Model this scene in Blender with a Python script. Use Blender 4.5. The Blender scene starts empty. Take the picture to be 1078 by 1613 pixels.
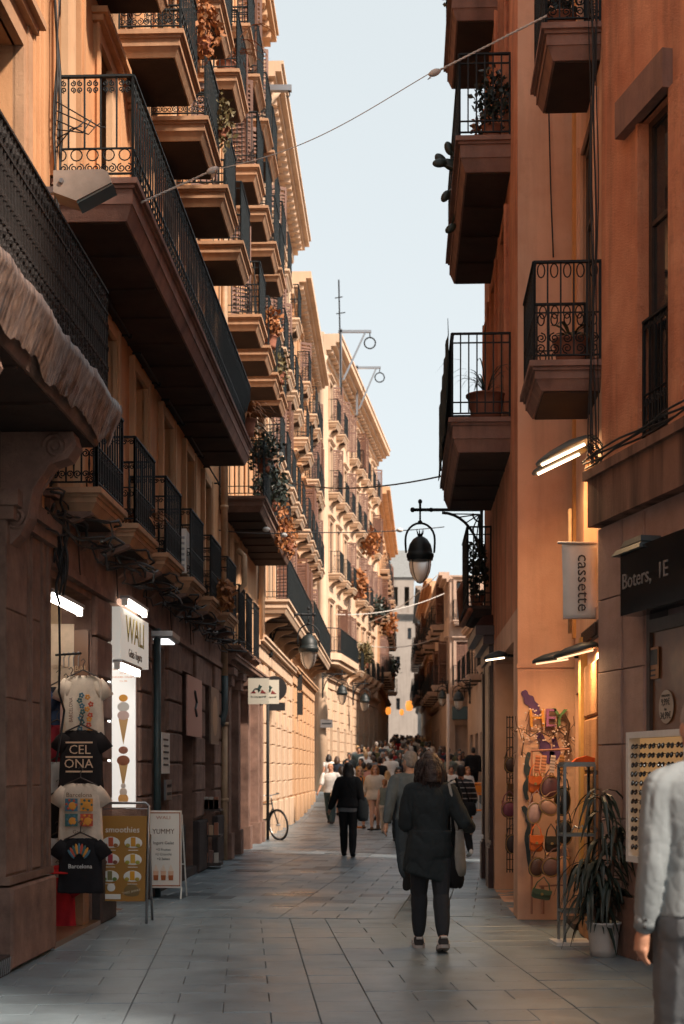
import bpy, math, random
from mathutils import Vector, Matrix, Euler, noise as mnoise
D = bpy.data
SC = bpy.context.scene
COL = SC.collection
R = math.radians
random.seed(7)

# ---------------------------------------------------------------- camera, sky, sun, exposure
F_PX, CX, HY, CAM_H = 2246.0, 539.0, 1215.0, 1.52      # photo-space calibration: focal (px), centre x, horizon y, eye height
cam_d = D.cameras.new('camera'); cam = D.objects.new('camera', cam_d); COL.objects.link(cam)
cam.location = (0, 0, CAM_H); cam.rotation_euler = (R(90), 0, 0)
cam_d.sensor_fit = 'HORIZONTAL'; cam_d.sensor_width = 24.0; cam_d.lens = 50.0
cam_d.shift_y = (HY - 806.5) / 1078.0
cam_d.clip_start = 0.1; cam_d.clip_end = 3000
cam_d.dof.use_dof = True; cam_d.dof.focus_distance = 13.5; cam_d.dof.aperture_fstop = 3.2
SC.camera = cam

SUN_AZ, SUN_EL = 40.0, 43.0          # sun from the right, SUN_AZ degrees behind the camera's right hand
sx, sy = math.cos(R(SUN_AZ)), -math.sin(R(SUN_AZ))
w = D.worlds.new('World'); SC.world = w; w.use_nodes = True
nt = w.node_tree; bg = nt.nodes['Background']
sky = nt.nodes.new('ShaderNodeTexSky'); sky.sky_type = 'NISHITA'; sky.sun_disc = False
sky.sun_elevation = R(SUN_EL); sky.sun_rotation = math.atan2(sx, sy)
sky.air_density = 1.0; sky.dust_density = 3.0; sky.ozone_density = 1.5
hs = nt.nodes.new('ShaderNodeHueSaturation'); hs.inputs['Saturation'].default_value = 0.44
veil = nt.nodes.new('ShaderNodeMix'); veil.data_type = 'RGBA'; veil.inputs[0].default_value = 0.85     # thin even high haze over the whole sky
veil.inputs[7].default_value = (1.82, 1.97, 1.98, 1)
nt.links.new(sky.outputs[0], hs.inputs['Color']); nt.links.new(hs.outputs[0], veil.inputs[6]); nt.links.new(veil.outputs[2], bg.inputs[0])
bg.inputs[1].default_value = 0.135
sun_d = D.lights.new('sun', 'SUN'); sun_d.energy = 2.7; sun_d.angle = R(5.0); sun_d.color = (1.0, 0.83, 0.68)
sun = D.objects.new('sun', sun_d); COL.objects.link(sun)
sv = Vector((sx * math.cos(R(SUN_EL)), sy * math.cos(R(SUN_EL)), math.sin(R(SUN_EL))))
sun.rotation_euler = sv.to_track_quat('Z', 'Y').to_euler(); sun.location = (30, -20, 40)
vs = SC.view_settings; vs.view_transform = 'Standard'; vs.look = 'None'; vs.gamma = 1.0; vs.exposure = 1.58
vs.use_curve_mapping = False
SC.cycles.max_bounces = 8; SC.cycles.diffuse_bounces = 5; SC.cycles.glossy_bounces = 3; SC.cycles.transmission_bounces = 4
SC.cycles.transparent_max_bounces = 8; SC.cycles.sample_clamp_indirect = 4.0
SC.cycles.caustics_reflective = False; SC.cycles.caustics_refractive = False
SC.cycles.use_denoising = True; SC.cycles.use_adaptive_sampling = True; SC.cycles.adaptive_threshold = .025

# ---------------------------------------------------------------- helpers
def P(px, py, d):
    return Vector(((px - CX) * d / F_PX, d, CAM_H + (HY - py) * d / F_PX))

def ground_z(d):
    if d < 40: return 0.0
    if d < 50: return 0.0025 * (d - 40) ** 2
    if d < 84: return 0.25 + 0.05 * (d - 50)
    return 1.95 + 0.016 * (d - 84)

class MB:
    def __init__(s): s.v = []; s.f = []; s.m = []; s.cur = 0
    def add(s, vs, fs):
        n = len(s.v); s.v += [tuple(p) for p in vs]
        s.f += [tuple(i + n for i in f) for f in fs]; s.m += [s.cur] * len(fs); return s
    def box(s, x0, x1, y0, y1, z0, z1):
        return s.add([(x0,y0,z0),(x1,y0,z0),(x1,y1,z0),(x0,y1,z0),(x0,y0,z1),(x1,y0,z1),(x1,y1,z1),(x0,y1,z1)],
                     [(3,2,1,0),(4,5,6,7),(0,1,5,4),(1,2,6,5),(2,3,7,6),(3,0,4,7)])
    def frus(s, x0, x1, y0, y1, z0, X0, X1, Y0, Y1, z1):
        return s.add([(x0,y0,z0),(x1,y0,z0),(x1,y1,z0),(x0,y1,z0),(X0,Y0,z1),(X1,Y0,z1),(X1,Y1,z1),(X0,Y1,z1)],
                     [(3,2,1,0),(4,5,6,7),(0,1,5,4),(1,2,6,5),(2,3,7,6),(3,0,4,7)])
    def quad(s, a, b, c, d): return s.add([a, b, c, d], [(0, 1, 2, 3)])
    def bar(s, a, b, w, h=None):
        a = Vector(a); b = Vector(b); h = h or w; t = (b - a)
        if t.length < 1e-6: return s
        t.normalize(); up = Vector((0, 0, 1)) if abs(t.z) < .95 else Vector((0, 1, 0))
        x = t.cross(up).normalized() * w / 2; y = x.cross(t).normalized() * h / 2
        vs = [p + q for p in (a, b) for q in (-x - y, x - y, x + y, -x + y)]
        return s.add(vs, [(3,2,1,0),(4,5,6,7),(0,1,5,4),(1,2,6,5),(2,3,7,6),(3,0,4,7)])
    def tube(s, pts, r, n=6, caps=True):
        pts = [Vector(p) for p in pts]; k = len(pts)
        rs = r if isinstance(r, (list, tuple)) else [r] * k
        rings = []; prev = None
        for i, p in enumerate(pts):
            t = (pts[min(i + 1, k - 1)] - pts[max(i - 1, 0)])
            if t.length < 1e-9: t = Vector((0, 0, 1))
            t.normalize()
            if prev is None:
                u = t.cross(Vector((0, 0, 1)) if abs(t.z) < .9 else Vector((1, 0, 0))).normalized()
            else:
                u = prev - t * prev.dot(t)
                u = u.normalized() if u.length > 1e-6 else t.orthogonal().normalized()
            prev = u; v = t.cross(u)
            rings.append([p + (u * math.cos(2*math.pi*j/n) + v * math.sin(2*math.pi*j/n)) * rs[i] for j in range(n)])
        return s.loft(rings, caps)
    def loft(s, rings, caps=True):
        n = len(rings[0]); vs = [p for r in rings for p in r]; fs = []
        for i in range(len(rings) - 1):
            for j in range(n):
                fs.append((i*n+j, i*n+(j+1)%n, (i+1)*n+(j+1)%n, (i+1)*n+j))
        if caps:
            fs.append(tuple(range(n - 1, -1, -1))); fs.append(tuple(range((len(rings)-1)*n, len(rings)*n)))
        return s.add(vs, fs)
    def lathe(s, prof, n=16, c=(0, 0, 0), caps=True):
        return s.loft([[(c[0] + r*math.cos(2*math.pi*j/n), c[1] + r*math.sin(2*math.pi*j/n), c[2] + z) for j in range(n)] for r, z in prof], caps)
    def ell(s, c, rx, ry, rz, n=12, m=8, rot=None):
        rings = []
        for i in range(m + 1):
            a = -math.pi/2 + math.pi * i / m; cr = max(math.cos(a), .02)
            ring = [Vector((rx*cr*math.cos(2*math.pi*j/n), ry*cr*math.sin(2*math.pi*j/n), rz*math.sin(a))) for j in range(n)]
            if rot: ring = [rot @ p for p in ring]
            rings.append([p + Vector(c) for p in ring])
        return s.loft(rings)
    def prism(s, poly, t0, t1, f=lambda a, b, t: (a, t, b)):
        n = len(poly)
        vs = [f(a, b, t0) for a, b in poly] + [f(a, b, t1) for a, b in poly]
        fs = [tuple(range(n)), tuple(range(2*n - 1, n - 1, -1))] + [(i, i + n, (i+1) % n + n, (i+1) % n) for i in range(n)]
        return s.add(vs, fs)
    def mesh(s, name, mats, smooth=False):
        me = D.meshes.new(name); me.from_pydata(s.v, [], s.f)
        for m in (mats if isinstance(mats, (list, tuple)) else [mats]): me.materials.append(m)
        if s.m and max(s.m) > 0: me.polygons.foreach_set('material_index', s.m)
        if smooth: me.polygons.foreach_set('use_smooth', [True] * len(me.polygons))
        me.update(); return me
    def build(s, name, mats, parent=None, smooth=False, loc=None, rot=None):
        return link(name, s.mesh(name, mats, smooth), parent, loc, rot)

def link(name, me, parent=None, loc=None, rot=None):
    o = D.objects.new(name, me); COL.objects.link(o)
    if parent: o.parent = parent
    if loc is not None: o.location = loc
    if rot is not None: o.rotation_euler = rot
    return o
def thing(name, label, cat, loc=(0, 0, 0), rz=0.0, group=None):
    o = D.objects.new(name, None); COL.objects.link(o); o.location = loc; o.rotation_euler = (0, 0, rz)
    o.empty_display_size = .1
    return tag(o, label, cat, group)
def tag(o, label, cat, group=None):
    o['label'] = label; o['category'] = cat
    if group: o['group'] = group
    return o
def struct(o): o['kind'] = 'structure'; return o
def stuff(o): o['kind'] = 'stuff'; return o

# ---------------------------------------------------------------- materials
def newmat(name):
    m = D.materials.new(name); m.use_nodes = True
    return m, m.node_tree, m.node_tree.nodes['Principled BSDF']
def N(nt, kind, **kw):
    n = nt.nodes.new(kind)
    for k, v in kw.items():
        if k in n.inputs: n.inputs[k].default_value = v
        else: setattr(n, k, v)
    return n
def mixcol(nt, fac, a, b, blend='MIX'):
    n = nt.nodes.new('ShaderNodeMix'); n.data_type = 'RGBA'; n.blend_type = blend
    for sock, val in ((n.inputs[0], fac), (n.inputs[6], a), (n.inputs[7], b)):
        if hasattr(val, 'is_linked') or hasattr(val, 'links'): nt.links.new(val, sock)
        elif isinstance(val, (int, float)): sock.default_value = val
        else: sock.default_value = (*val, 1) if len(val) == 3 else val
    return n.outputs[2]
def ramp(nt, src, stops):
    n = nt.nodes.new('ShaderNodeValToRGB'); nt.links.new(src, n.inputs[0])
    e = n.color_ramp.elements
    while len(e) < len(stops): e.new(.5)
    for x, (p, c) in zip(e, stops):
        x.position = p; x.color = (*c, 1) if not isinstance(c, (int, float)) else (c, c, c, 1)
    return n.outputs[0]
def simple(name, col, rough=.6, metal=0, spec=.5, noise=0, nscale=8, bump=0, bscale=60, emit=None, estr=0):
    m, nt, b = newmat(name)
    b.inputs['Base Color'].default_value = (*col, 1); b.inputs['Roughness'].default_value = rough
    b.inputs['Metallic'].default_value = metal; b.inputs['Specular IOR Level'].default_value = spec
    if noise or bump: tc = N(nt, 'ShaderNodeTexCoord')
    if noise:
        n = N(nt, 'ShaderNodeTexNoise', Scale=nscale, Detail=6.0, Roughness=.65); nt.links.new(tc.outputs['Object'], n.inputs['Vector'])
        r = ramp(nt, n.outputs[0], [(.3, 1 - noise), (.7, 1 + noise * .4)])
        nt.links.new(mixcol(nt, 1.0, col, r, 'MULTIPLY'), b.inputs['Base Color'])
    if bump:
        n2 = N(nt, 'ShaderNodeTexNoise', Scale=bscale, Detail=4.0); nt.links.new(tc.outputs['Object'], n2.inputs['Vector'])
        bp = N(nt, 'ShaderNodeBump', Strength=bump, Distance=.01); nt.links.new(n2.outputs[0], bp.inputs['Height'])
        nt.links.new(bp.outputs[0], b.inputs['Normal'])
    if emit: b.inputs['Emission Color'].default_value = (*emit, 1); b.inputs['Emission Strength'].default_value = estr
    return m
def plaster(name, c1, c2, scale=1.2, streak=.35, bump=.25, rough=.9, dirt=(.05, .04, .035), blot=.4, spread=.5, slo=.48, shi=.78, bdist=.02):
    """weathered wall: two tones in blotches, vertical run-off streaks, dirt blotches, fine relief"""
    m, nt, b = newmat(name); b.inputs['Roughness'].default_value = rough; b.inputs['Specular IOR Level'].default_value = .25
    tc = N(nt, 'ShaderNodeTexCoord'); oc = tc.outputs['Object']
    n1 = N(nt, 'ShaderNodeTexNoise', Scale=scale, Detail=8.0, Roughness=.62); nt.links.new(oc, n1.inputs['Vector'])
    base = ramp(nt, n1.outputs[0], [(.5 - spread * .4, c1), (.5 + spread * .4, c2)])
    mp = N(nt, 'ShaderNodeMapping'); mp.inputs['Scale'].default_value = (3.2, 3.2, .3); nt.links.new(oc, mp.inputs['Vector'])
    n2 = N(nt, 'ShaderNodeTexNoise', Scale=1.0, Detail=5.0, Roughness=.6); nt.links.new(mp.outputs[0], n2.inputs['Vector'])
    st = ramp(nt, n2.outputs[0], [(slo, 0.0), (shi, streak)])
    col = mixcol(nt, st, base, dirt)
    n3 = N(nt, 'ShaderNodeTexNoise', Scale=scale * 4.3, Detail=9.0, Roughness=.72); nt.links.new(oc, n3.inputs['Vector'])
    bl = ramp(nt, n3.outputs[0], [(.55, 0.0), (.8, blot)])
    col = mixcol(nt, bl, col, tuple(x * .45 for x in c1))
    nt.links.new(col, b.inputs['Base Color'])
    n4 = N(nt, 'ShaderNodeTexNoise', Scale=55.0, Detail=6.0, Roughness=.7); nt.links.new(oc, n4.inputs['Vector'])
    h = N(nt, 'ShaderNodeMath', operation='ADD'); nt.links.new(n4.outputs[0], h.inputs[0]); nt.links.new(n3.outputs[0], h.inputs[1])
    bp = N(nt, 'ShaderNodeBump', Strength=bump, Distance=bdist); nt.links.new(h.outputs[0], bp.inputs['Height'])
    nt.links.new(bp.outputs[0], b.inputs['Normal'])
    return m
def glow(name, col, strength):
    m, nt, b = newmat(name); b.inputs['Base Color'].default_value = (*col, 1)
    b.inputs['Emission Color'].default_value = (*col, 1); b.inputs['Emission Strength'].default_value = strength
    return m
_cm = {}
def cloth(col, rough=.9, bump=.08):
    k = (tuple(round(c, 3) for c in col), rough)
    if k not in _cm: _cm[k] = simple('cloth', col, rough, spec=.2, noise=.25, nscale=6, bump=bump, bscale=140)
    return _cm[k]

M = {}
M['ochre'] = plaster('ochre_plaster', (.50, .255, .125), (.62, .345, .18), .9, .4, .2)
M['ochre_pale'] = plaster('pale_ochre_stone', (.52, .31, .175), (.64, .41, .25), .8, .25, .2, blot=.25)
M['cream'] = plaster('cream_stone', (.56, .39, .265), (.68, .51, .37), .6, .25, .2, blot=.25)
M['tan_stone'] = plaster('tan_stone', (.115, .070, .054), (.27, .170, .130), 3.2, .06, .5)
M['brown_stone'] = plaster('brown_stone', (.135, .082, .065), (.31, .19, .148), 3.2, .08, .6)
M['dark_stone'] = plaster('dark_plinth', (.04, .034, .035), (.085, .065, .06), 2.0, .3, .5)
M['pink_stone'] = plaster('pink_stone', (.24, .165, .145), (.44, .31, .275), 1.6, .15, .3)
M['orange'] = plaster('orange_render', (.60, .215, .115), (.86, .405, .24), 1.6, .5, .9, blot=.5, slo=.46, shi=.72, bdist=.035)
M['orange_pale'] = plaster('pale_orange_render', (.62, .34, .225), (.78, .49, .345), 1.2, .3, .2, blot=.25)
M['slab_pink'] = plaster('balcony_stone', (.20, .115, .095), (.32, .19, .15), 2.2, .6, .4)
M['slab_tan'] = plaster('balcony_stone_tan', (.36, .205, .12), (.48, .29, .175), 1.5, .5, .3)
M['under'] = plaster('balcony_underside_shade', (.032, .022, .019), (.065, .042, .033), 1.8, .5, .4)  # near-black so the shade beneath the slabs sits in the colour
M['concrete'] = plaster('stained_concrete', (.19, .108, .08), (.26, .15, .11), 1.4, .92, .4, dirt=(.02, .016, .016), slo=.40, shi=.60)
M['far_stone'] = plaster('far_stone', (.30, .26, .23), (.38, .33, .29), .5, .3, .2)
M['far_brown'] = plaster('far_brown_wall', (.38, .27, .21), (.52, .38, .30), .5, .5, .2)
M['iron'] = simple('black_iron', (.008, .010, .012), .6, 0, .3, noise=.3, nscale=20)
M['rust_iron'] = simple('rusty_iron', (.012, .008, .007), .8, .1, noise=.5, nscale=14, bump=.6, bscale=70)
M['blue_iron'] = simple('blue_black_iron', (.010, .016, .019), .6, 0, .3, noise=.3, nscale=20)
M['glass'] = simple('dark_window_glass', (.02, .024, .028), .06, 0, .6)
M['frame_brown'] = simple('brown_wood', (.11, .055, .032), .6, noise=.4, nscale=10, bump=.3)
M['frame_dark'] = simple('dark_wood', (.045, .028, .022), .55, noise=.4, nscale=12, bump=.3)
M['shutter'] = simple('shutter_paint', (.16, .075, .05), .65, noise=.35, nscale=9)
M['maroon_wood'] = simple('dark_maroon_wood', (.04, .014, .012), .38, noise=.4, nscale=9, bump=.2)
M['pipe'] = simple('painted_pipe', (.42, .28, .17), .6, noise=.35, nscale=6)
M['pipe_teal'] = simple('dark_teal_pipe', (.03, .055, .06), .5, noise=.3)
M['cable'] = simple('black_cable', (.012, .012, .013), .6)
M['rope'] = simple('pale_rope', (.55, .52, .48), .8)
M['white'] = simple('white_paint', (.75, .74, .70), .5, noise=.1)
M['white_print'] = simple('white_print', (.78, .77, .74), .45)
M['black_print'] = simple('black_print', (.015, .015, .016), .5)
M['steel'] = simple('brushed_steel', (.35, .35, .36), .35, .9)
M['terracotta'] = simple('terracotta', (.32, .12, .07), .8, noise=.3)
M['leaf'] = simple('leaf_green', (.045, .075, .03), .55, noise=.5, nscale=4)
M['leaf_dark'] = simple('dark_leaf', (.018, .03, .022), .45, noise=.4, nscale=4)
M['leaf_dry'] = simple('dry_orange_leaf', (.36, .13, .035), .7, noise=.5, nscale=5)
M['leaf_olive'] = simple('olive_leaf', (.13, .10, .035), .6, noise=.5, nscale=4)
# ---------------------------------------------------------------- ground and paving
def slab_material():
    m, nt, b = newmat('paving_stone')
    tc = N(nt, 'ShaderNodeTexCoord'); g = N(nt, 'ShaderNodeNewGeometry')
    n = N(nt, 'ShaderNodeTexNoise', Scale=3.0, Detail=9.0, Roughness=.7); nt.links.new(g.outputs['Position'], n.inputs['Vector'])
    rnd = ramp(nt, g.outputs['Random Per Island'], [(0.0, (.030, .048, .060)), (.12, (.06, .09, .11)), (.2, (.15, .20, .235)), (.6, (.19, .245, .28)), (1.0, (.24, .295, .33))])
    nn = ramp(nt, n.outputs[0], [(.25, .62), (.75, 1.15)])
    nt.links.new(mixcol(nt, 1.0, rnd, nn, 'MULTIPLY'), b.inputs['Base Color'])
    vo = N(nt, 'ShaderNodeTexVoronoi', Scale=5.5); nt.links.new(g.outputs['Position'], vo.inputs['Vector']); gum = ramp(nt, vo.outputs['Distance'], [(.05, .75), (.09, 0.0)])
    lk = b.inputs['Base Color'].links[0].from_socket; nt.links.new(mixcol(nt, gum, lk, (.03, .035, .04)), b.inputs['Base Color'])
    n2 = N(nt, 'ShaderNodeTexNoise', Scale=1.1, Detail=6.0, Roughness=.6); nt.links.new(g.outputs['Position'], n2.inputs['Vector'])
    nt.links.new(ramp(nt, n2.outputs[0], [(.3, .25), (.7, .5)]), b.inputs['Roughness'])
    n3 = N(nt, 'ShaderNodeTexNoise', Scale=45.0, Detail=5.0); nt.links.new(g.outputs['Position'], n3.inputs['Vector'])
    n5 = N(nt, 'ShaderNodeTexNoise', Scale=2.4, Detail=3.0); nt.links.new(g.outputs['Position'], n5.inputs['Vector'])
    ad = N(nt, 'ShaderNodeMath', operation='MULTIPLY_ADD'); nt.links.new(n5.outputs[0], ad.inputs[0]); ad.inputs[1].default_value = 2.5; nt.links.new(n3.outputs[0], ad.inputs[2])
    bp = N(nt, 'ShaderNodeBump', Strength=.16, Distance=.008); nt.links.new(ad.outputs[0], bp.inputs['Height']); nt.links.new(bp.outputs[0], b.inputs['Normal'])
    b.inputs['Specular IOR Level'].default_value = .7
    return m
M['slab'] = slab_material()
M['joint'] = simple('joint_mortar', (.075, .082, .086), .9, noise=.4, nscale=30)
g = MB(); ds = [-30, -5, 5, 20, 40, 42, 44, 46, 48, 50, 70, 84, 140, 400]; xs = [-300, -12, 12, 300]
for d in ds:
    for x in xs: g.add([(x, d, (ground_z(min(d, 180))) - .012)], [])
for i in range(len(ds) - 1):
    for j in range(len(xs) - 1): g.add([], []); a = i*4 + j; g.f.append((a, a+1, a+5, a+4)); g.m.append(0)
street = struct(g.build('street_ground', M['joint']))
paving = struct(D.objects.new('street_paving', None)); COL.objects.link(paving)

def slab_geo(mb, c, e1, e2, a, b_, z, gap=.0022, ch=.004):
    """one stone: a long (e1), b_ deep (e2); chamfered top edge; slightly tilted"""
    a2, b2 = a/2 - gap, b_/2 - gap
    tz = [random.uniform(-.0018, .0018) for _ in range(4)]; k = 0; top = []; mid = []; bot = []
    for sa, sb in ((-1, -1), (1, -1), (1, 1), (-1, 1)):
        p = Vector((c[0], c[1], 0)) + e1 * (sa*a2) + e2 * (sb*b2); q = Vector((c[0], c[1], 0)) + e1 * (sa*(a2-ch)) + e2 * (sb*(b2-ch))
        zz = ground_z(p.y) + z
        top.append((q.x, q.y, zz + tz[k])); mid.append((p.x, p.y, zz - ch + tz[k])); bot.append((p.x, p.y, zz - .035)); k += 1
    fs = [(0, 1, 2, 3)] + [(4+i, 4+(i+1) % 4, (i+1) % 4, i) for i in range(4)] + [(8+i, 8+(i+1) % 4, 4+(i+1) % 4, 4+i) for i in range(4)]
    mb.add(top + mid + bot, fs)
def left_x(d): return -2.986 + .036 * d
pieces = []
def zone(d0, d1, slope, strips, x_ref, d_ref, row=.40, in_zone=None):
    ang = math.atan(slope); e2 = Vector((math.sin(ang), math.cos(ang), 0)); e1 = Vector((math.cos(ang), -math.sin(ang), 0))
    base = Vector((x_ref, d_ref, 0)); u = strips[0]
    nrow = int((d1 - d0) / row) + 6
    for (wst, per) in strips[1]:
        n = max(1, round(wst / per)); off0 = random.random()
        for r_ in range(-3, nrow):
            v = (d0 - d_ref) + r_ * row + random.Random(int(u*100)).uniform(0, .12)
            cuts = [0.0]
            if n == 1: cuts = [0, wst]
            else:
                o = (.5 if r_ % 2 else 0.0) * per
                cuts = [0.0] + [o + per*i for i in range(0 if o > 0 else 1, n + 1) if .12 < o + per*i < wst - .12] + [wst]
            for i in range(len(cuts) - 1):
                a = cuts[i+1] - cuts[i]; c = base + e1 * (u + (cuts[i] + cuts[i+1]) / 2) + e2 * (v + row/2)
                if in_zone(c): pieces.append((c.copy(), e1, e2, a, row))
        u += wst + .001
# nearest field: joints run a little to the left; farther field turns to the right
strA = (-3.4, [(.6, .6), (1.2, .6), (1.2, .6), (.36, .36), (1.3, .65), (.7, .7), (1.4, .7), (1.2, .6), (1.2, .6)])
zone(6.6, 14.6, -.068, strA, .18, 10.0, .40, lambda c: 6.5 < c.y < 15.4 and c.x > left_x(c.y) - .25 and c.x < 3.4)
strB = (-5.2, [(1.1, .55)] * 3 + [(1.2, .6)] * 2 + [(.5, .5)] + [(1.2, .6)] * 5)
zone(14.6, 42, .107, strB, .6, 20.0, .42, lambda c: 14.72 <= c.y < 40 and left_x(c.y) - .3 < c.x < (2.6 if c.y < 21 else 5.2))
strC = (-3.0, [(1.2, .8)] * 8)
zone(40, 66, .02, strC, .6, 40.0, .6, lambda c: 40.0 <= c.y < 66 and -3 < c.x < 5.2)
pieces.sort(key=lambda p: p[0].y)
rest = MB()
for i, (c, e1, e2, a, row) in enumerate(pieces):
    z = random.uniform(-.0015, .0015) - (.006 if e2.x < 0 and c.y > 14.5 else 0)
    if i < 300:
        mb = MB(); slab_geo(mb, c, e1, e2, a, row, z); mb.build('paving_slab', M['slab'], paving)
    else: slab_geo(rest, c, e1, e2, a, row, z)
stuff(rest.build('far_paving', M['slab'], paving))

# ---------------------------------------------------------------- facade kit: local x runs to the right along the wall, -y is the street side, z up
def building(name, label, p0, p1):
    o = thing(name, label, 'building', (p0[0], p0[1], 0), math.atan2(p1[1] - p0[1], p1[0] - p0[0]))
    return o
def wall(root, u0, u1, z0, z1, ops, mat, rev=.24, back=6.0, name='wall', ends=(True, True), top=True, y=0.0):
    mb = MB(); us = sorted({u0, u1, *[c for o in ops for c in o[:2]]}); zs = sorted({z0, z1, *[c for o in ops for c in o[2:4]]})
    for i in range(len(us) - 1):
        for j in range(len(zs) - 1):
            cu, cz = (us[i] + us[i+1]) / 2, (zs[j] + zs[j+1]) / 2
            if any(o[0] < cu < o[1] and o[2] < cz < o[3] for o in ops): continue
            mb.quad((us[i], y, zs[j]), (us[i+1], y, zs[j]), (us[i+1], y, zs[j+1]), (us[i], y, zs[j+1]))
    for a, b_, c, d_ in [o[:4] for o in ops]:
        r_ = y + rev
        mb.quad((a, y, c), (a, y, d_), (a, r_, d_), (a, r_, c)); mb.quad((b_, y, d_), (b_, y, c), (b_, r_, c), (b_, r_, d_))
        mb.quad((a, y, d_), (b_, y, d_), (b_, r_, d_), (a, r_, d_)); mb.quad((a, y, c), (a, r_, c), (b_, r_, c), (b_, y, c))
    if ends[0]: mb.quad((u0, y + back, z0), (u0, y, z0), (u0, y, z1), (u0, y + back, z1))
    if ends[1]: mb.quad((u1, y, z0), (u1, y + back, z0), (u1, y + back, z1), (u1, y, z1))
    if any(ends): mb.quad((u1, y + back, z0), (u0, y + back, z0), (u0, y + back, z1), (u1, y + back, z1))
    if top: mb.quad((u0, y, z1), (u1, y, z1), (u1, y + back, z1), (u0, y + back, z1))
    return mb.build(name, mat, root)
_mc = {}
def cached(key, fn):
    if key not in _mc: _mc[key] = fn()
    return _mc[key]
def window(root, u0, u1, z0, z1, fmat='frame_brown', rev=.24, y=0.0, shutters=0, bars=1):
    w_, h_ = round(u1 - u0, 2), round(z1 - z0, 2)
    def frame():
        mb = MB(); t = .055
        mb.box(0, t, 0, .06, 0, h_); mb.box(w_ - t, w_, 0, .06, 0, h_); mb.box(t, w_ - t, 0, .06, h_ - t, h_); mb.box(t, w_ - t, 0, .06, 0, .12)
        if w_ > .7: mb.box(w_/2 - .05, w_/2 + .05, -.012, .05, .12, h_ - t)
        for k in range(bars):
            zz = .12 + (h_ - .2) * (k + 1) / (bars + 1) * (1.35 if bars == 1 else 1)
            mb.box(t, w_/2 - .05 if w_ > .7 else w_ - t, .005, .045, zz, zz + .04)
            if w_ > .7: mb.box(w_/2 + .05, w_ - t, .005, .045, zz, zz + .04)
        return mb.mesh('window', M[fmat])
    win = link('window', cached(('win', w_, h_, fmat, bars), frame), root, (u0, y + rev - .075, z0))
    xs_ = [(.055, w_/2 - .05), (w_/2 + .05, w_ - .055)] if w_ > .7 else [(.055, w_ - .055)]
    for a, b_ in xs_:
        pw, ph = round(b_ - a, 3), round(h_ - .175, 3)
        link('pane', cached(('pane', pw, ph), lambda: MB().box(0, pw, .024, .032, 0, ph).mesh('pane', M['glass'])), win, (a, 0, .12))
    if shutters:
        def shut():
            mb = MB(); sw = .09 + w_ / 2
            sw = w_ / 2
            mb.box(0, .05, 0, .035, 0, h_); mb.box(sw - .05, sw, 0, .035, 0, h_); mb.box(.05, sw - .05, 0, .035, 0, .08); mb.box(.05, sw - .05, 0, .035, h_ - .08, h_); mb.box(.05, sw - .05, 0, .035, h_*.5 - .04, h_*.5 + .04)
            n = int(h_ / .085)
            for k in range(n):
                zz = .09 + (h_ - .2) * k / n
                mb.add([(.05, -.005, zz), (sw - .05, -.005, zz), (sw - .05, .035, zz + .06), (.05, .035, zz + .06), (.05, -.005, zz + .008), (sw - .05, -.005, zz + .008), (sw - .05, .035, zz + .068), (.05, .035, zz + .068)],
                       [(3,2,1,0),(4,5,6,7),(0,1,5,4),(1,2,6,5),(2,3,7,6),(3,0,4,7)])
            return mb.mesh('shutter', M['shutter'])
        me = cached(('shut', w_, h_), shut)
        if shutters == 1:      # folded open, leaning out over the balcony
            link('shutter', me, root, (u0 - .01, y - .03, z0), (0, 0, R(-100))); link('shutter', me, root, (u1 + .01, y - .03, z0), (0, 0, R(-80)))
        elif shutters == 2:    # closed
            link('shutter', me, root, (u0, y + .03, z0)); link('shutter', me, root, (u0 + w_/2, y + .03, z0))
        elif shutters == 3:    # flat on the wall both sides
            link('shutter', me, root, (u0 - w_/2 - .02, y - .045, z0)); link('shutter', me, root, (u1 + .02, y - .045, z0))
        elif shutters == 4:    # one leaf half open
            link('shutter', me, root, (u0, y + .03, z0)); link('shutter', me, root, (u1 + .01, y - .03, z0), (0, 0, R(-60)))
    return win
def surround(root, u0, u1, z0, z1, mat, t=.13, proud=.045, y=0.0, head=True, sill=False):
    mb = MB()
    mb.box(u0 - t, u0, y - proud, y + .02, z0, z1); mb.box(u1, u1 + t, y - proud, y + .02, z0, z1); mb.box(u0 - t, u1 + t, y - proud, y + .02, z1, z1 + t)
    mb.box(u0 - t - .02, u0 - t*.45, y - proud - .018, y - proud + .01, z0, z1 + t)
    mb.box(u1 + t*.45, u1 + t + .02, y - proud - .018, y - proud + .01, z0, z1 + t)
    if head:
        mb.box(u0 - t - .05, u1 + t + .05, y - proud - .06, y + .02, z1 + t, z1 + t + .06); mb.box(u0 - t - .09, u1 + t + .09, y - proud - .11, y + .02, z1 + t + .06, z1 + t + .12)
    if sill: mb.box(u0 - t, u1 + t, y - .12, y + .05, z0 - .09, z0)
    return mb.build('window_surround', mat, root)

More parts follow.
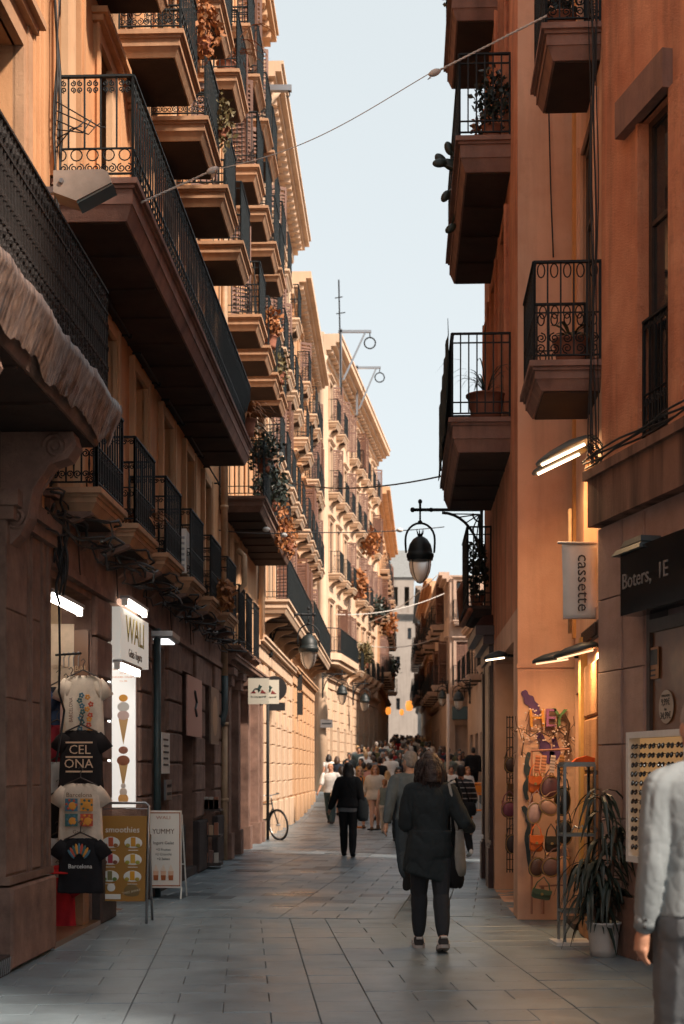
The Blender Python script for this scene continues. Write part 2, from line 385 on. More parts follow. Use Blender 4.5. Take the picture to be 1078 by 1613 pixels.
def curl(mb, M3, s0, z0, s1, z1, r, turns=1.25, flip=1, th=.006):
    """C/S scroll from (s0,z0) to (s1,z1) on a panel, ending in a spiral of radius r"""
    pts = []
    for k in range(13):
        t = k / 12; a = t * turns * 2 * math.pi; rr = r * (1 - .75 * t)
        pts.append((s1 + flip * (math.cos(a + math.pi/2) * rr), z1 + r + (math.sin(a - math.pi/2) * rr) * 1.0))
    pts = [(s0, z0)] + pts
    mb.tube([M3(a, b_) for a, b_ in pts], th, 4, False)
def circ(mb, M3, s, z, rx, rz, th=.006, n=12):
    pts = [M3(s + rx*math.cos(2*math.pi*k/n), z + rz*math.sin(2*math.pi*k/n)) for k in range(n + 1)]
    mb.tube(pts, th, 4, False)
def spiral(mb, M3, s, z, r, a0, turns, th=.006, n=14):
    mb.tube([M3(s + r*(1 - .8*k/n)*math.cos(a0 + turns*2*math.pi*k/n), z + r*(1 - .8*k/n)*math.sin(a0 + turns*2*math.pi*k/n)) for k in range(n + 1)], th, 4, False)

def rail_side(mb, a, b_, h, style):
    a = Vector(a); b_ = Vector(b_); L = (b_ - a).length; t = (b_ - a) / L
    M3 = lambda s, z: (a.x + t.x*s, a.y + t.y*s, z)
    def rail(z, w_=.03, hh=.014): mb.bar(M3(0, z), M3(L, z), w_, hh)
    rail(h, .04, .018); rail(.05, .025, .012)
    def bars(sp, w_, z0, z1, bulge=False):
        n = max(1, round(L / sp))
        for i in range(n + 1):
            s = L * i / n; mb.bar(M3(s, z0), M3(s, z1), w_)
            if bulge:
                for zz in (.32, .5, .7): mb.ell(M3(s, z0 + (z1 - z0) * zz), w_*1.15, w_*1.15, w_*1.7, 5, 3)
        return n
    if style == 'plain':
        rail(.16, .02, .012); bars(.115, .014, .05, h)
    elif style == 'dense':
        rail(.17, .02, .012); rail(h - .1, .02, .012); bars(.085, .015, .05, h)
    elif style == 'scroll':
        rail(.27, .02, .012); n = bars(.13, .014, .27 if L < 3 else .05, h); n = max(1, round(L / .13)); q = L / n
        for i in range(n):
            s = q * (i + .5)
            for sg in (-1, 1):
                spiral(mb, M3, s + sg*q*.22, h - .06, .026, math.pi/2, 1.4 * sg); spiral(mb, M3, s + sg*q*.22, h - .115, .026, -math.pi/2, -1.4 * sg)
            circ(mb, M3, s, .215, .05, .05); spiral(mb, M3, s - .03, .1, .04, math.pi/2, 1.5); spiral(mb, M3, s + .03, .1, .04, math.pi/2, -1.5)
    elif style == 'curl':
        rail(.36, .02, .01); n = bars(.12, .014, .05, h); q = L / n
        for i in range(n):
            s = q * (i + .5)
            spiral(mb, M3, s - q*.25, h - .05, .028, 0, 1.4); spiral(mb, M3, s + q*.25, h - .05, .028, math.pi, -1.4)
            for sg in (-1, 1):
                spiral(mb, M3, s + sg*q*.25, .3, .035, math.pi/2, 1.5*sg); spiral(mb, M3, s + sg*q*.25, .12, .035, -math.pi/2, -1.5*sg)
                mb.tube([M3(s + sg*q*.25 + (.035 if sg < 0 else -.035) , .3), M3(s + sg*.004, .21), M3(s + sg*q*.25 + (.035 if sg < 0 else -.035), .12)], .006, 4, False)
    elif style == 'oval':
        rail(.42, .016, .01); n = bars(.115, .014, .05, h); q = L / n
        for i in range(n):
            s = q * (i + .5)
            circ(mb, M3, s, h - .075, .032, .06); circ(mb, M3, s, .36, .028, .05)
            spiral(mb, M3, s, .2, .046, math.pi/2, 1.6 if i % 2 else -1.6); spiral(mb, M3, s, .11, .046, -math.pi/2, 1.6 if i % 2 else -1.6)
    elif style == 'ornate':
        rail(.34, .03, .016); rail(h - .17, .03, .014); bars(.075, .02, .05, h, True)
        n = max(1, round(L / .15)); q = L / n
        for i in range(n):
            s = q * (i + .5)
            for zz, rr in ((h - .085, .06), (.2, .065), (.1, .045), (.29, .04)):
                spiral(mb, M3, s - q*.2, zz, rr, 0, 1.4, .011, 10); spiral(mb, M3, s + q*.2, zz, rr, math.pi, -1.4, .011, 10)
                mb.ell(M3(s, zz), .028, .028, .028, 6, 4)
    for e in (0, L): mb.bar(M3(e, 0), M3(e, h + .012), .022)

def balcony(root, u0, u1, z, proj=.65, style='plain', h=.9, slab='slab_tan', th=.22, rail='iron', brackets=0, y=0.0, name='balcony', under='under', sides=(True, True)):
    """stone slab with stepped mouldings (balcony) and its iron railing (sub-part); top of slab at z"""
    L = round(u1 - u0, 2)
    def sl():
        mb = MB(); p = proj
        mb.box(0, L, -p, .02, -.05, 0)
        mb.frus(.03, L - .03, -p + .03, .02, -.05 - .03, .03, L - .03, -p + .03, .02, -.05)
        mb.frus(.05, L - .05, -p + .05, .02, -th*.62, .05, L - .05, -p + .05, .02, -.08)
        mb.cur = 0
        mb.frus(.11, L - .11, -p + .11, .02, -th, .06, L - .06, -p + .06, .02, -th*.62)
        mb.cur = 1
        mb.box(.13, L - .13, -p + .13, .01, -th - .012, -th)  # inset dark sheet, its tone standing in for shade below the slab
        k = 1
        if L > 2.5:
            for i in range(1, int(L / .9)): mb.box(i*.9, i*.9 + .05, -p + .14, .01, -th - .035, -th - .012)
        if brackets:
            mb.cur = 0
            for i in range(brackets):
                s = .22 + (L - .44) * i / max(1, brackets - 1)
                poly = [(0, -th), (-p*.72, -th), (-p*.72, -th - .04), (-p*.6, -th - .08), (-p*.42, -th - .10), (-p*.26, -th - .16), (-p*.14, -th - .24), (-.03, -th - .30), (0, -th - .30)]
                mb.prism(poly, s - .055, s + .055, lambda a, b__, t: (t, a, b__))
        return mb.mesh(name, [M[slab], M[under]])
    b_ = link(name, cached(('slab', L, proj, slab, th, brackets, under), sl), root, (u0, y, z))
    def rl():
        mb = MB(); p = proj - .045
        if sides[0]: rail_side(mb, (.045, -.01), (.045, -p), h, style)
        rail_side(mb, (.045, -p), (L - .045, -p), h, style)
        if sides[1]: rail_side(mb, (L - .045, -p), (L - .045, -.01), h, style)
        return mb.mesh('railing', M[rail])
    link('railing', cached(('rail', L, proj, style, h, rail, sides), rl), b_, (0, 0, 0))
    return b_
def cornice(root, u0, u1, z, mat, steps=((.08, .15), (.18, .12), (.32, .10), (.45, .14), (.50, .06)), modillions=0, y=0.0):
    mb = MB(); zz = z
    for p, hh in steps: mb.box(u0, u1, y - p, y + .02, zz, zz + hh); zz += hh
    o = mb.build('cornice', mat, root)
    if modillions:
        n = int((u1 - u0) / modillions)
        me = cached(('mod', mat.name), lambda: MB().box(0, .14, -.30, 0, 0, .11).mesh('modillion', mat))
        for i in range(n): link('modillion', me, o, (u0 + modillions * (i + .25), y - .07, z + .155))
    return o
_blocks = {}
def block_pier(root, u0, u1, z0, z1, mat, bh=.42, proud=.05, gap=.022, y=0.0, plinth=.75, pmat=None, dep=.24, ch=.018):
    """banded pier of separate stones"""
    w_ = round(u1 - u0, 3)
    def blk(hh, pr, m):
        def f():
            mb = MB(); c = ch
            mb.box(0, w_, -pr + c, .05, 0, hh)
            mb.frus(0, w_, -pr + c, .0, gap*.2, 0, w_, -pr + c, .0, hh - gap*.2)
            mb2 = MB()
            x0, x1, yb, yf, a, b_ = 0, w_, dep, -pr, 0, hh
            mb2.add([(x0, yf + c, a), (x1, yf + c, a), (x1, yb, a), (x0, yb, a), (x0, yf + c, b_), (x1, yf + c, b_), (x1, yb, b_), (x0, yb, b_),
                     (x0 + c, yf, a + c), (x1 - c, yf, a + c), (x1 - c, yf, b_ - c), (x0 + c, yf, b_ - c)],
                    [(3, 2, 1, 0), (4, 5, 6, 7), (1, 2, 6, 5), (2, 3, 7, 6), (3, 0, 4, 7), (8, 9, 10, 11), (0, 1, 9, 8), (1, 5, 10, 9), (5, 4, 11, 10), (4, 0, 8, 11)])
            return mb2.mesh('stone_block', m)
        return cached(('blk', w_, round(hh, 3), pr, m.name, dep, ch), f)
    z = z0
    if plinth:
        link('stone_block', blk(plinth - gap, proud + .05, pmat or mat), root, (u0, y, z0)); z += plinth
    n = max(1, round((z1 - z) / bh)); hh = (z1 - z) / n
    for k in range(n): link('stone_block', blk(hh - gap, proud, mat), root, (u0, y - random.uniform(0, .006), z + hh * k + gap))
# ---------------------------------------------------------------- left row of houses
def left_house(name, label, d0, d1):
    o = building(name, label, (left_x(d0), d0), (left_x(d1), d1)); return o, (lambda d: (d - d0) * 1.00065)
# --- nearest house on the left (stone pier, balcony wrapped in torn sheet)
L1, U = left_house('stone_house', 'near left stone house with fluted pier and rusty ornate balcony', -9.0, 12.12)
ops = [(U(8.3), U(10.75), 0.0, 3.35), (U(9.55), U(11.25), 4.4, 7.25), (U(6.4), U(8.0), 4.4, 7.25), (U(9.55), U(11.25), 8.6, 11.0)]
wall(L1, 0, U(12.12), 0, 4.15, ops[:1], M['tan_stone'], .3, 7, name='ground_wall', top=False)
wall(L1, 0, U(12.12), 4.15, 12.3, ops[1:], M['ochre'], .3, 7)
for o in ops[1:]: window(L1, o[0], o[1], o[2], o[3], 'frame_dark', .3); surround(L1, o[0], o[1], o[2], o[3], M['slab_tan'], .2, .07)
mb = MB(); a = U(10.75); b_ = U(12.10)
mb.box(a, b_, -.06, .02, .66, 3.5)                                        # fluted pier face
for s, w_, p in ((.62, .05, .075), (.70, .03, .085), (1.02, .06, .09), (1.12, .05, .075), (1.25, .08, .085)):
    mb.box(a + s, a + s + w_, -p, -.058, .72, 3.42)
mb.box(a - .03, b_ + .02, -.13, .02, 3.42, 3.52); mb.box(a - .06, b_ + .03, -.17, .02, 3.52, 3.64); mb.box(a - .03, b_ + .02, -.10, .02, .66, .72)
mb.build('fluted_pilaster', M['tan_stone'], L1)
block_pier(L1, a - .02, b_ + .025, .0, .64, M['brown_stone'], .64, .12, plinth=0)
block_pier(L1, a + .001, a + .60, .725, 3.415, M['tan_stone'], .68, .068, plinth=0, gap=.01, ch=.006)
block_pier(L1, a + .74, a + 1.0, .725, 3.415, M['tan_stone'], .68, .075, plinth=0, gap=.01, ch=.006)
block_pier(L1, U(7.2), U(8.28), 0, 3.4, M['brown_stone'], .5, .05)
mb = MB(); mb.box(U(8.3), U(10.75), -.10, .3, 0, .14)
mb.build('door_step', M['dark_stone'], L1)
mb = MB()
for i in range(44): mb.bar((U(8.32) + i*.055, -.108, .012), (U(8.32) + i*.055 + .03, -.108, .125), .012, .008)
mb.build('tread_plate', M['steel'], L1)
mb = MB(); mb.box(U(8.3), U(10.75), .25, .3, .14, 3.35); mb.build('door', M['frame_dark'], L1)
# upper pilaster mouldings beside the boundary of the two houses
mb = MB()
for s, w_, p in ((11.36, .09, .07), (11.47, .05, .10), (11.56, .12, .05), (11.71, .05, .08), (11.78, .12, .04), (11.93, .05, .06), (12.0, .10, .03)):
    mb.box(U(s), U(s + w_), -p, .02, 4.5, 12.25)
mb.build('pilaster_moulding', M['ochre'], L1)
bal = balcony(L1, U(6.4), U(11.55), 4.42, .72, 'ornate', .95, 'tan_stone', .3, 'rust_iron', name='balcony')
for d_ in (10.95, 8.7):                                                # big scroll brackets under the balcony
    mb = MB()
    poly = [(0, 4.1), (-.55, 4.1), (-.58, 4.0), (-.52, 3.9), (-.40, 3.86), (-.30, 3.78), (-.24, 3.62), (-.22, 3.45), (-.15, 3.32), (-.08, 3.25), (0, 3.22)]
    mb.prism(poly, U(d_) - .11, U(d_) + .11, lambda p, q, t: (t, p, q))
    for sg in (-1, 1):
        M3 = lambda s, z: (U(d_) + sg*.115, s, z)
        spiral(mb, M3, -.42, 3.985, .10, 0, 2, .016, 22); spiral(mb, M3, -.11, 3.45, .09, math.pi, 2, .016, 22)
        mb.tube([M3(-.54, 4.02), M3(-.36, 3.84), M3(-.24, 3.66), M3(-.2, 3.45)], .012, 5)
    mb.build('scroll_bracket', M['brown_stone'], L1)
# torn protective sheet wrapped round the balcony edge
def drape(name, U0, U1, z, proj):
    mb = MB(); n, k = 150, 16; rnd = random.Random(3); vs = []
    for i in range(n + 1):
        u = U0 + (U1 - U0) * i / n
        sag = .045 * mnoise.noise((u*1.9, 0, 1)) + .03 * mnoise.noise((u*5.3, 0, 4)); tear = .09 * mnoise.noise((u*3.1, 3, 0)) + .05*mnoise.noise((u*11, 3, 0))
        for j in range(k + 1):
            t = j / k
            if t < .2: y = -proj + .10 - t*.7; zz = z + .10 + .05*math.sin(t*12) + sag
            else:
                q = (t - .2) / .8; y = -proj - .045 + .03 * math.sin(q * 2.8) + .10*q*q; zz = z + .10 + sag - q * (.30 + tear*.7)
            f = .012 * mnoise.noise((u*5 + t*3, t*4.0, 7)) + .012 * mnoise.noise((u*17 + 4*t, t*3, 9)) + .006*mnoise.noise((u*45, t*5, 2))
            vs.append((u, y - f * (.75 if t > .15 else .5) - .015, zz + f*.5))
    fs = [(i*(k+1)+j, (i+1)*(k+1)+j, (i+1)*(k+1)+j+1, i*(k+1)+j+1) for i in range(n) for j in range(k)]
    mb.add(vs, fs); me = mb.mesh(name, M['sheet'], True); return me
m, nt, b__ = newmat('torn_sheet'); b__.inputs['Base Color'].default_value = (.42, .30, .23, 1); b__.inputs['Roughness'].default_value = .45
tc = N(nt, 'ShaderNodeTexCoord'); mp = N(nt, 'ShaderNodeMapping'); mp.inputs['Scale'].default_value = (16, 8, 2.0); nt.links.new(tc.outputs['Object'], mp.inputs['Vector'])
n_ = N(nt, 'ShaderNodeTexNoise', Scale=1.6, Detail=8.0, Roughness=.7); nt.links.new(mp.outputs[0], n_.inputs['Vector'])
nt.links.new(ramp(nt, n_.outputs[0], [(.36, (.03, .021, .019)), (.5, (.13, .085, .066)), (.74, (.36, .26, .205))]), b__.inputs['Base Color'])
bp = N(nt, 'ShaderNodeBump', Strength=.6, Distance=.02); nt.links.new(n_.outputs[0], bp.inputs['Height']); nt.links.new(bp.outputs[0], b__.inputs['Normal'])
M['sheet'] = m
o = D.objects.new('torn_sheet', drape('torn_sheet', U(6.4), U(11.66), 4.36, .72)); COL.objects.link(o); o.location = L1.location; o.rotation_euler = L1.rotation_euler
tag(o, 'pale torn plastic sheet wrapped along the edge of the near left balcony', 'sheet')

# --- shop house with the long balcony
L2, U = left_house('ochre_house', 'ochre house above the clothes and ice cream shops with one long balcony', 12.12, 24.4)
mez = [12.95, 14.75, 16.65, 18.65, 20.65, 22.65]; upc = [14.05, 16.1, 18.15, 20.2, 22.25]
shops = [(12.2, 14.1, 0, 3.22), (14.9, 16.6, 0, 3.24), (17.35, 18.6, 0, 3.1), (19.85, 21.2, 0, 2.95), (22.25, 23.45, 0, 2.9)]
wops = [(c - .42, c + .42, 3.98, 6.1) for c in mez] + [(c - .45, c + .45, 6.7, 8.85) for c in mez] + [(c - .45, c + .45, 9.55, 11.55) for c in upc] + [(c - .45, c + .45, 12.15, 14.1) for c in upc]
wops = [(U(max(a, 12.3)), U(b_), c, d_) for a, b_, c, d_ in wops]
wall(L2, 0, U(24.4), 3.3, 15.6, wops, M['ochre'], .26, 7, ends=(False, True))
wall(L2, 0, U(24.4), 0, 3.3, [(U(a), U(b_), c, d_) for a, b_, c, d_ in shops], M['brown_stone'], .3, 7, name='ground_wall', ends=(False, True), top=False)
for i, o in enumerate(wops):
    window(L2, *o, fmat='frame_brown' if i % 3 else 'frame_dark', rev=.26, shutters=(0 if i < 12 else (0, 2, 0, 4)[i % 4]), bars=2)
    surround(L2, *o, M['ochre'] if i >= 6 else M['ochre_pale'], .12, .05, head=i >= 6)
for a, b_ in ((14.12, 14.88), (16.62, 17.33), (18.62, 19.83), (21.22, 22.23), (23.47, 24.36)):
    block_pier(L2, U(a), U(b_), 0, 3.26, M['brown_stone'], .42, .05, pmat=M['dark_stone'], plinth=.8)
mb = MB()                                                              # fascia course with framed panels under the mezzanine balconies
mb.box(U(12.14), U(24.38), -.075, .02, 3.28, 3.36)
for a, b_ in ((12.2, 14.05), (14.1, 16.05), (16.1, 16.95), (17.0, 18.9), (18.95, 20.9), (20.95, 22.7), (22.75, 24.3)): mb.box(U(a), U(b_), -.05, .02, 3.37, 3.86)
mb.box(U(12.14), U(24.38), -.10, .02, 3.87, 3.93)
mb.build('fascia', M['brown_stone'], L2)
for k, c in enumerate(mez[:6]): balcony(L2, U(max(c - .62, 12.2)), U(c + .62), 3.98, .46, 'curl', .86, 'slab_tan', .2, 'iron')
corb = MB().prism([(0, 3.78), (-.36, 3.78), (-.36, 3.75), (-.26, 3.71), (-.14, 3.67), (-.06, 3.60), (0, 3.56)], -.05, .05, lambda p, q, t: (t, p, q)).mesh('corbel', M['brown_stone'])
for c in mez:                                                          # curved stone corbels under the mezzanine balconies
    for s in (-.5, .5): link('corbel', corb, L2, (U(c + s), 0, 0))
balcony(L2, U(12.4), U(22.6), 6.68, .76, 'scroll', .9, 'slab_pink', .34, 'blue_iron', under='under')
for c in upc: balcony(L2, U(c - .68), U(c + .68), 9.55, .72, 'scroll' if c < 19 else 'dense', .9, 'slab_tan', .26, 'blue_iron')
for c in upc: balcony(L2, U(c - .68), U(c + .68), 12.15, .66, 'dense', .9, 'slab_tan', .26, 'blue_iron')
for c in [13.05] + [x + 1.025 for x in upc]: MB().box(U(c) - .16, U(c) + .16, -.045, .02, 6.95, 15.0).build('pilaster', M['ochre_pale'], L2)
cornice(L2, 0, U(24.4), 15.05, M['ochre_pale'], modillions=.5)
# awning rods above the windows
rod = cached(('rod',), lambda: MB().tube([(-.62, -.05, 0), (-.62, -.14, 0), (.62, -.14, 0), (.62, -.05, 0)], .014, 6).ell((.66, -.14, 0), .03, .03, .03, 6, 4).mesh('awning_rod', M['iron']))
for c in mez: link('awning_rod', rod, L2, (U(c), 0, 6.22))
for c in mez[1:]: link('awning_rod', rod, L2, (U(c), 0, 9.08))

# --- house behind the drainpipe, with the hanging garden balcony
L3, U = left_house('pilaster_house', 'ochre house with dark ground floor pilasters and a planted balcony', 24.4, 31.0)
c2 = [25.35, 27.15, 28.95, 30.4]
wops = [(c - .42, c + .42, 3.75, 5.85) for c in (25.3, 26.6, 28.0)] + [(c - .42, c + .42, zz, zz + 2.0) for zz in (6.28, 9.45, 12.05, 14.5) for c in c2]
gops = [(25.0, 25.9, 0, 3.1), (26.5, 27.4, 0, 3.1), (28.4, 29.6, 0, 3.0)]
wops = [(U(a), U(b_), c, d_) for a, b_, c, d_ in wops]; gops = [(U(a), U(b_), c, d_) for a, b_, c, d_ in gops]
wall(L3, 0, U(31.0), 3.4, 17.9, wops, M['ochre_pale'], .24, 7)
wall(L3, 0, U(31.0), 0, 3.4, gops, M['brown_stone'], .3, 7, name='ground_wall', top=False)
for i, o in enumerate(wops): window(L3, *o, fmat='frame_brown', rev=.24, shutters=0 if i < 3 else (2, 1, 4, 2, 0)[i % 5]); surround(L3, *o, M['ochre_pale'], .11, .05, head=i > 2)
for o in gops: window(L3, *o, fmat='frame_dark', rev=.3)
for d_ in (24.7, 26.2, 27.9, 29.95, 30.75):
    mb = MB(); mb.box(U(d_) - .17, U(d_) + .17, -.16, .02, .45, 3.0); mb.box(U(d_) - .22, U(d_) + .22, -.21, .02, 0, .45); mb.box(U(d_) - .22, U(d_) + .22, -.21, .02, 3.0, 3.18); mb.box(U(d_) - .27, U(d_) + .27, -.26, .02, 3.18, 3.3)
    mb.build('pilaster', M['brown_stone'], L3)
cornice(L3, 0, U(31.0), 3.3, M['tan_stone'], ((.12, .06), (.2, .08), (.28, .07), (.3, .04)))
for c in (25.3, 26.6, 28.0): balcony(L3, U(c - .52), U(c + .52), 3.72, .34, 'dense', 1.05, 'tan_stone', .14, 'iron')
balcony(L3, 0.02, U(31.0), 6.24, .8, 'dense', .95, 'tan_stone', .26, 'blue_iron')
for c in c2:
    balcony(L3, U(c - .62), U(min(c + .62, 31)), 9.45, .70, 'dense', .92, 'slab_tan', .26, 'blue_iron'); balcony(L3, U(c - .62), U(min(c + .62, 31)), 12.05, .66, 'dense', .92, 'slab_tan', .26, 'blue_iron')
    balcony(L3, U(c - .62), U(min(c + .62, 31)), 14.5, .5, 'dense', .92, 'slab_tan', .2, 'blue_iron')
cornice(L3, 0, U(31.0), 17.0, M['ochre_pale'], modillions=.45)

# --- sunlit banded houses
def house(root, U, d0, d1, cols, floors, mat, top, gz=0.0, gmat=None, long=(), style='plain', blat=None, slab='cream', gh=3.6, shut=(2, 0, 1, 4), proj=.6, brack=0, ww=.84, seed=1, plinth=.8, ghbands=True, pitch=0):
    rnd = random.Random(seed)
    wo = [(U(c) - ww/2, U(c) + ww/2, gz + z, gz + z + h_) for z, h_ in floors for c in cols]
    go = [(U(c) - .5, U(c) + .5, gz - .3, gz + 2.75) for c in cols]
    wall(root, U(d0), U(d1), gz + gh, top, wo, mat, .24, 7)
    wall(root, U(d0), U(d1), gz - .5, gz + gh, go, gmat or mat, .3, 7, name='ground_wall', top=False)
    for i, o in enumerate(wo):
        window(root, *o, fmat='frame_brown', rev=.24, shutters=shut[rnd.randrange(len(shut))]); surround(root, *o, mat, .12, .05)
    for o in go: window(root, o[0], o[1], gz, o[3], fmat='frame_dark', rev=.3)
    edges = [U(d0)] + [x for o in go for x in o[:2]] + [U(d1)]
    if ghbands:
        for a, b_ in zip(edges[0::2], edges[1::2]):
            if b_ - a > .15: block_pier(root, a + .01, b_ - .01, gz - .4, gz + gh - .35, gmat or mat, .45, .05, plinth=plinth + .4)
        block_pier(root, U(d0) + .01, U(d1) - .01, gz + gh - .33, gz + gh, gmat or mat, .32, .06, plinth=0)
    for k, (z, h_) in enumerate(floors):
        if k in long: balcony(root, U(d0) + .3, U(d1) - .3, gz + z - .05, proj + .1, style, .95, slab, .3, 'blue_iron', brackets=max(2, int((d1 - d0) / 1.6)) if brack else 0)
        else:
            for c in cols:
                if rnd.random() < .93: balcony(root, U(c) - .65, U(c) + .65, gz + z - .05, proj - .06*k, style, .92, slab, .24, 'blue_iron', brackets=2 if brack else 0)
    cornice(root, U(d0), U(d1), gz + gh - .02, mat, ((.1, .08), (.18, .08), (.22, .05)))
L4, U = left_house('cream_house', 'tall sunlit cream house with banded stone ground floor past the pilaster house', 31.0, 41.4)
house(L4, U, 31.0, 41.4, [32.1, 34.0, 35.9, 37.8, 39.7], [(5.35, 2.2), (8.6, 2.1), (11.5, 2.0), (14.0, 1.7)], M['cream'], 17.0, long=(0,), style='dense', brack=1, gh=4.3, seed=3)
cornice(L4, U(31.0), U(41.4), 16.3, M['cream'], ((.1, .2), (.22, .14), (.42, .1), (.55, .16), (.6, .07)), .42)
L5, U = left_house('narrow_cream_house', 'narrow sunlit cream house just before the side street on the left', 41.4, 53.0)
house(L5, U, 41.4, 53.0, [42.6, 44.6, 46.6, 48.6, 50.6, 52.1], [(5.6, 2.2), (8.7, 2.1), (11.4, 2.0), (13.6, 1.5)], M['ochre_pale'], 16.2, long=(0,), style='dense', brack=1, gh=4.4, seed=5)
cornice(L5, U(41.4), U(53.0), 15.4, M['cream'], ((.1, .2), (.25, .14), (.45, .1), (.6, .2)), .45)
# --- corner house past the side street: one face to the camera, one along the bending street
L6 = building('corner_house', 'sunlit corner house facing the side street with curved balcony and brown shutters', (-.75, 58.6), (2.0, 80.0))
U6 = lambda d: d - 58.6
house(L6, U6, 58.6, 80.0, [60.6, 63.0, 65.4, 67.8, 70.2, 72.6, 75.0, 77.4], [(5.6, 2.3), (9.2, 2.2), (12.6, 2.0), (15.6, 1.7)], M['cream'], 19.6, gz=.7, style='plain', brack=1, gh=4.6, seed=8, shut=(2, 2, 1, 4), proj=.6, ww=1.0, ghbands=True)
cornice(L6, 0, 21.4, 18.6, M['cream'], ((.1, .25), (.3, .15), (.5, .15), (.7, .25), (.75, .1)), .7)
mb = MB()                                                             # rounded corner pilaster and string courses on the face towards the camera
mb.lathe([(.24, .2), (.24, 5.2), (.22, 5.3), (.18, 5.6), (.18, 18.4), (.24, 18.6)], 20, (.08, .08, 0))
for z in (5.3, 9.2, 12.8, 18.5): mb.box(-.14, .02, .3, 7, z, z + .25)
mb.build('corner_column', M['cream'], L6, True)
blk6 = cached(('blk6',), lambda: MB().frus(-.05, .05, 0, .88, 0, -.05, .05, 0, .88, .50).mesh('stone_block', M['cream']))
for r_ in range(9):
    for c in range(6): link('stone_block', blk6, L6, (0, .45 + c*.9 - (.45 if r_ % 2 else 0) + (.45 if r_ % 2 and c == 0 else 0), .3 + r_*.52))
def curved_balcony(root, z, r_, u_len):
    mb = MB(); path = [(-r_, 3.5)] + [(-r_*math.cos(a), -r_*math.sin(a)) for a in [R(x) for x in range(0, 91, 15)]] + [(u_len, -r_)]
    outer = path; inner = [(0.02, 3.5), (.02, .02), (u_len, .02)]
    mb.prism(outer + inner[::-1], z - .28, z, lambda a, b_, t: (a, b_, t))
    sm = [(a*.86, b_*.86 if b_ < 0 else b_) for a, b_ in path]; mb.prism(sm + inner[::-1], z - .45, z - .28, lambda a, b_, t: (a, b_, t))
    o = mb.build('balcony', M['cream'], root)
    rb = MB(); p = [(a*.95, b_*.95 if b_ < 0 else b_) for a, b_ in path]
    for zz in (z + .08, z + 1.0): rb.tube([(a, b_, zz) for a, b_ in p], .02, 5)
    for (a, b_), (c, d_) in zip(p, p[1:]):
        n = max(1, int(math.hypot(c - a, d_ - b_) / .13))
        for i in range(n): t = i / n; rb.bar((a + (c-a)*t, b_ + (d_-b_)*t, z), (a + (c-a)*t, b_ + (d_-b_)*t, z + 1.0), .016)
    rb.build('railing', M['blue_iron'], o)
curved_balcony(L6, 6.35, .75, 6.0)
L7 = building('far_left_house', 'far sunlit ochre house with planted balconies at the bend on the left', (2.0, 80.0), (3.4, 104.0)); U7 = lambda d: d - 80.0
house(L7, U7, 80.0, 104.0, [81.6 + 2.5*i for i in range(9)], [(5.0, 2.1), (8.2, 2.0), (11.2, 1.9)], M['ochre_pale'], 17.3, gz=2.2, style='plain', gh=4.0, seed=11, proj=.7, ww=1.0, ghbands=False)
cornice(L7, 0, 24, 16.9, M['ochre_pale'], ((.2, .2), (.5, .2), (.7, .2)))
# far tower closing the street
TW = building('far_tower', 'pale grey stone tower closing the far end of the street', (5.0, 150.0), (7.9, 150.0))
to = [(.7, 1.1, 12.5, 13.6), (1.9, 2.3, 15.4, 16.6), (.7, 1.1, 8, 9.2)]
wall(TW, -3.0, 3.4, 3, 18.0, to, M['far_stone'], .25, 5)
for o in to: window(TW, *o, fmat='frame_dark', rev=.25)
cornice(TW, -3.0, 3.4, 17.6, M['far_stone'], ((.15, .2), (.35, .2), (.5, .2)))
wall(TW, -.1, 2.6, 18.2, 22.0, [(.4, .9, 19, 21), (1.6, 2.1, 19, 21)], M['far_stone'], .25, 4, name='upper_stage', y=.6)
mb = MB(); mb.frus(-.3, 2.8, .4, 4.8, 22.0, .5, 2.0, 1.6, 3.4, 25.0); mb.build('slate_roof', simple('slate', (.22, .23, .23), .6, noise=.3), TW)
for i in range(9): MB().box(-3 + i*.72, -2.6 + i*.72, -.45, 0, 18.2, 18.75).build('merlon', M['far_stone'], TW)
mb = MB(); mb.box(-8, 8, 0, 4, 0, 11); 
FB = building('far_block', 'pale plain building filling the gap at the far end behind the crowd', (6.0, 165.0), (10.0, 165.0))
fo = [(x, x + .7, z, z + 1.4) for x in (-1.2, 1.4, 4.2, 6.0) for z in (11.2,)]
wall(FB, -10, 12, 3, 15, fo, M['far_stone'], .25, 4)
for o in fo: window(FB, *o, fmat='frame_brown', rev=.25)

# ---------------------------------------------------------------- right side
# nearest right: orange wall, slightly turned towards the camera
def r1x(d): return 2.24 + .207 * (12.3 - d)
R1 = building('orange_house', 'rough orange rendered house at the right edge with stained concrete ledge', (2.24, 12.3), (r1x(4.3), 4.3)); U1 = lambda d: (12.3 - d) * 1.0212
wo = [(U1(11.5), U1(10.92), 4.18, 6.75), (U1(8.6), U1(7.6), 4.18, 6.75), (U1(8.6), U1(7.6), 8.6, 10.8), (U1(11.6), U1(10.7), 8.75, 10.8)]
wall(R1, 0, U1(4.3), 4.08, 13.0, wo, M['orange'], .15, 6)
for o in wo:
    window(R1, *o, fmat='frame_dark', rev=.15)
for o in wo[1:]: surround(R1, *o, M['orange'], .12, .02, head=False)
mb = MB(); o = wo[0]; mb.box(o[0] - .32, o[1] + .02, -.085, .02, 6.75, 7.05); mb.build('window_lintel', M['slab_pink'], R1)
mb = MB(); mb.box(o[0] - .05, o[0] - .005, -.02, .02, 4.15, 6.75); mb.box(o[1] + .0, o[1] + .22, -.03, .02, 4.15, 6.75); mb.build('window_jamb', M['orange'], R1)
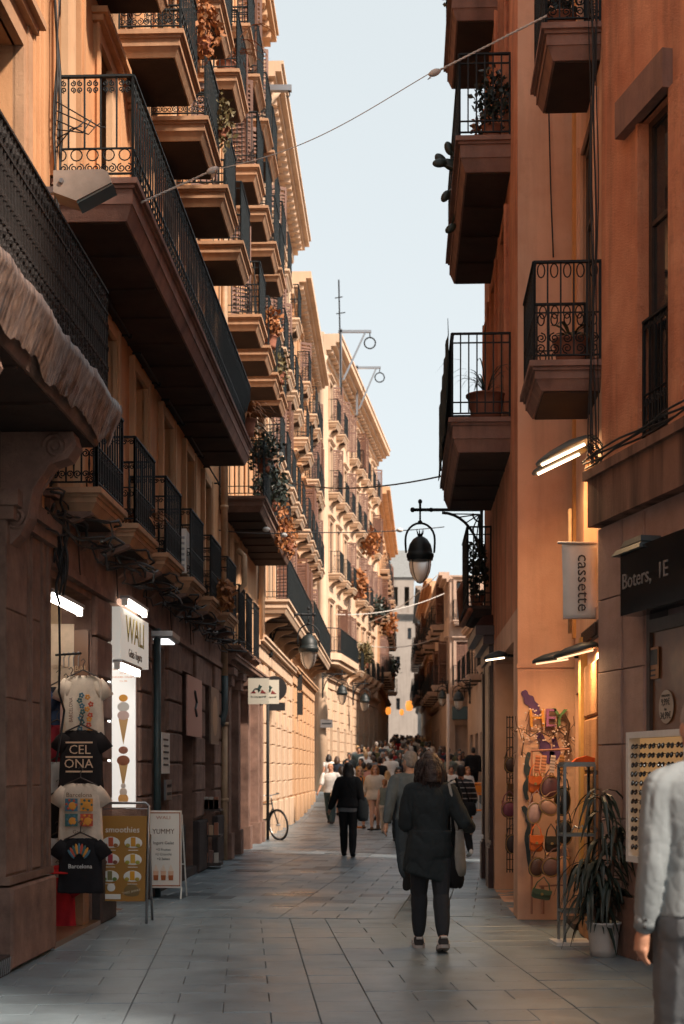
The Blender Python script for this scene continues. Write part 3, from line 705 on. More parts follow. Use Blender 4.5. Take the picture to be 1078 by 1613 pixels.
# iron guard inside the tall window
mb = MB(); rail_side(mb, (o[0] + .02, .025), (o[1] - .02, .025), .95, 'curl'); g_ = mb.build('window_guard', M['iron'], R1); g_.location = (0, 0, 4.18)
go = [(U1(11.38), U1(8.2), 0, 3.3)]
wall(R1, 0, U1(4.3), 0, 3.62, go, M['pink_stone'], .35, 6, name='ground_wall', top=False)
mb = MB(); mb.box(-.02, U1(4.3), -.12, .02, 3.62, 4.02); mb.box(-.04, U1(4.3), -.16, .02, 4.02, 4.10); mb.build('concrete_ledge', M['concrete'], R1)
block_pier(R1, .0, .50, 0, 3.6, M['pink_stone'], .6, .03, gap=.008, plinth=.5, pmat=M['brown_stone'], ch=.005)
block_pier(R1, .51, U1(11.40), 0, 3.6, M['pink_stone'], .6, .018, gap=.008, plinth=.5, pmat=M['brown_stone'], ch=.005)
# shop window of the near right shop
mb = MB()
mb.box(U1(11.38), U1(11.32), .0, .16, 0, 3.3); mb.box(U1(11.32), U1(8.2), .0, .14, 2.62, 2.72); mb.box(U1(11.32), U1(8.2), .0, .14, 0, .25); mb.box(U1(10.0), U1(9.94), .0, .02, .25, 2.62)
mb.build('shopfront_frame', M['frame_dark'], R1)
MB().box(U1(11.32), U1(8.2), .03, .05, .25, 2.62).build('shop_panel', simple('brown_shop_panel', (.16, .075, .035), .35, noise=.3), R1)
# recessed wall with the two small balconies
R2 = building('recessed_house', 'narrow recessed orange house with two small balconies between its neighbours', (2.36, 14.45), (2.245, 12.32)); U2 = lambda d: (14.45 - d) * 1.0015
wo = [(U2(13.72), U2(12.62), 5.15, 7.45), (U2(13.72), U2(12.62), 8.1, 10.3)]
wall(R2, 0, U2(12.32), 4.62, 12.9, wo, M['orange_pale'], .10, 6, ends=(False, False))
for o in wo: window(R2, *o, fmat='frame_brown', rev=.10); surround(R2, *o, M['orange_pale'], .09, .03, head=False)
arch0, arch1 = U2(13.65), U2(12.62)
wall(R2, 0, U2(12.32), 2.85, 4.62, [(arch0, arch1, 2.98, 4.55)], M['orange_pale'], .22, 6, name='arch_wall', ends=(False, False), top=False)
mb = MB(); ca = (arch0 + arch1) / 2; ra = (arch1 - arch0) / 2
for sg in (-1, 1):
    pts = [(ca + sg*ra, 4.55), (ca, 4.55)] + [(ca + sg*ra*math.sin(R(x)), 4.02 + .52*math.cos(R(x))) for x in range(0, 91, 10)]
    mb.prism(pts if sg < 0 else pts[::-1], -.002, .21)
mb.build('arch_spandrel', M['orange_pale'], R2)
MB().box(arch0, arch1, .20, .26, 2.98, 4.55).build('arch_panel', simple('yellow_render', (.62, .36, .12), .85, noise=.15, bump=.2), R2)
wall(R2, 0, U2(12.32), 0, 2.85, [(.06, U2(13.6), 0, 2.3)], M['orange_pale'], .8, 6, name='ground_wall', ends=(False, False), top=False)
MB().box(.0, U2(13.55), .78, .82, 0, 2.35).build('shop_back', simple('dark_shop', (.12, .05, .025), .7, noise=.3), R2)
block_pier(R2, U2(13.35), U2(12.36), 0, 2.5, plaster('rough_orange_stone', (.42, .19, .085), (.52, .26, .12), 2.5, .4, .8), .55, .035, gap=.014, plinth=.5)
mb = MB(); mb.box(U2(13.56), U2(13.38), -.06, .02, 0, 2.78); mb.build('door_pilaster', simple('yellow_paint', (.60, .33, .10), .7, noise=.2), R2)
mb = MB()
for i in range(13): mb.bar((U2(13.55) + i*.085, -.03, 2.72), (U2(13.55) + i*.085 + .03, -.03, 2.83), .035, .02)
mb.box(U2(13.6), U2(12.4), -.012, .0, 2.7, 2.85); mb.build('vent_grille', M['frame_dark'], R2)
MB().box(.06, U2(13.6), -.10, .3, 0, .06).build('door_sill', M['dark_stone'], R2)
balcony(R2, U2(13.52), U2(12.3), 5.08, .62, 'oval', .86, 'slab_pink', .24, 'iron', under='under')
balcony(R2, U2(13.52), U2(12.3), 8.0, .52, 'oval', .9, 'slab_pink', .28, 'iron', under='under')
MB().box(.012, .13, -.03, .02, 2.86, 12.8).build('corner_strip', simple('golden_render', (.62, .30, .10), .85, noise=.15, bump=.2), R2)
# projecting house with long balconies; its near end faces the camera
R3 = building('balcony_house', 'orange house projecting on the right with long dark planted balconies', (2.06, 20.6), (1.80, 14.6)); U3 = lambda d: (20.6 - d) * 1.0004
wo = [(U3(c + .42), U3(c - .42), z, z + 2.2) for z in (5.5, 8.55, 11.3) for c in (19.6, 18.0, 16.3)]
wall(R3, 0, U3(14.6), 3.2, 13.6, wo, M['orange'], .25, 4.6)
for o in wo: window(R3, *o, fmat='frame_dark', rev=.25); surround(R3, *o, M['orange'], .1, .04, head=False)
go = [(U3(18.3), U3(15.15), 0, 2.9)]
wall(R3, 0, U3(14.6), 0, 3.2, go, M['orange_pale'], .5, 4.6, name='ground_wall', top=False)
for s in (0,):
    mb = MB(); mb.box(U3(14.6) - .0, U3(14.6) + .012, .0, .62, 2.62, 13.5); mb.box(U3(14.6), U3(14.6) + .02, -.01, .62, 2.58, 2.62)
    mb.box(U3(14.6), U3(14.6) + .008, .0, .62, 0, 2.58)
    mb.build('end_panel', M['orange_pale'], R3)
MB().box(U3(18.3), U3(15.15), .45, .5, 0, 2.9).build('shop_back', M['frame_dark'], R3)
balcony(R3, U3(19.3), U3(15.5), 8.45, .60, 'dense', .9, 'slab_pink', .36, 'iron', under='under')
balcony(R3, U3(19.2), U3(15.5), 5.38, .68, 'dense', .92, 'slab_pink', .36, 'iron', under='under')
balcony(R3, U3(19.6), U3(17.6), 11.2, .62, 'dense', .92, 'slab_pink', .34, 'iron', under='under')
balcony(R3, U3(20.5), U3(18.9), 3.72, .36, 'dense', 1.05, 'dark_stone', .14, 'iron', under='under')
# dark carved shopfront posts at the corner of the square
mb = MB()
for d_, w_ in ((20.35, .30), (18.75, .42)):
    u = U3(d_)
    mb.box(u - w_/2, u + w_/2, -.03, .1, .55, 3.0); mb.box(u - w_/2 - .04, u + w_/2 + .04, -.07, .1, 0, .52); mb.box(u - w_/2 - .02, u + w_/2 + .02, -.05, .1, .52, .56)
    for q in (-.3, 0, .3): mb.box(u + q*w_ - .03, u + q*w_ + .03, -.05, -.02, .62, 2.9)
mb.box(U3(20.5), U3(18.5), -.06, .1, 3.0, 3.16); mb.box(U3(20.55), U3(18.42), -.14, .1, 3.16, 3.28); mb.box(U3(20.6), U3(18.36), -.24, .1, 3.28, 3.4)
mb.frus(U3(20.5), U3(18.5), -.25, .1, 3.4, U3(20.5), U3(18.6), -.12, .1, 3.56)
mb.box(U3(20.2), U3(18.95), -.02, .05, 0, 3.0)
mb.build('carved_shopfront', M['maroon_wood'], R3)
mb = MB(); mb.tube([(U3(20.45), -.32, 3.6), (U3(20.45), -.36, 4.1), (U3(20.4), -.30, 4.2)], .05, 8); mb.tube([(U3(20.45), -.32, 3.62), (U3(18.6), -.30, 3.62)], .04, 8)
mb.build('corner_pipe', M['terracotta'], R3, True)
# low row along the little square (mostly hidden behind the balcony house)
R4 = building('square_row_house', 'low house behind the orange barrier on the little square', (5.65, 64.0), (5.35, 22.0)); U4 = lambda d: (64.0 - d)  # mostly unseen; reach and height shaped to set the sun on the left fronts
wo = [(U4(c) - .45, U4(c) + .45, z, z + 1.9) for z in (5.4,) for c in (62, 59.5, 57, 54.5, 52, 49.5, 47, 44.5)]
wall(R4, 0, 42, 3.6, 7.8, wo, M['far_brown'], .25, 7)
for o in wo: window(R4, *o, fmat='frame_dark', rev=.25, shutters=0)
go = [(U4(c) - .7, U4(c) + .7, -.2, 3.1) for c in (62, 59.5, 57, 54.5, 52, 49.5, 47, 44.5)]
wall(R4, 0, 42, -.5, 3.6, go, M['far_brown'], .3, 7, name='ground_wall', top=False)
for o in go: window(R4, o[0], o[1], .05, o[3], fmat='frame_dark', rev=.3)
for c in (62, 59.5, 57, 52, 47): balcony(R4, U4(c) - .8, U4(c) + .8, 5.35, .6, 'plain', .95, 'far_brown', .22, 'iron')
cornice(R4, 0, 42, 7.5, M['far_brown'], ((.1, .1), (.25, .12), (.3, .08)))
# far right row
def far_right(name, label, d0, d1, x0, x1, top, mat, gz, seed):
    o = building(name, label, (x0, d0), (x1, d1)); L = math.hypot(d0 - d1, x0 - x1); U = lambda s: s
    n = max(2, int(L / 2.6)); cols = [L * (i + .5) / n for i in range(n)]
    house(o, U, 0, L, cols, [(4.6, 2.0), (7.7, 1.9)] + ([(10.6, 1.7)] if top - gz > 12.6 else []), mat, top, gz=gz, style='dense', gh=3.8, seed=seed, proj=.75, ww=1.0, ghbands=False, slab='far_brown', shut=(2, 0, 2, 4))
    cornice(o, 0, L, top - .3, mat, ((.1, .15), (.3, .15), (.45, .15)))
    return o
R5 = far_right('far_right_house', 'brownish far house with dark balconies just past the square on the right', 85.0, 66.0, 5.35, 4.95, 10.6, M['far_brown'], 1.0, 21)
R5b = building('square_end_house', 'brown house end facing the little square behind the white pole', (4.98, 65.8), (10.0, 65.8))
house(R5b, lambda s: s, 0, 5.0, [.75, 2.4, 4.1], [(4.6, 2.0), (7.6, 1.8)], M['far_brown'], 10.4, gz=.9, style='dense', gh=3.8, seed=31, proj=.6, ww=.9, ghbands=False, slab='far_brown', shut=(2, 0))
MB().box(.1, 4.9, -.35, .02, 3.9, 4.5).build('shop_awning', simple('teal_awning', (.06, .10, .11), .7), R5b)
R6 = far_right('far_right_house', 'far pinkish house in the middle of the shaded right row', 106.0, 85.2, 5.9, 5.36, 12.9, M['ochre_pale'], 2.0, 22)
R7 = far_right('far_right_house', 'farthest narrow house of the shaded right row beside the tower', 132.0, 106.2, 7.0, 5.92, 15.2, M['far_stone'], 3.0, 23)
# ---------------------------------------------------------------- street furniture, signs and wares
def PL(d, o, z): return Vector((left_x(d) + o, d, z))       # point on the left wall at depth d, o metres out into the street
_fc = {}
def text_mesh(body, size, mat, depth=.004, align='CENTER', sx=1.0):
    cu = D.curves.new('text', 'FONT'); cu.body = body; cu.size = size; cu.extrude = depth; cu.align_x = align; cu.align_y = 'CENTER'; cu.resolution_u = 2
    o = D.objects.new('text', cu); COL.objects.link(o); dg = bpy.context.evaluated_depsgraph_get(); dg.update()
    me = D.meshes.new_from_object(o.evaluated_get(dg)); D.objects.remove(o); D.curves.remove(cu)
    me.name = 'lettering'; me.materials.clear(); me.materials.append(mat)
    if sx != 1.0: me.transform(Matrix.Diagonal((sx, 1, 1, 1)))
    return me
def letters(body, size, mat, parent, loc, rot=(R(90), 0, 0), depth=.003, align='CENTER', sx=1.0, name='lettering'):
    return link(name, text_mesh(body, size, mat, depth, align, sx), parent, loc, rot)
def colmat(name, c, rough=.5): return simple(name, c, rough)

# --- lanterns
bowl_m, nt, b_ = newmat('frosted_glass'); b_.inputs['Base Color'].default_value = (.93, .92, .90, 1); b_.inputs['Roughness'].default_value = .5; b_.inputs['Transmission Weight'].default_value = 1.0; b_.inputs['IOR'].default_value = 1.08
tl_ = N(nt, 'ShaderNodeBsdfTranslucent'); tl_.inputs[0].default_value = (.9, .89, .87, 1); mx_ = N(nt, 'ShaderNodeMixShader'); mx_.inputs[0].default_value = .22
nt.links.new(b_.outputs[0], mx_.inputs[1]); nt.links.new(tl_.outputs[0], mx_.inputs[2]); nt.links.new(mx_.outputs[0], nt.nodes['Material Output'].inputs[0])
def lantern(label, anchor, sgn, arm, scale, lamp_drop=.0, group=None, name='street_lantern'):
    """iron wall bracket (anchor on the wall, sgn = direction of the arm in x), hoop, domed hood with crown, glass bowl"""
    t = thing(name, label, 'lantern', anchor, 0, group); s = scale
    b = MB(); e = sgn * arm
    b.tube([(0, 0, 0), (e + sgn*.07*s, 0, 0)], .022*s, 8); b.ell((e + sgn*.10*s, 0, 0), .035*s, .035*s, .035*s, 8, 6)
    b.tube([(e, 0, -.02*s), (e, 0, .09*s)], .018*s, 6); b.ell((e, 0, .11*s), .03*s, .03*s, .035*s, 8, 6)
    b.ell((e*.82, 0, 0), .035*s, .03*s, .03*s, 8, 6)
    arc = [(e*.62 * math.cos(R(a)) , 0, -.02*s - .62*s*math.sin(R(a)) * 1.0) for a in range(0, 91, 9)]
    arc = [(sgn*.02 + e*.62*(1 - math.sin(R(a))), 0, -.04*s - .66*s*(1 - math.cos(R(a)))) for a in range(0, 91, 9)]
    b.tube(arc, .02*s, 6)
    for a in range(12, 90, 13):
        q = (sgn*.02 + e*.62*(1 - math.sin(R(a))), 0, -.04*s - .66*s*(1 - math.cos(R(a)))); b.tube([(sgn*.03, 0, -.06*s), q], .009*s, 5)
    b.tube([(sgn*.12*math.cos(R(a))*s, 0, -.05*s - .12*s*math.sin(R(a))) for a in range(0, 91, 15)], .012*s, 5)
    b.ell((sgn*.015, 0, -.72*s), .035*s, .035*s, .05*s, 8, 6); b.box(-.02, .02, -.03, .03, -.78*s, .06*s)
    b.build('wall_bracket', M['iron'], t, True)
    h = MB(); w_ = .19*s; zt = -.16*s; zb = -.58*s
    hoop = [(e - w_, 0, zb), (e - w_*1.04, 0, zb + .12*s)] + [(e - w_*1.04*math.cos(R(a)), 0, zb + .18*s + .22*s*math.sin(R(a))) for a in range(0, 181, 15)] + [(e + w_*1.04, 0, zb + .12*s), (e + w_, 0, zb)]
    h.tube(hoop, .016*s, 6); h.tube([(e, 0, 0), (e, 0, zt)], .014*s, 6); h.ell((e, 0, zt - .01*s), .035*s, .035*s, .03*s, 8, 5)
    h.build('hoop', M['iron'], t, True)
    hd = MB(); hd.lathe([(.03*s, zb + .22*s), (.05*s, zb + .215*s), (.10*s, zb + .18*s), (.145*s, zb + .11*s), (.165*s, zb + .03*s), (.165*s, zb - .01*s), (.185*s, zb - .015*s), (.185*s, zb - .06*s), (.175*s, zb - .07*s), (.175*s, zb - .10*s), (.155*s, zb - .105*s)], 24, (e, 0, 0))
    hood = hd.build('hood', simple('teal_iron', (.010, .016, .017), .5), t, True)
    cr = MB(); cr.lathe([(.03*s, zb + .215*s), (.04*s, zb + .25*s), (.028*s, zb + .255*s)], 10, (e, 0, 0))
    for k in range(7):
        a = 2*math.pi*k/7; cr.tube([(e + .034*s*math.cos(a), .034*s*math.sin(a), zb + .25*s), (e + .052*s*math.cos(a), .052*s*math.sin(a), zb + .31*s)], [.008*s, .003*s], 4)
    cr.build('crown', M['iron'], hood)
    g = MB(); g.lathe([(.15*s, zb - .10*s), (.15*s, zb - .17*s), (.135*s, zb - .26*s), (.10*s, zb - .34*s), (.05*s, zb - .395*s), (.012*s, zb - .41*s)], 24, (e, 0, 0), False)
    gl = g.build('glass_bowl', bowl_m, t, True)
    rb = MB()
    for k in range(4):
        a = math.pi/2*k + .8; rb.tube([(e + r_*math.cos(a), r_*math.sin(a), zb + z_) for r_, z_ in ((.152*s, -.10*s), (.153*s, -.17*s), (.138*s, -.26*s), (.103*s, -.34*s), (.052*s, -.398*s), (.0, -.415*s))], .005*s, 4)
    rb.build('glazing_bar', M['iron'], gl)
    return t
lantern('large black lantern with crown hanging from the bracket on the right', P(759, 803, 20.4) + Vector((0, 0, 0)), -1, .88, 1.06)
lantern('black lantern on the left bracket above the rooster shop sign', P(426, 968, 33.5), 1, .90, 1.3)
lantern('far lantern on the corner house bracket, nearest of the far left ones', P(508, 1062, 57.9), 1, .80, 1.25, group='far lanterns')
lantern('far left lantern hanging over the crowd past the corner house', P(556, 1077, 66.0), 1, .55, 1.3, group='far lanterns')
lantern('far lantern on the right above the crowd, right of the white pole', P(741, 1072, 52.0), -1, .42, 1.1, group='far lanterns')
lantern('far lantern on the right above the crowd, left of the white pole', P(706, 1074, 63.0), -1, .25, 1.1, group='far lanterns')

# --- floodlight box on the left wall
t = thing('floodlight', 'grey boxy floodlight on the left by the long balcony end', 'floodlight', P(128, 300, 11.9))
mb = MB(); mb.prism([(-.21, .12), (.20, .13), (.24, .11), (.27, .02), (-.02, -.13), (-.21, -.06)], -.12, .12); hb = mb.build('housing', simple('grey_housing', (.30, .24, .20), .5, noise=.2), t)
mb = MB(); mb.box(-.02, .0, -.10, .10, -.02, .0); mb.tube([(-.14, -.125, .03), (-.14, -.14, .03)], .02, 8); mb.build('bolt', M['steel'], hb)
gl = MB(); gl.add([(-.018, -.11, -.135), (.272, -.11, .018), (.272, .11, .018), (-.018, .11, -.135), (-.01, -.11, -.15), (.285, -.11, .008), (.285, .11, .008), (-.01, .11, -.15)], [(3,2,1,0),(4,5,6,7),(0,1,5,4),(1,2,6,5),(2,3,7,6),(3,0,4,7)])
gl.build('lens', simple('flood_lens', (.05, .07, .075), .12), hb)
mb = MB(); mb.bar((-.21, 0, 0), (-.45, 0, 0), .05); mb.build('arm', M['steel'], t)

# --- wires and ropes
def wire(name, label, pts, r, mat='cable', sag=0.0, cat='cable', n=14, group=None):
    pts = [Vector(p) for p in pts]; out = []
    for a, b_ in zip(pts, pts[1:]):
        for i in range(n): q = i / n; p = a.lerp(b_, q); p.z -= sag * 4 * q * (1 - q); out.append(p)
    out.append(pts[-1]); mb = MB(); mb.tube(out, r, 5); o = mb.build(name, M[mat], None, True); return tag(o, label, cat, group)
a, b_, c, d_ = P(222, 319, 12.7), P(335, 268, 12.6), P(685, 114, 12.4), P(862, 24, 12.3)
mb = MB()
def twist(mb, a, b_, r, pitch, n):
    for ph in (0, math.pi):
        t = (b_ - a); L = t.length; t.normalize(); u = t.orthogonal().normalized(); v = t.cross(u)
        mb.tube([a + t*L*i/n + (u*math.cos(ph + 2*math.pi*L*i/n/pitch) + v*math.sin(ph + 2*math.pi*L*i/n/pitch))*r*.8 for i in range(n + 1)], r, 4)
twist(mb, a, b_, .006, .09, 60); twist(mb, c, d_, .006, .09, 80)
mid = [b_.lerp(c, q) - Vector((0, 0, .10*math.sin(math.pi*q) + .02*math.sin(5*q))) for q in [i/24 for i in range(25)]]
mb.tube(mid, .0042, 5)
for p in (b_, c): mb.ell(p, .06, .03, .03, 10, 6, Euler((0, R(-22), 0)).to_matrix())
mb.tube([c, c + Vector((-.06, 0, -.06)), c + Vector((-.03, 0, -.045))], .004, 4)
tag(mb.build('span_rope', M['rope'], None, True), 'pale twisted rope with two insulators slung across the street at the top', 'rope')
wire('span_cable', 'thin dark cable across the street at mid height in front of the sky', [P(440, 756, 31.0), P(705, 748, 19.0)], .012, sag=.18)
wire('span_cable', 'thin cable with string lamps across the street above the left lantern', [P(330, 833, 24.2), P(470, 838, 26), P(700, 830, 30)], .010, sag=.05)
wire('span_cable', 'thin pale cable crossing the street left of the large lantern', [P(528, 968, 62.0), P(700, 935, 66.0)], .02, 'rope', sag=.3)
wire('span_cable', 'far pale cable lowest across the gap between the far houses', [P(560, 1012, 70.0), P(694, 1002, 72.0)], .02, 'rope', sag=.4)
wire('span_cable', 'far pale cable upper across the gap between the far houses', [P(566, 985, 75.0), P(690, 905, 70.0)], .02, 'rope', sag=.4)
for i, (px, py, d_) in enumerate(((420, 834, 25), (447, 843, 25.7), (630, 835, 28))):
    mb = MB(); mb.ell((0, 0, 0), .07, .06, .045, 10, 6); o = mb.build('string_lamp', M['white'], None, True, P(px, py, d_)); tag(o, ('first small white lamp on the cable under the garden balcony', 'second small white lamp on the cable under the garden balcony', 'small dark disc lamp on the cable left of the large lantern')[i], 'lamp')
# cable bundle snaking under the mezzanine balconies
mb = MB(); rnd = random.Random(5)
for k in range(7):
    pts = []
    for i in range(70):
        d_ = 11.6 + i * .19; pts.append(PL(d_, .16 + .05*math.sin(i*.9 + k) + rnd.uniform(-.03, .03) + (.26 if abs(((d_ - 12.95) % 1.95) - .97) > .45 else .02)*(k % 2), 3.80 - .04*k + .05*math.sin(i*.7 + k*1.7) + rnd.uniform(-.03, .03)))
    mb.tube(pts, .009 + .003*(k % 3), 4)
for k in range(5):
    d_ = 13.0 + k*1.8; mb.tube([PL(d_ + .02*i, .1, 3.8 - .07*i + .02*math.sin(i*2)) for i in range(8)], .007, 4)
tag(mb.build('cable_bundle', M['cable'], None, True), 'tangle of black cables under the small left balconies', 'cables')
mb = MB()                                                             # bundle hanging beside the scroll bracket and up the party wall
for k in range(9):
    pts = [PL(12.2 + .05*math.sin(i*1.1 + k*2), .12 + .02*k % .07 + .03*math.sin(i + k), 3.75 - .09*i) for i in range(6 + k % 5)]; mb.tube(pts, .012, 4)
for k in range(4):
    pts = [PL(12.28 + .05*k + .03*math.sin(i*.8 + k*3), .07 + .02*math.sin(i*1.3 + k), 4.6 + .3*i) for i in range(24)]; mb.tube(pts, .008 + .003*k, 4)
mb.tube([PL(12.3, .1, 3.0), PL(12.25, .12, 2.5), PL(12.3, .1, 2.2), PL(12.5, .1, 2.05), PL(12.3, .12, 1.85), PL(12.2, .1, 1.6)], .01, 4)
for k in range(6): mb.tube([PL(12.3, .08, 6.9 + .08*k), PL(12.32, .2 + .05*k, 7.0 + .1*rnd.random()), PL(12.3, .3 + .04*k, 7.05 + .15*rnd.random())], .006, 4)
tag(mb.build('cable_bundle', M['cable'], None, True), 'black cables running up the joint between the two near left houses', 'cables')
mb = MB()                                                             # right side: up the corner and along the ledge
for k in range(5):
    x = 2.20 - .016*k; y = 12.28 + .03*(k % 3)
    mb.tube([(x + .012*math.sin(i*.9 + k), y, 4.15 + .28*i) for i in range(34)], .005 + .003*(k % 2), 4)
for k in range(4):
    mb.tube([(r1x(d_) - .14 - .012*k + .008*math.sin(d_*9 + k), d_, 4.14 + .018*k + .015*math.sin(d_*5 + k*2)) for d_ in [12.28 - .16*i for i in range(22)]], .010, 4)
for k in range(7):
    a = rnd.uniform(0, 6); mb.tube([(2.17 + .07*math.cos(a + j*.8), 12.22 + .04*math.sin(a + j), 4.2 + .09*math.sin(a + j*.7) + .02*k) for j in range(9)], .006, 4)
tag(mb.build('cable_bundle', M['cable'], None, True), 'black cables down the corner and along the ledge on the right', 'cables')
wire('hanging_cable', 'dark cable running down the pale orange end wall on the right', [P(865, 178, 14.52), P(868, 300, 14.52), P(872, 405, 14.52)], .008, n=4)

# --- drainpipes
t = thing('drainpipe', 'painted drainpipe with a dark teal lower length between the left houses', 'drainpipe', PL(24.35, .1, 0))
MB().tube([(0, 0, 3.1), (0, 0, 15.0)], .06, 10).build('pipe', M['pipe'], t, True)
MB().tube([(0, 0, .0), (0, 0, 2.3)], .055, 10).build('pipe', M['pipe'], t, True)
MB().tube([(0, 0, 3.15), (0, 0, 2.55), (-.03, -.05, 2.42), (-.05, -.1, 2.3)], .065, 10).build('pipe', M['pipe_teal'], t, True)
for z in (1.0, 2.3, 4.0, 6.0, 8.5, 11): MB().tube([(0, 0, z), (0, 0, z + .06)], .075, 10).build('collar', M['pipe'], t, True)
t = thing('drainpipe', 'dark thin drainpipe beside the door right of the ice cream shop', 'drainpipe', PL(17.3, .12, 0))
MB().tube([(0, 0, 0), (0, 0, 3.25)], .045, 10).build('pipe', M['pipe_teal'], t, True)
t = thing('drainpipe', 'short crooked pipe under the garden balcony on the left', 'drainpipe', PL(25.0, .25, 4.3))
MB().tube([(0, 0, 0), (0, 0, .35), (.12, 0, .5), (.12, 0, 1.0), (0, 0, 1.1)], .05, 8).build('pipe', M['pipe'], t, True)
t = thing('drainpipe', 'cream drainpipe up the front of the sunlit house left', 'drainpipe', PL(31.05, .12, 0))
MB().tube([(0, 0, 4.4), (0, 0, 15.9), (.25, 0, 16.2), (.4, 0, 16.4)], .07, 8).build('pipe', M['cream'], t, True)
t = thing('drainpipe', 'thin white conduit on the recessed wall above the banner', 'drainpipe', (2.2, 13.75, 2.85))
MB().tube([(0, 0, 0), (0, 0, 1.2)], .018, 8).build('pipe', M['pipe'], t, True)

# --- clothes shop room and wares
def room(name, parent, x0, x1, y0, y1, z0, z1, mat):
    mb = MB(); mb.quad((x0, y1, z0), (x1, y1, z0), (x1, y1, z1), (x0, y1, z1)); mb.quad((x0, y0, z0), (x0, y1, z0), (x0, y1, z1), (x0, y0, z1)); mb.quad((x1, y1, z0), (x1, y0, z0), (x1, y0, z1), (x1, y1, z1))
    mb.quad((x0, y0, z1), (x0, y1, z1), (x1, y1, z1), (x1, y0, z1)); mb.quad((x0, y0, z0), (x1, y0, z0), (x1, y1, z0), (x0, y1, z0))
    return mb.build(name, mat, parent)
U = lambda d: (d - 12.12) * 1.00065
M['shop_wall'] = simple('warm_shop_wall', (.45, .30, .18), .7, noise=.25, nscale=3)
room('shop_room', L2, U(12.18), U(14.12), .29, 1.6, .02, 3.24, M['shop_wall'])
room('shop_room', L2, U(14.88), U(16.62), .29, 1.6, .02, 3.26, simple('white_shop_wall', (.62, .58, .52), .6, noise=.15))
for a, b_, z in ((17.35, 18.6, 3.1), (19.85, 21.2, 2.95), (22.25, 23.45, 2.9)):
    mb = MB(); mb.box(U(a), U(b_), .24, .30, 0, z); dr = mb.build('door', M['frame_dark'], L2)
    mb = MB()
    for q in (.1, .55): mb.box(U(a) + (U(b_) - U(a))*q, U(a) + (U(b_) - U(a))*(q + .35), .21, .24, .3, 1.2); mb.box(U(a) + (U(b_) - U(a))*q, U(a) + (U(b_) - U(a))*(q + .35), .215, .24, 1.35, z - .3)
    mb.build('door_panel', M['frame_brown'], dr)
    MB().box(U(a), U(b_), -.06, .24, 0, .12).build('door_step', M['dark_stone'], L2)
MB().box(U(12.2), U(14.1), -.09, .3, 0, .05).build('door_sill', simple('brass_sill', (.22, .13, .075), .35, .4), L2)
def tube_light(label, p, L, rot, strength, col=(1.0, .93, .82)):
    t = thing('tube_light', label, 'light', p, rot)
    MB().box(-L/2, L/2, -.05, .05, .035, .07).build('housing', M['steel'], t)
    MB().tube([(-L/2 + .03, 0, 0), (L/2 - .03, 0, 0)], .03, 10).build('tube', glow('tube_glow', col, strength), t, True)
    for s in (-1, 1): MB().box(s*L/2 - .02, s*L/2 + .02, -.03, .03, -.035, .045).build('socket', M['white'], t)
    return t
wrot = math.atan2(1, .036)
tube_light('bright tube light at the top of the clothes shop opening', PL(13.2, -.06, 3.06), 1.3, wrot, 10)
tube_light('bright tube light above the gelato sign on the left', PL(15.6, .16, 3.3), 1.2, wrot, 4)
tube_light('bright tube light under the gelato sign on the left', PL(15.5, .10, 2.62), 1.2, wrot, 10)
t = thing('door_lamp', 'flat dark lamp over the doorway right of the gelato sign', 'lamp', PL(17.6, .0, 3.16))
mb = MB(); mb.box(0, .30, -.35, .45, 0, .06); mb.frus(.02, .28, -.33, .43, -.03, 0, .30, -.35, .45, 0); mb.build('housing', M['steel'], t); MB().box(.06, .24, -.28, .38, -.045, -.03).build('lens', glow('dim_lens', (.9, .9, .9), .8), t)
# board with shop lettering inside the clothes shop top
t = thing('shop_board', 'cream and brown board with pale lettering inside the clothes shop top', 'board', PL(14.05, -.18, 2.45), 0)
MB().box(-.46, .02, -.01, .01, -.36, .52).build('panel', simple('cream_board', (.66, .50, .36), .4, noise=.25, nscale=5), t); MB().box(.021, .16, -.012, .012, -.40, .46).build('panel', simple('brown_board', (.20, .10, .055), .4), t)
letters('BAL', .075, colmat('tan_print', (.5, .33, .2)), t, (.09, -.016, .08)); letters('BARCELONA', .045, colmat('beige_print', (.55, .4, .28)), t, (-.14, -.014, .1), sx=.8)

def tshirt(col, w_=.44, h_=.62, seed=0, fold=.012, lettering=None):
    """shirt hanging flat, facing -y, origin at the collar"""
    def f():
        mb = MB(); rings = []
        prof = [(-h_, .50, .06), (-h_ + .02, .51, .06), (-h_*.9, .50, .06), (-h_*.8, .49, .06), (-h_*.7, .485, .06), (-h_*.6, .48, .058), (-h_*.5, .475, .058), (-h_*.4, .47, .056), (-h_*.28, .465, .055), (-h_*.16, .46, .05), (-h_*.09, .44, .045), (-h_*.04, .32, .035), (-.015, .19, .03), (-.03, .16, .02)]
        for z, hw, dp in prof:
            rings.append([Vector((w_*hw*math.cos(a), -dp*math.sin(a)*.42 + fold*mnoise.noise((math.cos(a)*5 + seed, z*3.2 + math.cos(a)*2, math.sin(a) + seed))*2.6, z + .01*mnoise.noise((math.cos(a)*4, seed, z)))) for a in [2*math.pi*j/28 for j in range(28)]])
        mb.loft(rings)
        for s in (-1, 1):
            base = Vector((s*w_*.34, 0, -h_*.10)); tip = Vector((s*w_*.57, -.01, -h_*.36)); pts = []
            ring = []
            for q, rr in ((0, .05), (.4, .066), (1.0, .07)):
                c = base.lerp(tip, q); ax = (tip - base).normalized(); u = Vector((ax.z, 0, -ax.x)); v = Vector((0, 1, 0))
                ring.append([c + u*rr*math.cos(2*math.pi*j/10) + v*.018*math.sin(2*math.pi*j/10) for j in range(10)])
            mb.loft(ring)
        return mb.mesh('shirt', cloth(col), True)
    return f()
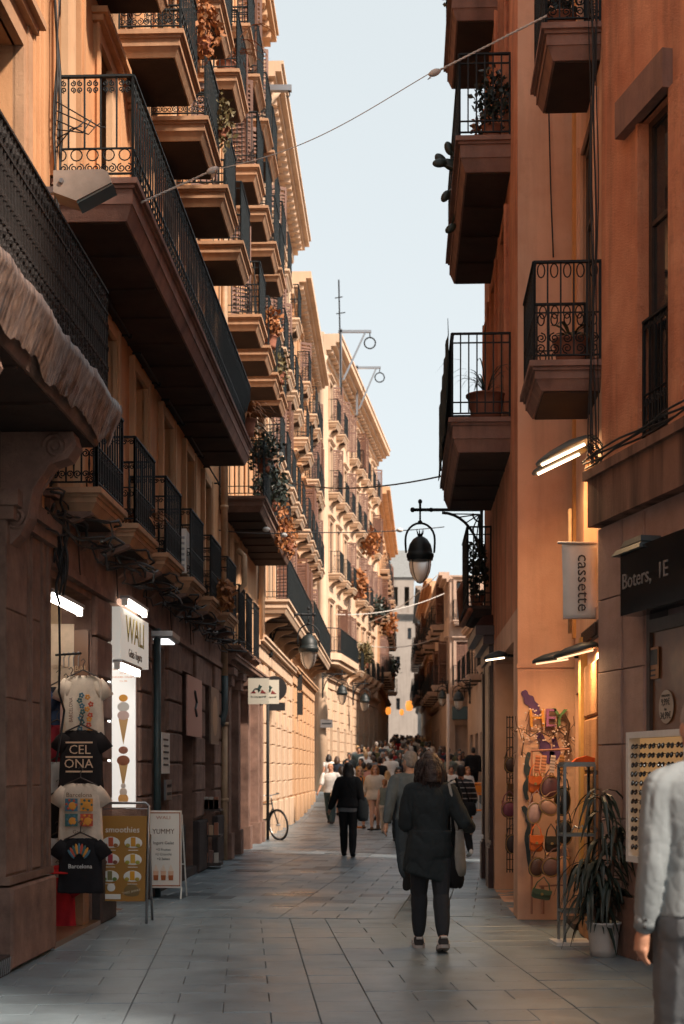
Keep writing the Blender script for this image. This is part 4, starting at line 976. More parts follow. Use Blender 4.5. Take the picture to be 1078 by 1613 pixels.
def hang_shirt(label, p, col, w_=.44, h_=.62, rz=0, seed=0):
    t = thing('hanging_shirt', label, 'shirt', p, rz)
    link('shirt', tshirt(col, w_, h_, seed), t)
    mb = MB(); mb.tube([(-w_*.36, 0, -.03), (0, 0, .04), (w_*.36, 0, -.03)], .008, 5); mb.tube([(0, 0, .04), (0, 0, .09), (.02, 0, .12), (0, 0, .145), (-.02, 0, .125)], .005, 5); mb.build('hanger', M['frame_dark'], t)
    return t
sx0 = 13.45
s1 = hang_shirt('white shirt with flower print on a hanger, top of the clothes column', P(131, 1062, 13.4), (.74, .60, .47), .40, .62, seed=1)
letters('BARCELONA', .05, colmat('dark_red_print', (.12, .03, .02)), s1, (-.10, -.075, -.34), (R(90), R(-90), 0), .001, sx=.8)
fm = [colmat('print_blue', (.06, .16, .22)), colmat('print_orange', (.7, .28, .03)), colmat('print_teal', (.04, .12, .12)), colmat('print_red', (.5, .07, .03))]
rnd = random.Random(9)
for k in range(16):
    c = (.0 + (k % 2)*.07 + rnd.uniform(-.02, .02), -.075, -.20 - .026*k + rnd.uniform(-.01, .01)); mb = MB()
    for q in range(5): a = 2*math.pi*q/5 + k; mb.ell((c[0] + .017*math.cos(a), c[1], c[2] + .017*math.sin(a)), .011, .004, .011, 6, 4)
    mb.build('flower_print', fm[k % 4], s1)
s2 = hang_shirt('black shirt with CEL ONA lettering on a hanger in the clothes column', P(128, 1148, 13.3), (.025, .02, .02), .42, .56, seed=2)
pm = colmat('peach_print', (.70, .46, .30)); letters('CEL', .12, pm, s2, (0, -.082, -.20), depth=.001); letters('ONA', .12, pm, s2, (-.01, -.082, -.33), depth=.001)
for z in (-.13, -.265, -.40): MB().box(-.13, .12, -.083, -.080, z - .008, z + .008).build('print_bar', pm, s2)
s3 = hang_shirt('white shirt with four colourful squares, third in the clothes column', P(127, 1232, 13.2), (.72, .58, .46), .42, .58, seed=3)
letters('Barcelona', .06, colmat('brown_print', (.18, .10, .05)), s3, (0, -.08, -.12), depth=.001); letters('Gaudi', .05, colmat('brown_print', (.18, .10, .05)), s3, (0, -.08, -.46), depth=.001)
for k, (x, z) in enumerate(((-.07, -.21), (.07, -.21), (-.07, -.35), (.07, -.35))):
    mb = MB(); mb.cur = 0; mb.box(x - .058, x + .058, -.082, -.079, z - .058, z + .058); mb.cur = 1; mb.ell((x + .01, -.083, z - .01), .036, .004, .036, 10, 6); mb.cur = 2
    for q in range(6): mb.ell((x + .045*math.cos(q), -.083, z + .045*math.sin(q)), .012, .004, .012, 6, 4)
    mb.build('square_print', [fm[(0, 1, 2, 3)[k]], fm[1], fm[(3, 2, 0, 1)[k]]], s3)
s4 = hang_shirt('black shirt with feather heart print, lowest in the clothes column', P(127, 1318, 13.1), (.018, .017, .02), .42, .52, seed=4)
for k in range(9):
    a = R(-60 + 15*k); mb = MB(); mb.ell((.085*math.sin(a), -.08, -.14 + .035*math.cos(a*2)), .014, .004, .05, 6, 6, Euler((0, a*.6, 0)).to_matrix()); mb.build('feather_print', fm[(k*3) % 4], s4)
letters('Barcelona', .055, M['white_print'], s4, (.01, -.08, -.27), depth=.001)
for k, (px, py, col, lab, w_) in enumerate(((92, 1080, (.02, .02, .025), 'black shirt at the left of the clothes rack, farther back', .30), (104, 1085, (.03, .05, .10), 'navy shirt squeezed on the rack behind the white one', .24), (112, 1075, (.6, .42, .38), 'pink striped garment squeezed on the rack', .16),
        (90, 1140, (.22, .02, .03), 'dark red shirt hanging second at the left of the rack', .30), (92, 1198, (.5, .52, .53), 'pale grey shirt hanging third at the left of the rack', .30), (92, 1252, (.02, .02, .022), 'small black shirt below the pale grey one', .30), (90, 1318, (.55, .57, .6), 'pale blue grey shirt near the bottom of the rack', .30), (91, 1380, (.4, .02, .03), 'bright red garment lowest at the left of the rack', .28))):
    hang_shirt(lab, P(px, py, 13.75 - .03*k), col, w_ + .06, .50, rz=R(25 if k < 3 else 8), seed=10 + k)
t = thing('clothes_rail', 'dark rail with metal hooks at the top of the clothes shop', 'rail', P(88, 1032, 13.9))
MB().tube([(0, 0, 0), (.28, -.2, 0)], .012, 6).build('rail', M['iron'], t)
for k in range(5):
    mb = MB(); x = .03 + .055*k; mb.tube([(x, -.04*k, -.12), (x, -.04*k, -.03), (x + .02, -.04*k, .0), (x, -.04*k, .02), (x - .02, -.04*k, .0)], .006, 5); mb.build('hook', M['steel'], t)
mb = MB(); mb.lathe([(.0, .05), (.06, .05), (.09, .03), (.095, 0), (.15, -.01), (.15, -.02), (.0, -.02)], 16); o = mb.build('red_cap', cloth((.45, .02, .02)), None, True, P(96, 1372, 13.2)); tag(o, 'red cap hanging beside the lowest shirts', 'cap')
t = thing('wooden_box', 'brown wooden display box under the hanging shirts', 'box', PL(13.75, -.30, .05))
MB().box(-.02, .32, -.16, .16, 0, .42).build('box_body', simple('box_wood', (.30, .15, .07), .5, noise=.3), t); MB().box(-.03, .33, -.17, .17, .421, .45).build('lid', simple('box_wood_top', (.34, .18, .09), .45, noise=.3), t)

# --- gelato shop signs
t = thing('gelato_sign', 'white illuminated WALI sign over the ice cream shop', 'sign', PL(15.72, .09, 2.97), wrot - R(180) + R(180))
MB().box(-.85, .85, -.05, .05, -.27, .27).build('box', simple('sign_face', (.72, .70, .64), .4, emit=(1, .93, .82), estr=.10), t)
letters('WALI', .40, colmat('olive_gold', (.40, .30, .05)), t, (0, -.053, .06), sx=1.15, depth=.002); letters('Gelats i Iogurts', .13, colmat('brown_print2', (.09, .05, .03)), t, (0, -.053, -.18), depth=.002)
t = thing('ice_cream_panel', 'tall white lit panel with printed ice cream cones in the shop doorway', 'panel', P(195, 1160, 16.45))
PW, PH = .135, .92
MB().box(-PW, PW, -.03, .03, -PH + .1, PH + .08).build('lightbox', simple('lightbox_face', (.75, .74, .72), .4, emit=(1, .96, .9), estr=.18), t)
MB().box(-PW - .06, -PW - .012, -.04, .03, -PH + .1, PH + .1).build('side_tube', glow('side_glow', (1, .97, .92), 1.2), t)
MB().box(-PW - .012, -PW, -.042, .03, -PH + .1, PH + .1).build('frame', M['black_print'], t)
om = colmat('orange_print', (.75, .25, .02)); letters('HORARI', .06, om, t, (0, -.033, .83), depth=.001)
for z, s in ((.77, 'DIUMENGE A DIJOUS'), (.725, '12 a 23h'), (.68, 'DIVENDRES I DISSABTE'), (.635, '12 a 24h')): letters(s, .026, om, t, (0, -.033, z), depth=.001)
def cone(z, cols):
    mb = MB(); mb.prism([(-.055, z), (.055, z), (.0, z - .30)], -.034, -.031); mb.build('cone_print', colmat('cone_tan', (.62, .38, .16)), t)
    for k, (c, x, dz, r_) in enumerate(cols): mb = MB(); mb.ell((x, -.033, z + dz), r_, .004, r_*.8, 14, 8); mb.build('scoop_print', colmat('scoop', c), t)
cone(.20, (((.62, .60, .58), 0, .14, .07), ((.62, .45, .42), 0, .04, .07), ((.78, .36, .05), 0, .24, .052))); cone(-.31, (((.30, .10, .05), 0, .03, .075), ((.36, .15, .10), 0, .15, .055)))
for (x, z, r_, c) in ((0, -.72, .06, (.80, .42, .14)), (0, -.64, .045, (.72, .60, .52)), (0, -.57, .03, (.72, .62, .56))): mb = MB(); mb.ell((x, -.033, z), r_, .004, r_, 12, 8); mb.build('scoop_print', colmat('scoop', c), t)
# --- A-boards
t = thing('smoothie_board', 'brown smoothie A-board in a grey tubular frame on the pavement', 'sign', P(196, 1447, 14.4) * 1.0, R(-6)); t.location.z = 0
bw, bh, lean = .245, 1.20, .10
def bp_(x, z, y=0): return (x, -.16 + lean*1.3*z/bh + y, z)
mb = MB(); mb.tube([bp_(-bw - .02, .0), bp_(-bw - .02, bh - .03), bp_(-bw + .02, bh), bp_(bw - .02, bh), bp_(bw + .02, bh - .03), bp_(bw + .02, 0)], .013, 8); mb.build('front_frame', M['steel'], t, True)
mb = MB(); mb.tube([(-bw, .18, 0), (-bw, .0, bh - .06), (bw, .0, bh - .06), (bw, .18, 0)], .013, 8); mb.build('rear_frame', M['steel'], t, True)
mb = MB(); mb.add([bp_(-bw, .22, -.012), bp_(bw, .22, -.012), bp_(bw, bh - .13, -.012), bp_(-bw, bh - .13, -.012), bp_(-bw, .22, .012), bp_(bw, .22, .012), bp_(bw, bh - .13, .012), bp_(-bw, bh - .13, .012)], [(0,1,2,3),(7,6,5,4),(0,4,5,1),(1,5,6,2),(2,6,7,3),(3,7,4,0)])
brd = mb.build('poster', simple('brown_poster', (.34, .17, .035), .45), t)
tilt = R(90) - math.atan(lean*1.3/bh)
letters('smoothies', .085, M['white_print'], brd, bp_(0, .93, -.016), (tilt, 0, 0), .001)
for r_ in range(3):
    for c in (-1, 1):
        x, z = c*.115, .80 - .168*r_; cmx = ((.55, .10, .04), (.60, .28, .03), (.40, .04, .06), (.62, .36, .05), (.22, .20, .08), (.70, .32, .02))[r_*2 + (c > 0)]
        mb = MB(); mb.ell(bp_(x, z, -.016), .092, .003, .062, 20, 8); mb.build('plate_print', M['white_print'], brd)
        mb = MB(); mb.cur = 0; mb.box(x - .024, x + .024, bp_(0, z)[1] - .022, bp_(0, z)[1] - .019, z - .035, z + .055); mb.cur = 1
        for q in (-.055, .05): mb.ell(bp_(x + q, z - .025, -.019), .024, .003, .02, 8, 6)
        mb.build('fruit_print', [colmat('smoothie', cmx), colmat('fruit', (cmx[0]*.6, cmx[1]*.8 + .06, .05))], brd)
        MB().box(x - .05, x + .05, bp_(0, z - .073)[1] - .0145, bp_(0, z - .073)[1] - .013, z - .076, z - .070).build('caption_print', M['white_print'], brd)
mb = MB(); mb.ell(bp_(.11, .315, -.015), .08, .003, .075, 20, 8); mb.build('stamp_print', colmat('stamp', (.20, .13, .05)), brd); letters('TAKE AWAY', .034, colmat('stamp_text', (.6, .5, .35)), brd, bp_(.11, .315, -.02), (tilt, R(-12), 0), .001)
mb = MB(); mb.ell(bp_(-.10, .355, -.015), .042, .003, .042, 16, 8); mb.build('badge_print', M['white_print'], brd); MB().box(-.2, -.0, bp_(0, .26)[1] - .017, bp_(0, .26)[1] - .013, .24, .29).build('banner_print', M['white_print'], brd)
t = thing('yogurt_board', 'white YUMMY frozen yogurt A-board behind the brown one', 'sign', P(258, 1412, 17.0), R(-4)); t.location.z = 0
bw, bh = .215, 1.0
mb = MB(); mb.box(-bw, bw, -.02, .02, .13, 1.05); pz = mb.build('poster', simple('white_poster', (.68, .66, .62), .45), t)
mb = MB(); rc = colmat('red_brown_frame', (.32, .09, .03))
for x0, x1, z0, z1 in ((-bw + .01, -bw + .022, .15, 1.03), (bw - .022, bw - .01, .15, 1.03), (-bw + .022, bw - .022, .15, .162), (-bw + .022, bw - .022, 1.018, 1.03)): mb.box(x0, x1, -.024, -.0195, z0, z1)
mb.build('border_print', rc, pz)
letters('WALI', .055, rc, pz, (0, -.022, .965), depth=.001, sx=1.3); letters('YUMMY', .085, colmat('dark_brown_print', (.08, .04, .02)), pz, (0, -.022, .80), depth=.001, sx=.9)
for z, s, sz in ((.665, 'Iogurt Gelat', .052), (.585, '+2 Fruites', .042), (.53, '+2 Crunchs', .042), (.475, '+2 Salses', .042)): letters(s, sz, M['black_print'], pz, (0, -.022, z), depth=.001)
for k in range(3):
    x = -.09 + .09*k; mb = MB(); mb.cur = 0; mb.prism([(x - .026, .22), (x + .026, .22), (x + .034, .33), (x - .034, .33)], -.023, -.021); mb.cur = 1; mb.prism([(x - .026, .222), (x + .026, .222), (x + .03, .28), (x - .03, .28)], -.026, -.0235); mb.cur = 2; mb.prism([(x - .034, .331), (x + .034, .331), (x, .41)], -.023, -.021)
    mb.build('cup_print', [colmat('cup', (.66, .42, .3)), colmat('cup_fill', (.34, .09, .02)), colmat('cup_cream', (.72, .60, .5))], pz)
mb = MB(); mb.tube([(-bw, .0, .14), (-bw, -.06, 0)], .01, 6); mb.tube([(bw, 0, .14), (bw, -.06, 0)], .01, 6); mb.tube([(-bw, .02, 1.0), (-bw, .34, 0)], .01, 6); mb.tube([(bw, .02, 1.0), (bw, .34, 0)], .01, 6); mb.tube([(-bw, .2, .4), (bw, .2, .4)], .008, 6); mb.build('stand', M['white'], t)
# --- plaques, posters on the left wall
t = thing('name_plaque', 'white enamel plaque with dark lines beside the dark door on the left', 'plaque', PL(18.35, .065, 1.75), wrot); MB().box(-.42, .2, -.012, .0, -.26, .26).build('plate', M['white'], t)
for k in range(5): MB().box(-.32, .05 + .03*(k % 3), -.016, -.0125, .16 - .08*k, .185 - .08*k).build('line_print', M['black_print'], t)
t = thing('intercom', 'grey steel intercom panel below the white plaque', 'intercom', PL(18.4, .065, 1.27), wrot); MB().box(-.25, .2, -.03, .0, -.12, .14).build('plate', M['steel'], t)
for k in range(8): MB().box(-.18 + .09*(k % 4), -.13 + .09*(k % 4), -.036, -.031, .04 - .1*(k // 4), .08 - .1*(k // 4)).build('button', M['black_print'], t)
t = thing('wall_poster', 'pink framed poster above the doorway on the left', 'poster', PL(20.6, .10, 2.52), wrot); MB().box(-.75, .75, -.02, 0, -.5, .35).build('panel', simple('pink_poster', (.50, .28, .23), .5), t)
mb = MB(); mb.tube([(-.1, -.03, .15), (.1, -.03, .0), (-.05, -.03, -.1), (.1, -.03, -.2)], .02, 5); mb.build('drawing_print', M['black_print'], t)
t = thing('wall_poster', 'small framed round picture hung higher on the left wall past the pink poster', 'poster', PL(22.85, .10, 2.4), wrot); MB().box(-.5, .5, -.03, 0, -.45, .45).build('panel', simple('dim_poster', (.22, .14, .10), .5), t)
mb = MB(); mb.ell((0, -.031, 0), .32, .006, .32, 18, 8); mb.build('disc_print', simple('disc_tan', (.42, .26, .16), .5), t)
t = thing('goods_shelf', 'small rack of packaged souvenirs in the far left shop doorway', 'rack', PL(22.3, .12, 0))
MB().box(-.1, .18, -.22, .3, .05, .1).build('shelf', M['frame_dark'], t); MB().box(-.1, .18, -.22, .3, .5, .53).build('shelf', M['frame_dark'], t); MB().box(-.1, .18, -.22, .3, .9, .93).build('shelf', M['frame_dark'], t)
for k in range(12): MB().box(-.08 + .08*(k % 3), -.02 + .08*(k % 3), -.21, -.1, (.1, .53, .93, .93)[k // 3] + .0, (.1, .53, .93, .93)[k // 3] + .15 + .04*(k % 2)).build('package', simple('package', random.choice([(.35, .12, .06), (.5, .32, .2), (.2, .1, .08), (.45, .4, .35)]), .5), t)
# --- rooster blade sign, sign post and bicycle
def blade(label, p, w_, h_, rz=0):
    t = thing('blade_sign', label, 'sign', p, rz)
    MB().box(-w_/2, w_/2, -.025, .025, -h_/2, h_/2).build('panel', simple('cream_sign', (.60, .57, .48), .45), t)
    g = colmat('dark_green_print', (.02, .05, .045)); rd = colmat('dark_red_print2', (.22, .03, .03)); k = w_/.5
    mb = MB(); mb.prism([(-.19*k, -.05*k), (-.06*k, -.05*k), (-.11*k, .03*k)], -.03, -.027); mb.prism([(.05*k, -.05*k), (.19*k, -.05*k), (.08*k, .04*k)], -.0305, -.0275)
    mb.build('emblem_foot_print', [rd], t)
    mb = MB(); mb.tube([(.085*k*math.cos(R(a)) - .04*k, -.028, -.02*k + .085*k*math.sin(R(a))) for a in range(20, 181, 16)], .016*k, 5); mb.prism([(.0, -.04*k), (.05*k, .05*k), (.09*k, .12*k), (.05*k, .13*k), (.02*k, .17*k), (.0, .12*k), (-.02*k, .06*k)], -.031, -.028)
    mb.build('emblem_bird_print', g, t)
    letters('le coq sportif', .068*k, g, t, (0, -.03, -.13*k), depth=.001, sx=1.0)
    mb = MB(); mb.bar((-w_/2 - .15, 0, h_/2 + .01), (w_/2, 0, h_/2 + .01), .02); mb.build('bracket', M['iron'], t)
    return t
blade('cream sign with a rooster emblem and dark lettering, the nearer one', P(407.5, 1089, 27.5), .40, .50)
blade('second cream rooster sign just behind and right of the first', P(424, 1090, 28.6), .40, .48)
t = thing('sign_post', 'dark street sign post with a round sign seen from behind, bicycle against it', 'sign post', P(422, 1322, 31.5)); t.location.z = 0
MB().tube([(0, 0, 0), (0, 0, 3.4)], .035, 10).build('post', M['iron'], t, True)
mb = MB(); mb.tube([(.14, .05, 3.35), (.14, .07, 3.35)], .28, 24); mb.build('round_sign', M['black_print'], t); MB().box(-.02, .38, .05, .07, 2.86, 3.04).build('sign_plate', M['black_print'], t)
def bicycle(label, p, rz):
    t = thing('bicycle', label, 'bicycle', p, rz)
    Rw = .335
    for x, nm in ((-.52, 'wheel'), (.52, 'wheel')):
        mb = MB(); mb.tube([(x + Rw*math.cos(a), 0, Rw + Rw*math.sin(a)) for a in [2*math.pi*i/28 for i in range(29)]], .022, 6, False); wh = mb.build('wheel', M['black_print'], t, True)
        mb = MB(); mb.tube([(x + (Rw - .03)*math.cos(a), 0, Rw + (Rw - .03)*math.sin(a)) for a in [2*math.pi*i/28 for i in range(29)]], .009, 5, False)
        for k in range(14): a = 2*math.pi*k/14; mb.tube([(x, .02*(-1)**k, Rw), (x + (Rw - .03)*math.cos(a), 0, Rw + (Rw - .03)*math.sin(a))], .0025, 3)
        mb.tube([(x, -.05, Rw), (x, .05, Rw)], .02, 6); mb.build('rim', M['steel'], wh)
    bbx, st, hd = (-.08, 0, .30), (-.22, 0, .78), (.34, 0, .80)
    mb = MB(); fk = (.52, 0, Rw); rr = (-.52, 0, Rw)
    for a, b_ in ((bbx, st), (st, hd), (bbx, (.37, 0, .70)), (bbx, rr), (st, rr)): mb.tube([a, b_], .016, 6)
    mb.tube([(.33, 0, .86), (.37, 0, .70), fk], .016, 6); mb.tube([st, (-.245, 0, .88)], .013, 6); mb.build('frame', simple('bike_paint', (.03, .035, .04), .35), t, True)
    mb = MB(); mb.tube([(.33, 0, .86), (.32, 0, .98)], .014, 6); mb.tube([(.22, -.30, 1.0), (.30, -.2, 1.0), (.33, 0, .99), (.30, .2, 1.0), (.22, .30, 1.0)], .012, 6); mb.build('handlebar', M['steel'], t, True)
    for s in (-1, 1): MB().tube([(.22, s*.30, 1.0), (.14, s*.30, 1.0)], .018, 6).build('grip', M['black_print'], t)
    mb = MB(); mb.loft([[(-.38 + q*.28, w_*math.cos(2*math.pi*j/8)*1.0, .90 + .025*math.sin(2*math.pi*j/8)) for j in range(8)] for q, w_ in ((0, .05), (.2, .075), (.5, .05), (1, .015))]); mb.build('saddle', M['black_print'], t, True)
    mb = MB(); mb.tube([(-.08, -.06, .30), (-.08, .06, .30)], .05, 10); mb.tube([(-.08, -.07, .30), (.02, -.07, .18)], .01, 5); mb.tube([(-.08, .07, .30), (-.18, .07, .42)], .01, 5); mb.build('crank', M['steel'], t)
    for q in ((.02, -.11, .18), (-.18, .11, .42)): MB().box(q[0] - .045, q[0] + .045, q[1] - .04, q[1] + .04, q[2] - .012, q[2] + .012).build('pedal', M['black_print'], t)
    return t
bk = bicycle('black bicycle leaning at the sign post on the left pavement', P(418, 1322, 31.9), R(-50)); bk.location.z = 0; bk.rotation_euler = (R(5), 0, R(-50))
# traffic box on the sunlit wall, street plate
t = thing('wall_box', 'dark traffic signal box on the sunlit left wall', 'box', P(470, 1085, 43.5)); MB().box(-.08, .12, -.1, .1, -.05, .55).build('housing', M['black_print'], t); MB().box(-.08, .14, -.1, .1, -.8, -.12).build('housing', M['black_print'], t)
t = thing('street_plate', 'small grey street name plate on the corner house', 'plate', P(505, 1140, 58.3)); MB().box(0, .5, -.03, 0, -.17, .17).build('plate', simple('plate_grey', (.16, .15, .15), .5), t); MB().box(.06, .44, -.034, -.031, -.03, .03).build('line_print', M['black_print'], t)
# ---------------------------------------------------------------- right-hand shops
# cassette banner
t = thing('banner_sign', 'white vertical banner sign reading cassette on the right', 'sign', P(914, 915, 12.75))
mb = MB(); n = 14; vs = []
for i in range(n + 1):
    for j in range(5): z = .33 - .66*i/n; x = -.16 + .32*j/4; vs.append((x + .012*(i/n)*(1 if j < 2 else .6), .010*math.sin(i*.55 + j) , z - .012*(1 - j/4)*(i/n)))
mb.add(vs, [(i*5+j, i*5+j+1, (i+1)*5+j+1, (i+1)*5+j) for i in range(n) for j in range(4)]); ban = mb.build('banner', simple('banner_cloth', (.62, .64, .62), .8, noise=.08), t, True)
sm = ban.modifiers.new('thick', 'SOLIDIFY'); sm.thickness = .006; sm.offset = 1
letters('cassette', .155, M['black_print'], t, (.025, -.02, -.02), (R(90), R(90), 0), .002, sx=1.02)
MB().tube([(-.20, 0, .34), (.24, 0, .335)], .012, 8).build('rod', M['steel'], t); MB().tube([(-.15, 0, -.335), (.2, 0, -.33)], .010, 8).build('rod', M['steel'], t)
# blade lamps
glow_dim = glow('dim_warm_lamp', (1.0, .7, .4), .5); lampwarm = glow('warm_lamp', (1.0, .75, .48), 2.6)
def blade_lamp(label, p, rz, L=.62, on=True, ry=0.0, col=(.12, .15, .16), energy=0, scale=1):
    t = thing('wall_lamp', label, 'lamp', p, rz); t.rotation_euler = (0, ry, rz)
    mb = MB(); rings = []
    for q, w_, h_ in ((0, .03, .02), (.08, .09, .05), (.35, .12, .075), (.7, .10, .06), (.95, .06, .03), (1.0, .03, .015)):
        rings.append([(-L*q, w_*math.cos(a), (h_ if math.sin(a) > 0 else .012)*math.sin(a)) for a in [2*math.pi*j/14 for j in range(14)]])
    mb.loft(rings); mb.build('shade', simple('lamp_shade_grey', col, .45), t, True)
    MB().box(-L*.92, -L*.15, -.022, .022, -.026, -.013).build('lens', lampwarm if on else glow_dim, t)
    MB().tube([(0, 0, 0), (.16, 0, -.03), (.22, .0, -.03)], .018, 8).build('arm', M['iron'], t, True)
    if energy:
        ld = D.lights.new('lamp_light', 'AREA'); ld.energy = energy; ld.size = L*.7; ld.size_y = .1; ld.shape = 'RECTANGLE'; ld.color = (1.0, .62, .30)
        lo = D.objects.new('lamp_light', ld); COL.objects.link(lo); lo.parent = t; lo.location = (-L*.5, 0, -.045)
    return t
blade_lamp('lit grey blade lamp, nearer of the pair under the lower right balcony', P(934, 690, 12.75), R(-20), .55, ry=R(-22), energy=5)
blade_lamp('lit grey blade lamp, farther of the pair under the lower right balcony', P(925, 706, 13.2), R(-20), .55, ry=R(-22), energy=5)
blade_lamp('dark blade lamp nearest over the bag shop', P(945, 1018, 12.6), R(-6), .42, on=False, ry=R(-14), col=(.02, .03, .035), energy=5)
blade_lamp('dark blade lamp lower left over the bag shop', P(905, 1034, 13.6), R(-6), .40, on=False, ry=R(-8), col=(.02, .03, .035), energy=5)
blade_lamp('small lit shade lamp by the dark carved shopfront', P(800, 1033, 16.6), 0, .28, ry=R(-8), col=(.03, .04, .045), energy=3)
t = thing('wall_lamp', 'dark grey lamp stacked over the black shop sign at right', 'lamp', P(1010, 858, 11.25), R(-78))
MB().frus(-.20, .20, -.09, .12, 0, -.16, .16, -.07, .12, .05).build('shade', simple('slate_grey', (.045, .06, .068), .5), t); MB().frus(-.30, .26, -.13, .12, -.06, -.26, .22, -.10, .12, -.012).build('tray', simple('slate_grey', (.045, .06, .068), .5), t); MB().box(-.2, .2, .1, .3, -.03, .02).build('arm', M['iron'], t)
# black sign box
SG = thing('shop_sign', 'black shop sign box with pale lettering at the right edge', 'sign', (r1x(11.45), 11.45, 0), R1.rotation_euler[2])
mb = MB(); mb.box(0, 3.0, -.19, -.02, 2.76, 3.27); mb.build('sign_box', simple('black_gloss', (.008, .01, .012), .15), SG)
MB().box(-.006, -.001, -.185, -.03, 2.77, 3.26).build('end_cap', simple('end_teal', (.16, .22, .22), .4), SG)
letters('Boters,  1E', .175, simple('pale_letter', (.17, .15, .14), .5), SG, (.04, -.194, 3.02), depth=.003, align='LEFT', sx=1.1)
# sticker and sunglasses rack
t = thing('price_sticker', 'round pale price sticker 9,99 to 34,99 euro on the right shop panel', 'sticker', (r1x(11.05) + .015, 11.05, 2.02), R1.rotation_euler[2])
mb = MB(); mb.lathe([(.13, -.003), (.13, .003)], 36); me = mb.mesh('disc', simple('sticker_beige', (.34, .29, .24), .5)); me.transform(Matrix.Rotation(R(90), 4, 'X')); link('disc', me, t)
letters('SUNGLASSES', .026, M['black_print'], t, (0, -.006, .085), depth=.001); letters('9,99€', .075, M['black_print'], t, (0, -.006, .035), depth=.001, sx=.9); letters('fins', .03, M['black_print'], t, (0, -.006, -.02), depth=.001); letters('34,99€', .075, M['black_print'], t, (0, -.006, -.07), depth=.001, sx=.9)
t = thing('wall_poster', 'small dark notice on the brown panel above the price sticker', 'poster', (r1x(11.27) + .015, 11.27, 2.38), R1.rotation_euler[2])
MB().box(-.09, .09, -.006, .0, -.13, .12).build('sheet', simple('amber_sheet', (.30, .14, .05), .5), t); MB().box(-.075, .075, -.009, -.0065, -.02, .10).build('picture_print', M['black_print'], t)
for k in range(2): MB().box(-.075, .04, -.009, -.0065, -.07 - .04*k, -.055 - .04*k).build('line_print', M['black_print'], t)
SR = thing('sunglasses_rack', 'white framed lit rack of sunglasses at the right edge', 'rack', (r1x(11.40) - .09, 11.40, .80), R1.rotation_euler[2])
mb = MB(); W_, H_ = 1.1, 1.03
for x0, x1, z0, z1 in ((0, .05, 0, H_), (W_ - .05, W_, 0, H_), (.05, W_ - .05, 0, .05), (.05, W_ - .05, H_ - .05, H_)): mb.box(x0, x1, -.07, .07, z0, z1)
mb.build('frame', M['white'], SR); MB().box(.05, W_ - .05, .03, .06, .05, H_ - .05).build('back_panel', simple('amber_back', (.55, .32, .14), .5, emit=(1, .55, .22), estr=.08), SR)
def glasses():
    mb = MB()
    for s in (-1, 1): mb.ell((s*.034, -.01, 0), .029, .008, .023, 12, 6)
    mb.tube([(-.012, -.012, .008), (.012, -.012, .008)], .004, 5)
    for s in (-1, 1): mb.tube([(s*.062, -.008, .01), (s*.066, .05, .008)], .003, 4)
    return mb.mesh('sunglasses', simple('dark_lens', (.012, .01, .012), .12))
gm = glasses()
ORD = 'first second third fourth fifth sixth seventh eighth ninth tenth eleventh twelfth thirteenth fourteenth fifteenth sixteenth seventeenth eighteenth nineteenth'.split()
for r_ in range(12):
    for c in range(6):
        o = link('sunglasses', gm, None, SR.matrix_world @ Vector((0, 0, 0)))
        q = Matrix.Rotation(R1.rotation_euler[2], 3, 'Z') @ Vector((.13 + c*.165 + .006*math.sin(r_*3), -.045, .12 + r_*.072)); o.location = Vector(SR.location) + q; o.rotation_euler = (R(-12 + 5*math.sin(r_ + c)), R(3*math.sin(r_*2 + c)), R1.rotation_euler[2])
        tag(o, 'dark sunglasses on the lit rack, %s row from the top, %s column' % (ORD[11 - r_], ORD[c]), 'sunglasses', 'sunglasses on the rack')
# HEY letters on the end panel
yP = 14.56
for ch, px, c in (('H', 845, (.72, .30, .03)), ('E', 866, (.32, .10, .25)), ('Y', 880, (.10, .22, .07))):
    o = letters(ch, .27, simple('letter_paint', c, .5, noise=.15), None, P(px, 1133, yP) + Vector((0, -.05, 0)), (R(90), R({'H': -3, 'E': 2, 'Y': 4}[ch]), 0), .035, sx=.92, name='sign_letter')
    tag(o, {'H': 'orange block letter H on the orange end wall', 'E': 'purple block letter E on the orange end wall', 'Y': 'green block letter Y on the orange end wall'}[ch], 'letter')
gp = MB(); gp.cur = 0                                                  # purple brush stroke graffiti painted on the panel
gr = thing('graffiti', 'purple and dark teal painted swirls on the orange end wall', 'graffiti', (0, 0, 0))
def stroke(pts, wid, mat):
    pts = [tuple((.5*((2*b[q]) + (c[q] - a[q])*t + (2*a[q] - 5*b[q] + 4*c[q] - d[q])*t*t + (3*b[q] - a[q] - 3*c[q] + d[q])*t**3)) for q in (0, 1)) for a, b, c, d in zip([pts[0]] + pts[:-2], pts[:-1], pts[1:], pts[2:] + [pts[-1]]) for t in (0, .17, .33, .5, .67, .83)]; P3 = [P(x, y, 14.57) for x, y in pts]; mb = MB(); vs = []
    for i, p in enumerate(P3):
        t_ = (P3[min(i+1, len(P3)-1)] - P3[max(i-1, 0)]).normalized(); nn = Vector((-t_.z, 0, t_.x)); ww = wid*(.35 + .65*math.sin(math.pi*min(1, (i + .6)/len(P3))))/2 * (1 + .18*math.sin(i*.9)); vs += [p + nn*ww, p - nn*ww]
    mb.add(vs, [(2*i, 2*i+1, 2*i+3, 2*i+2) for i in range(len(P3) - 1)]); mb.build('paint_stroke', mat, gr)
pu = simple('purple_paint', (.12, .05, .16), .7, noise=.3); tl = simple('teal_paint', (.03, .05, .06), .7, noise=.3)
stroke([(825, 1088), (830, 1098), (838, 1108), (846, 1120), (852, 1130)], .10, pu); stroke([(848, 1155), (856, 1170), (862, 1185), (870, 1195), (876, 1180), (872, 1160)], .12, pu)
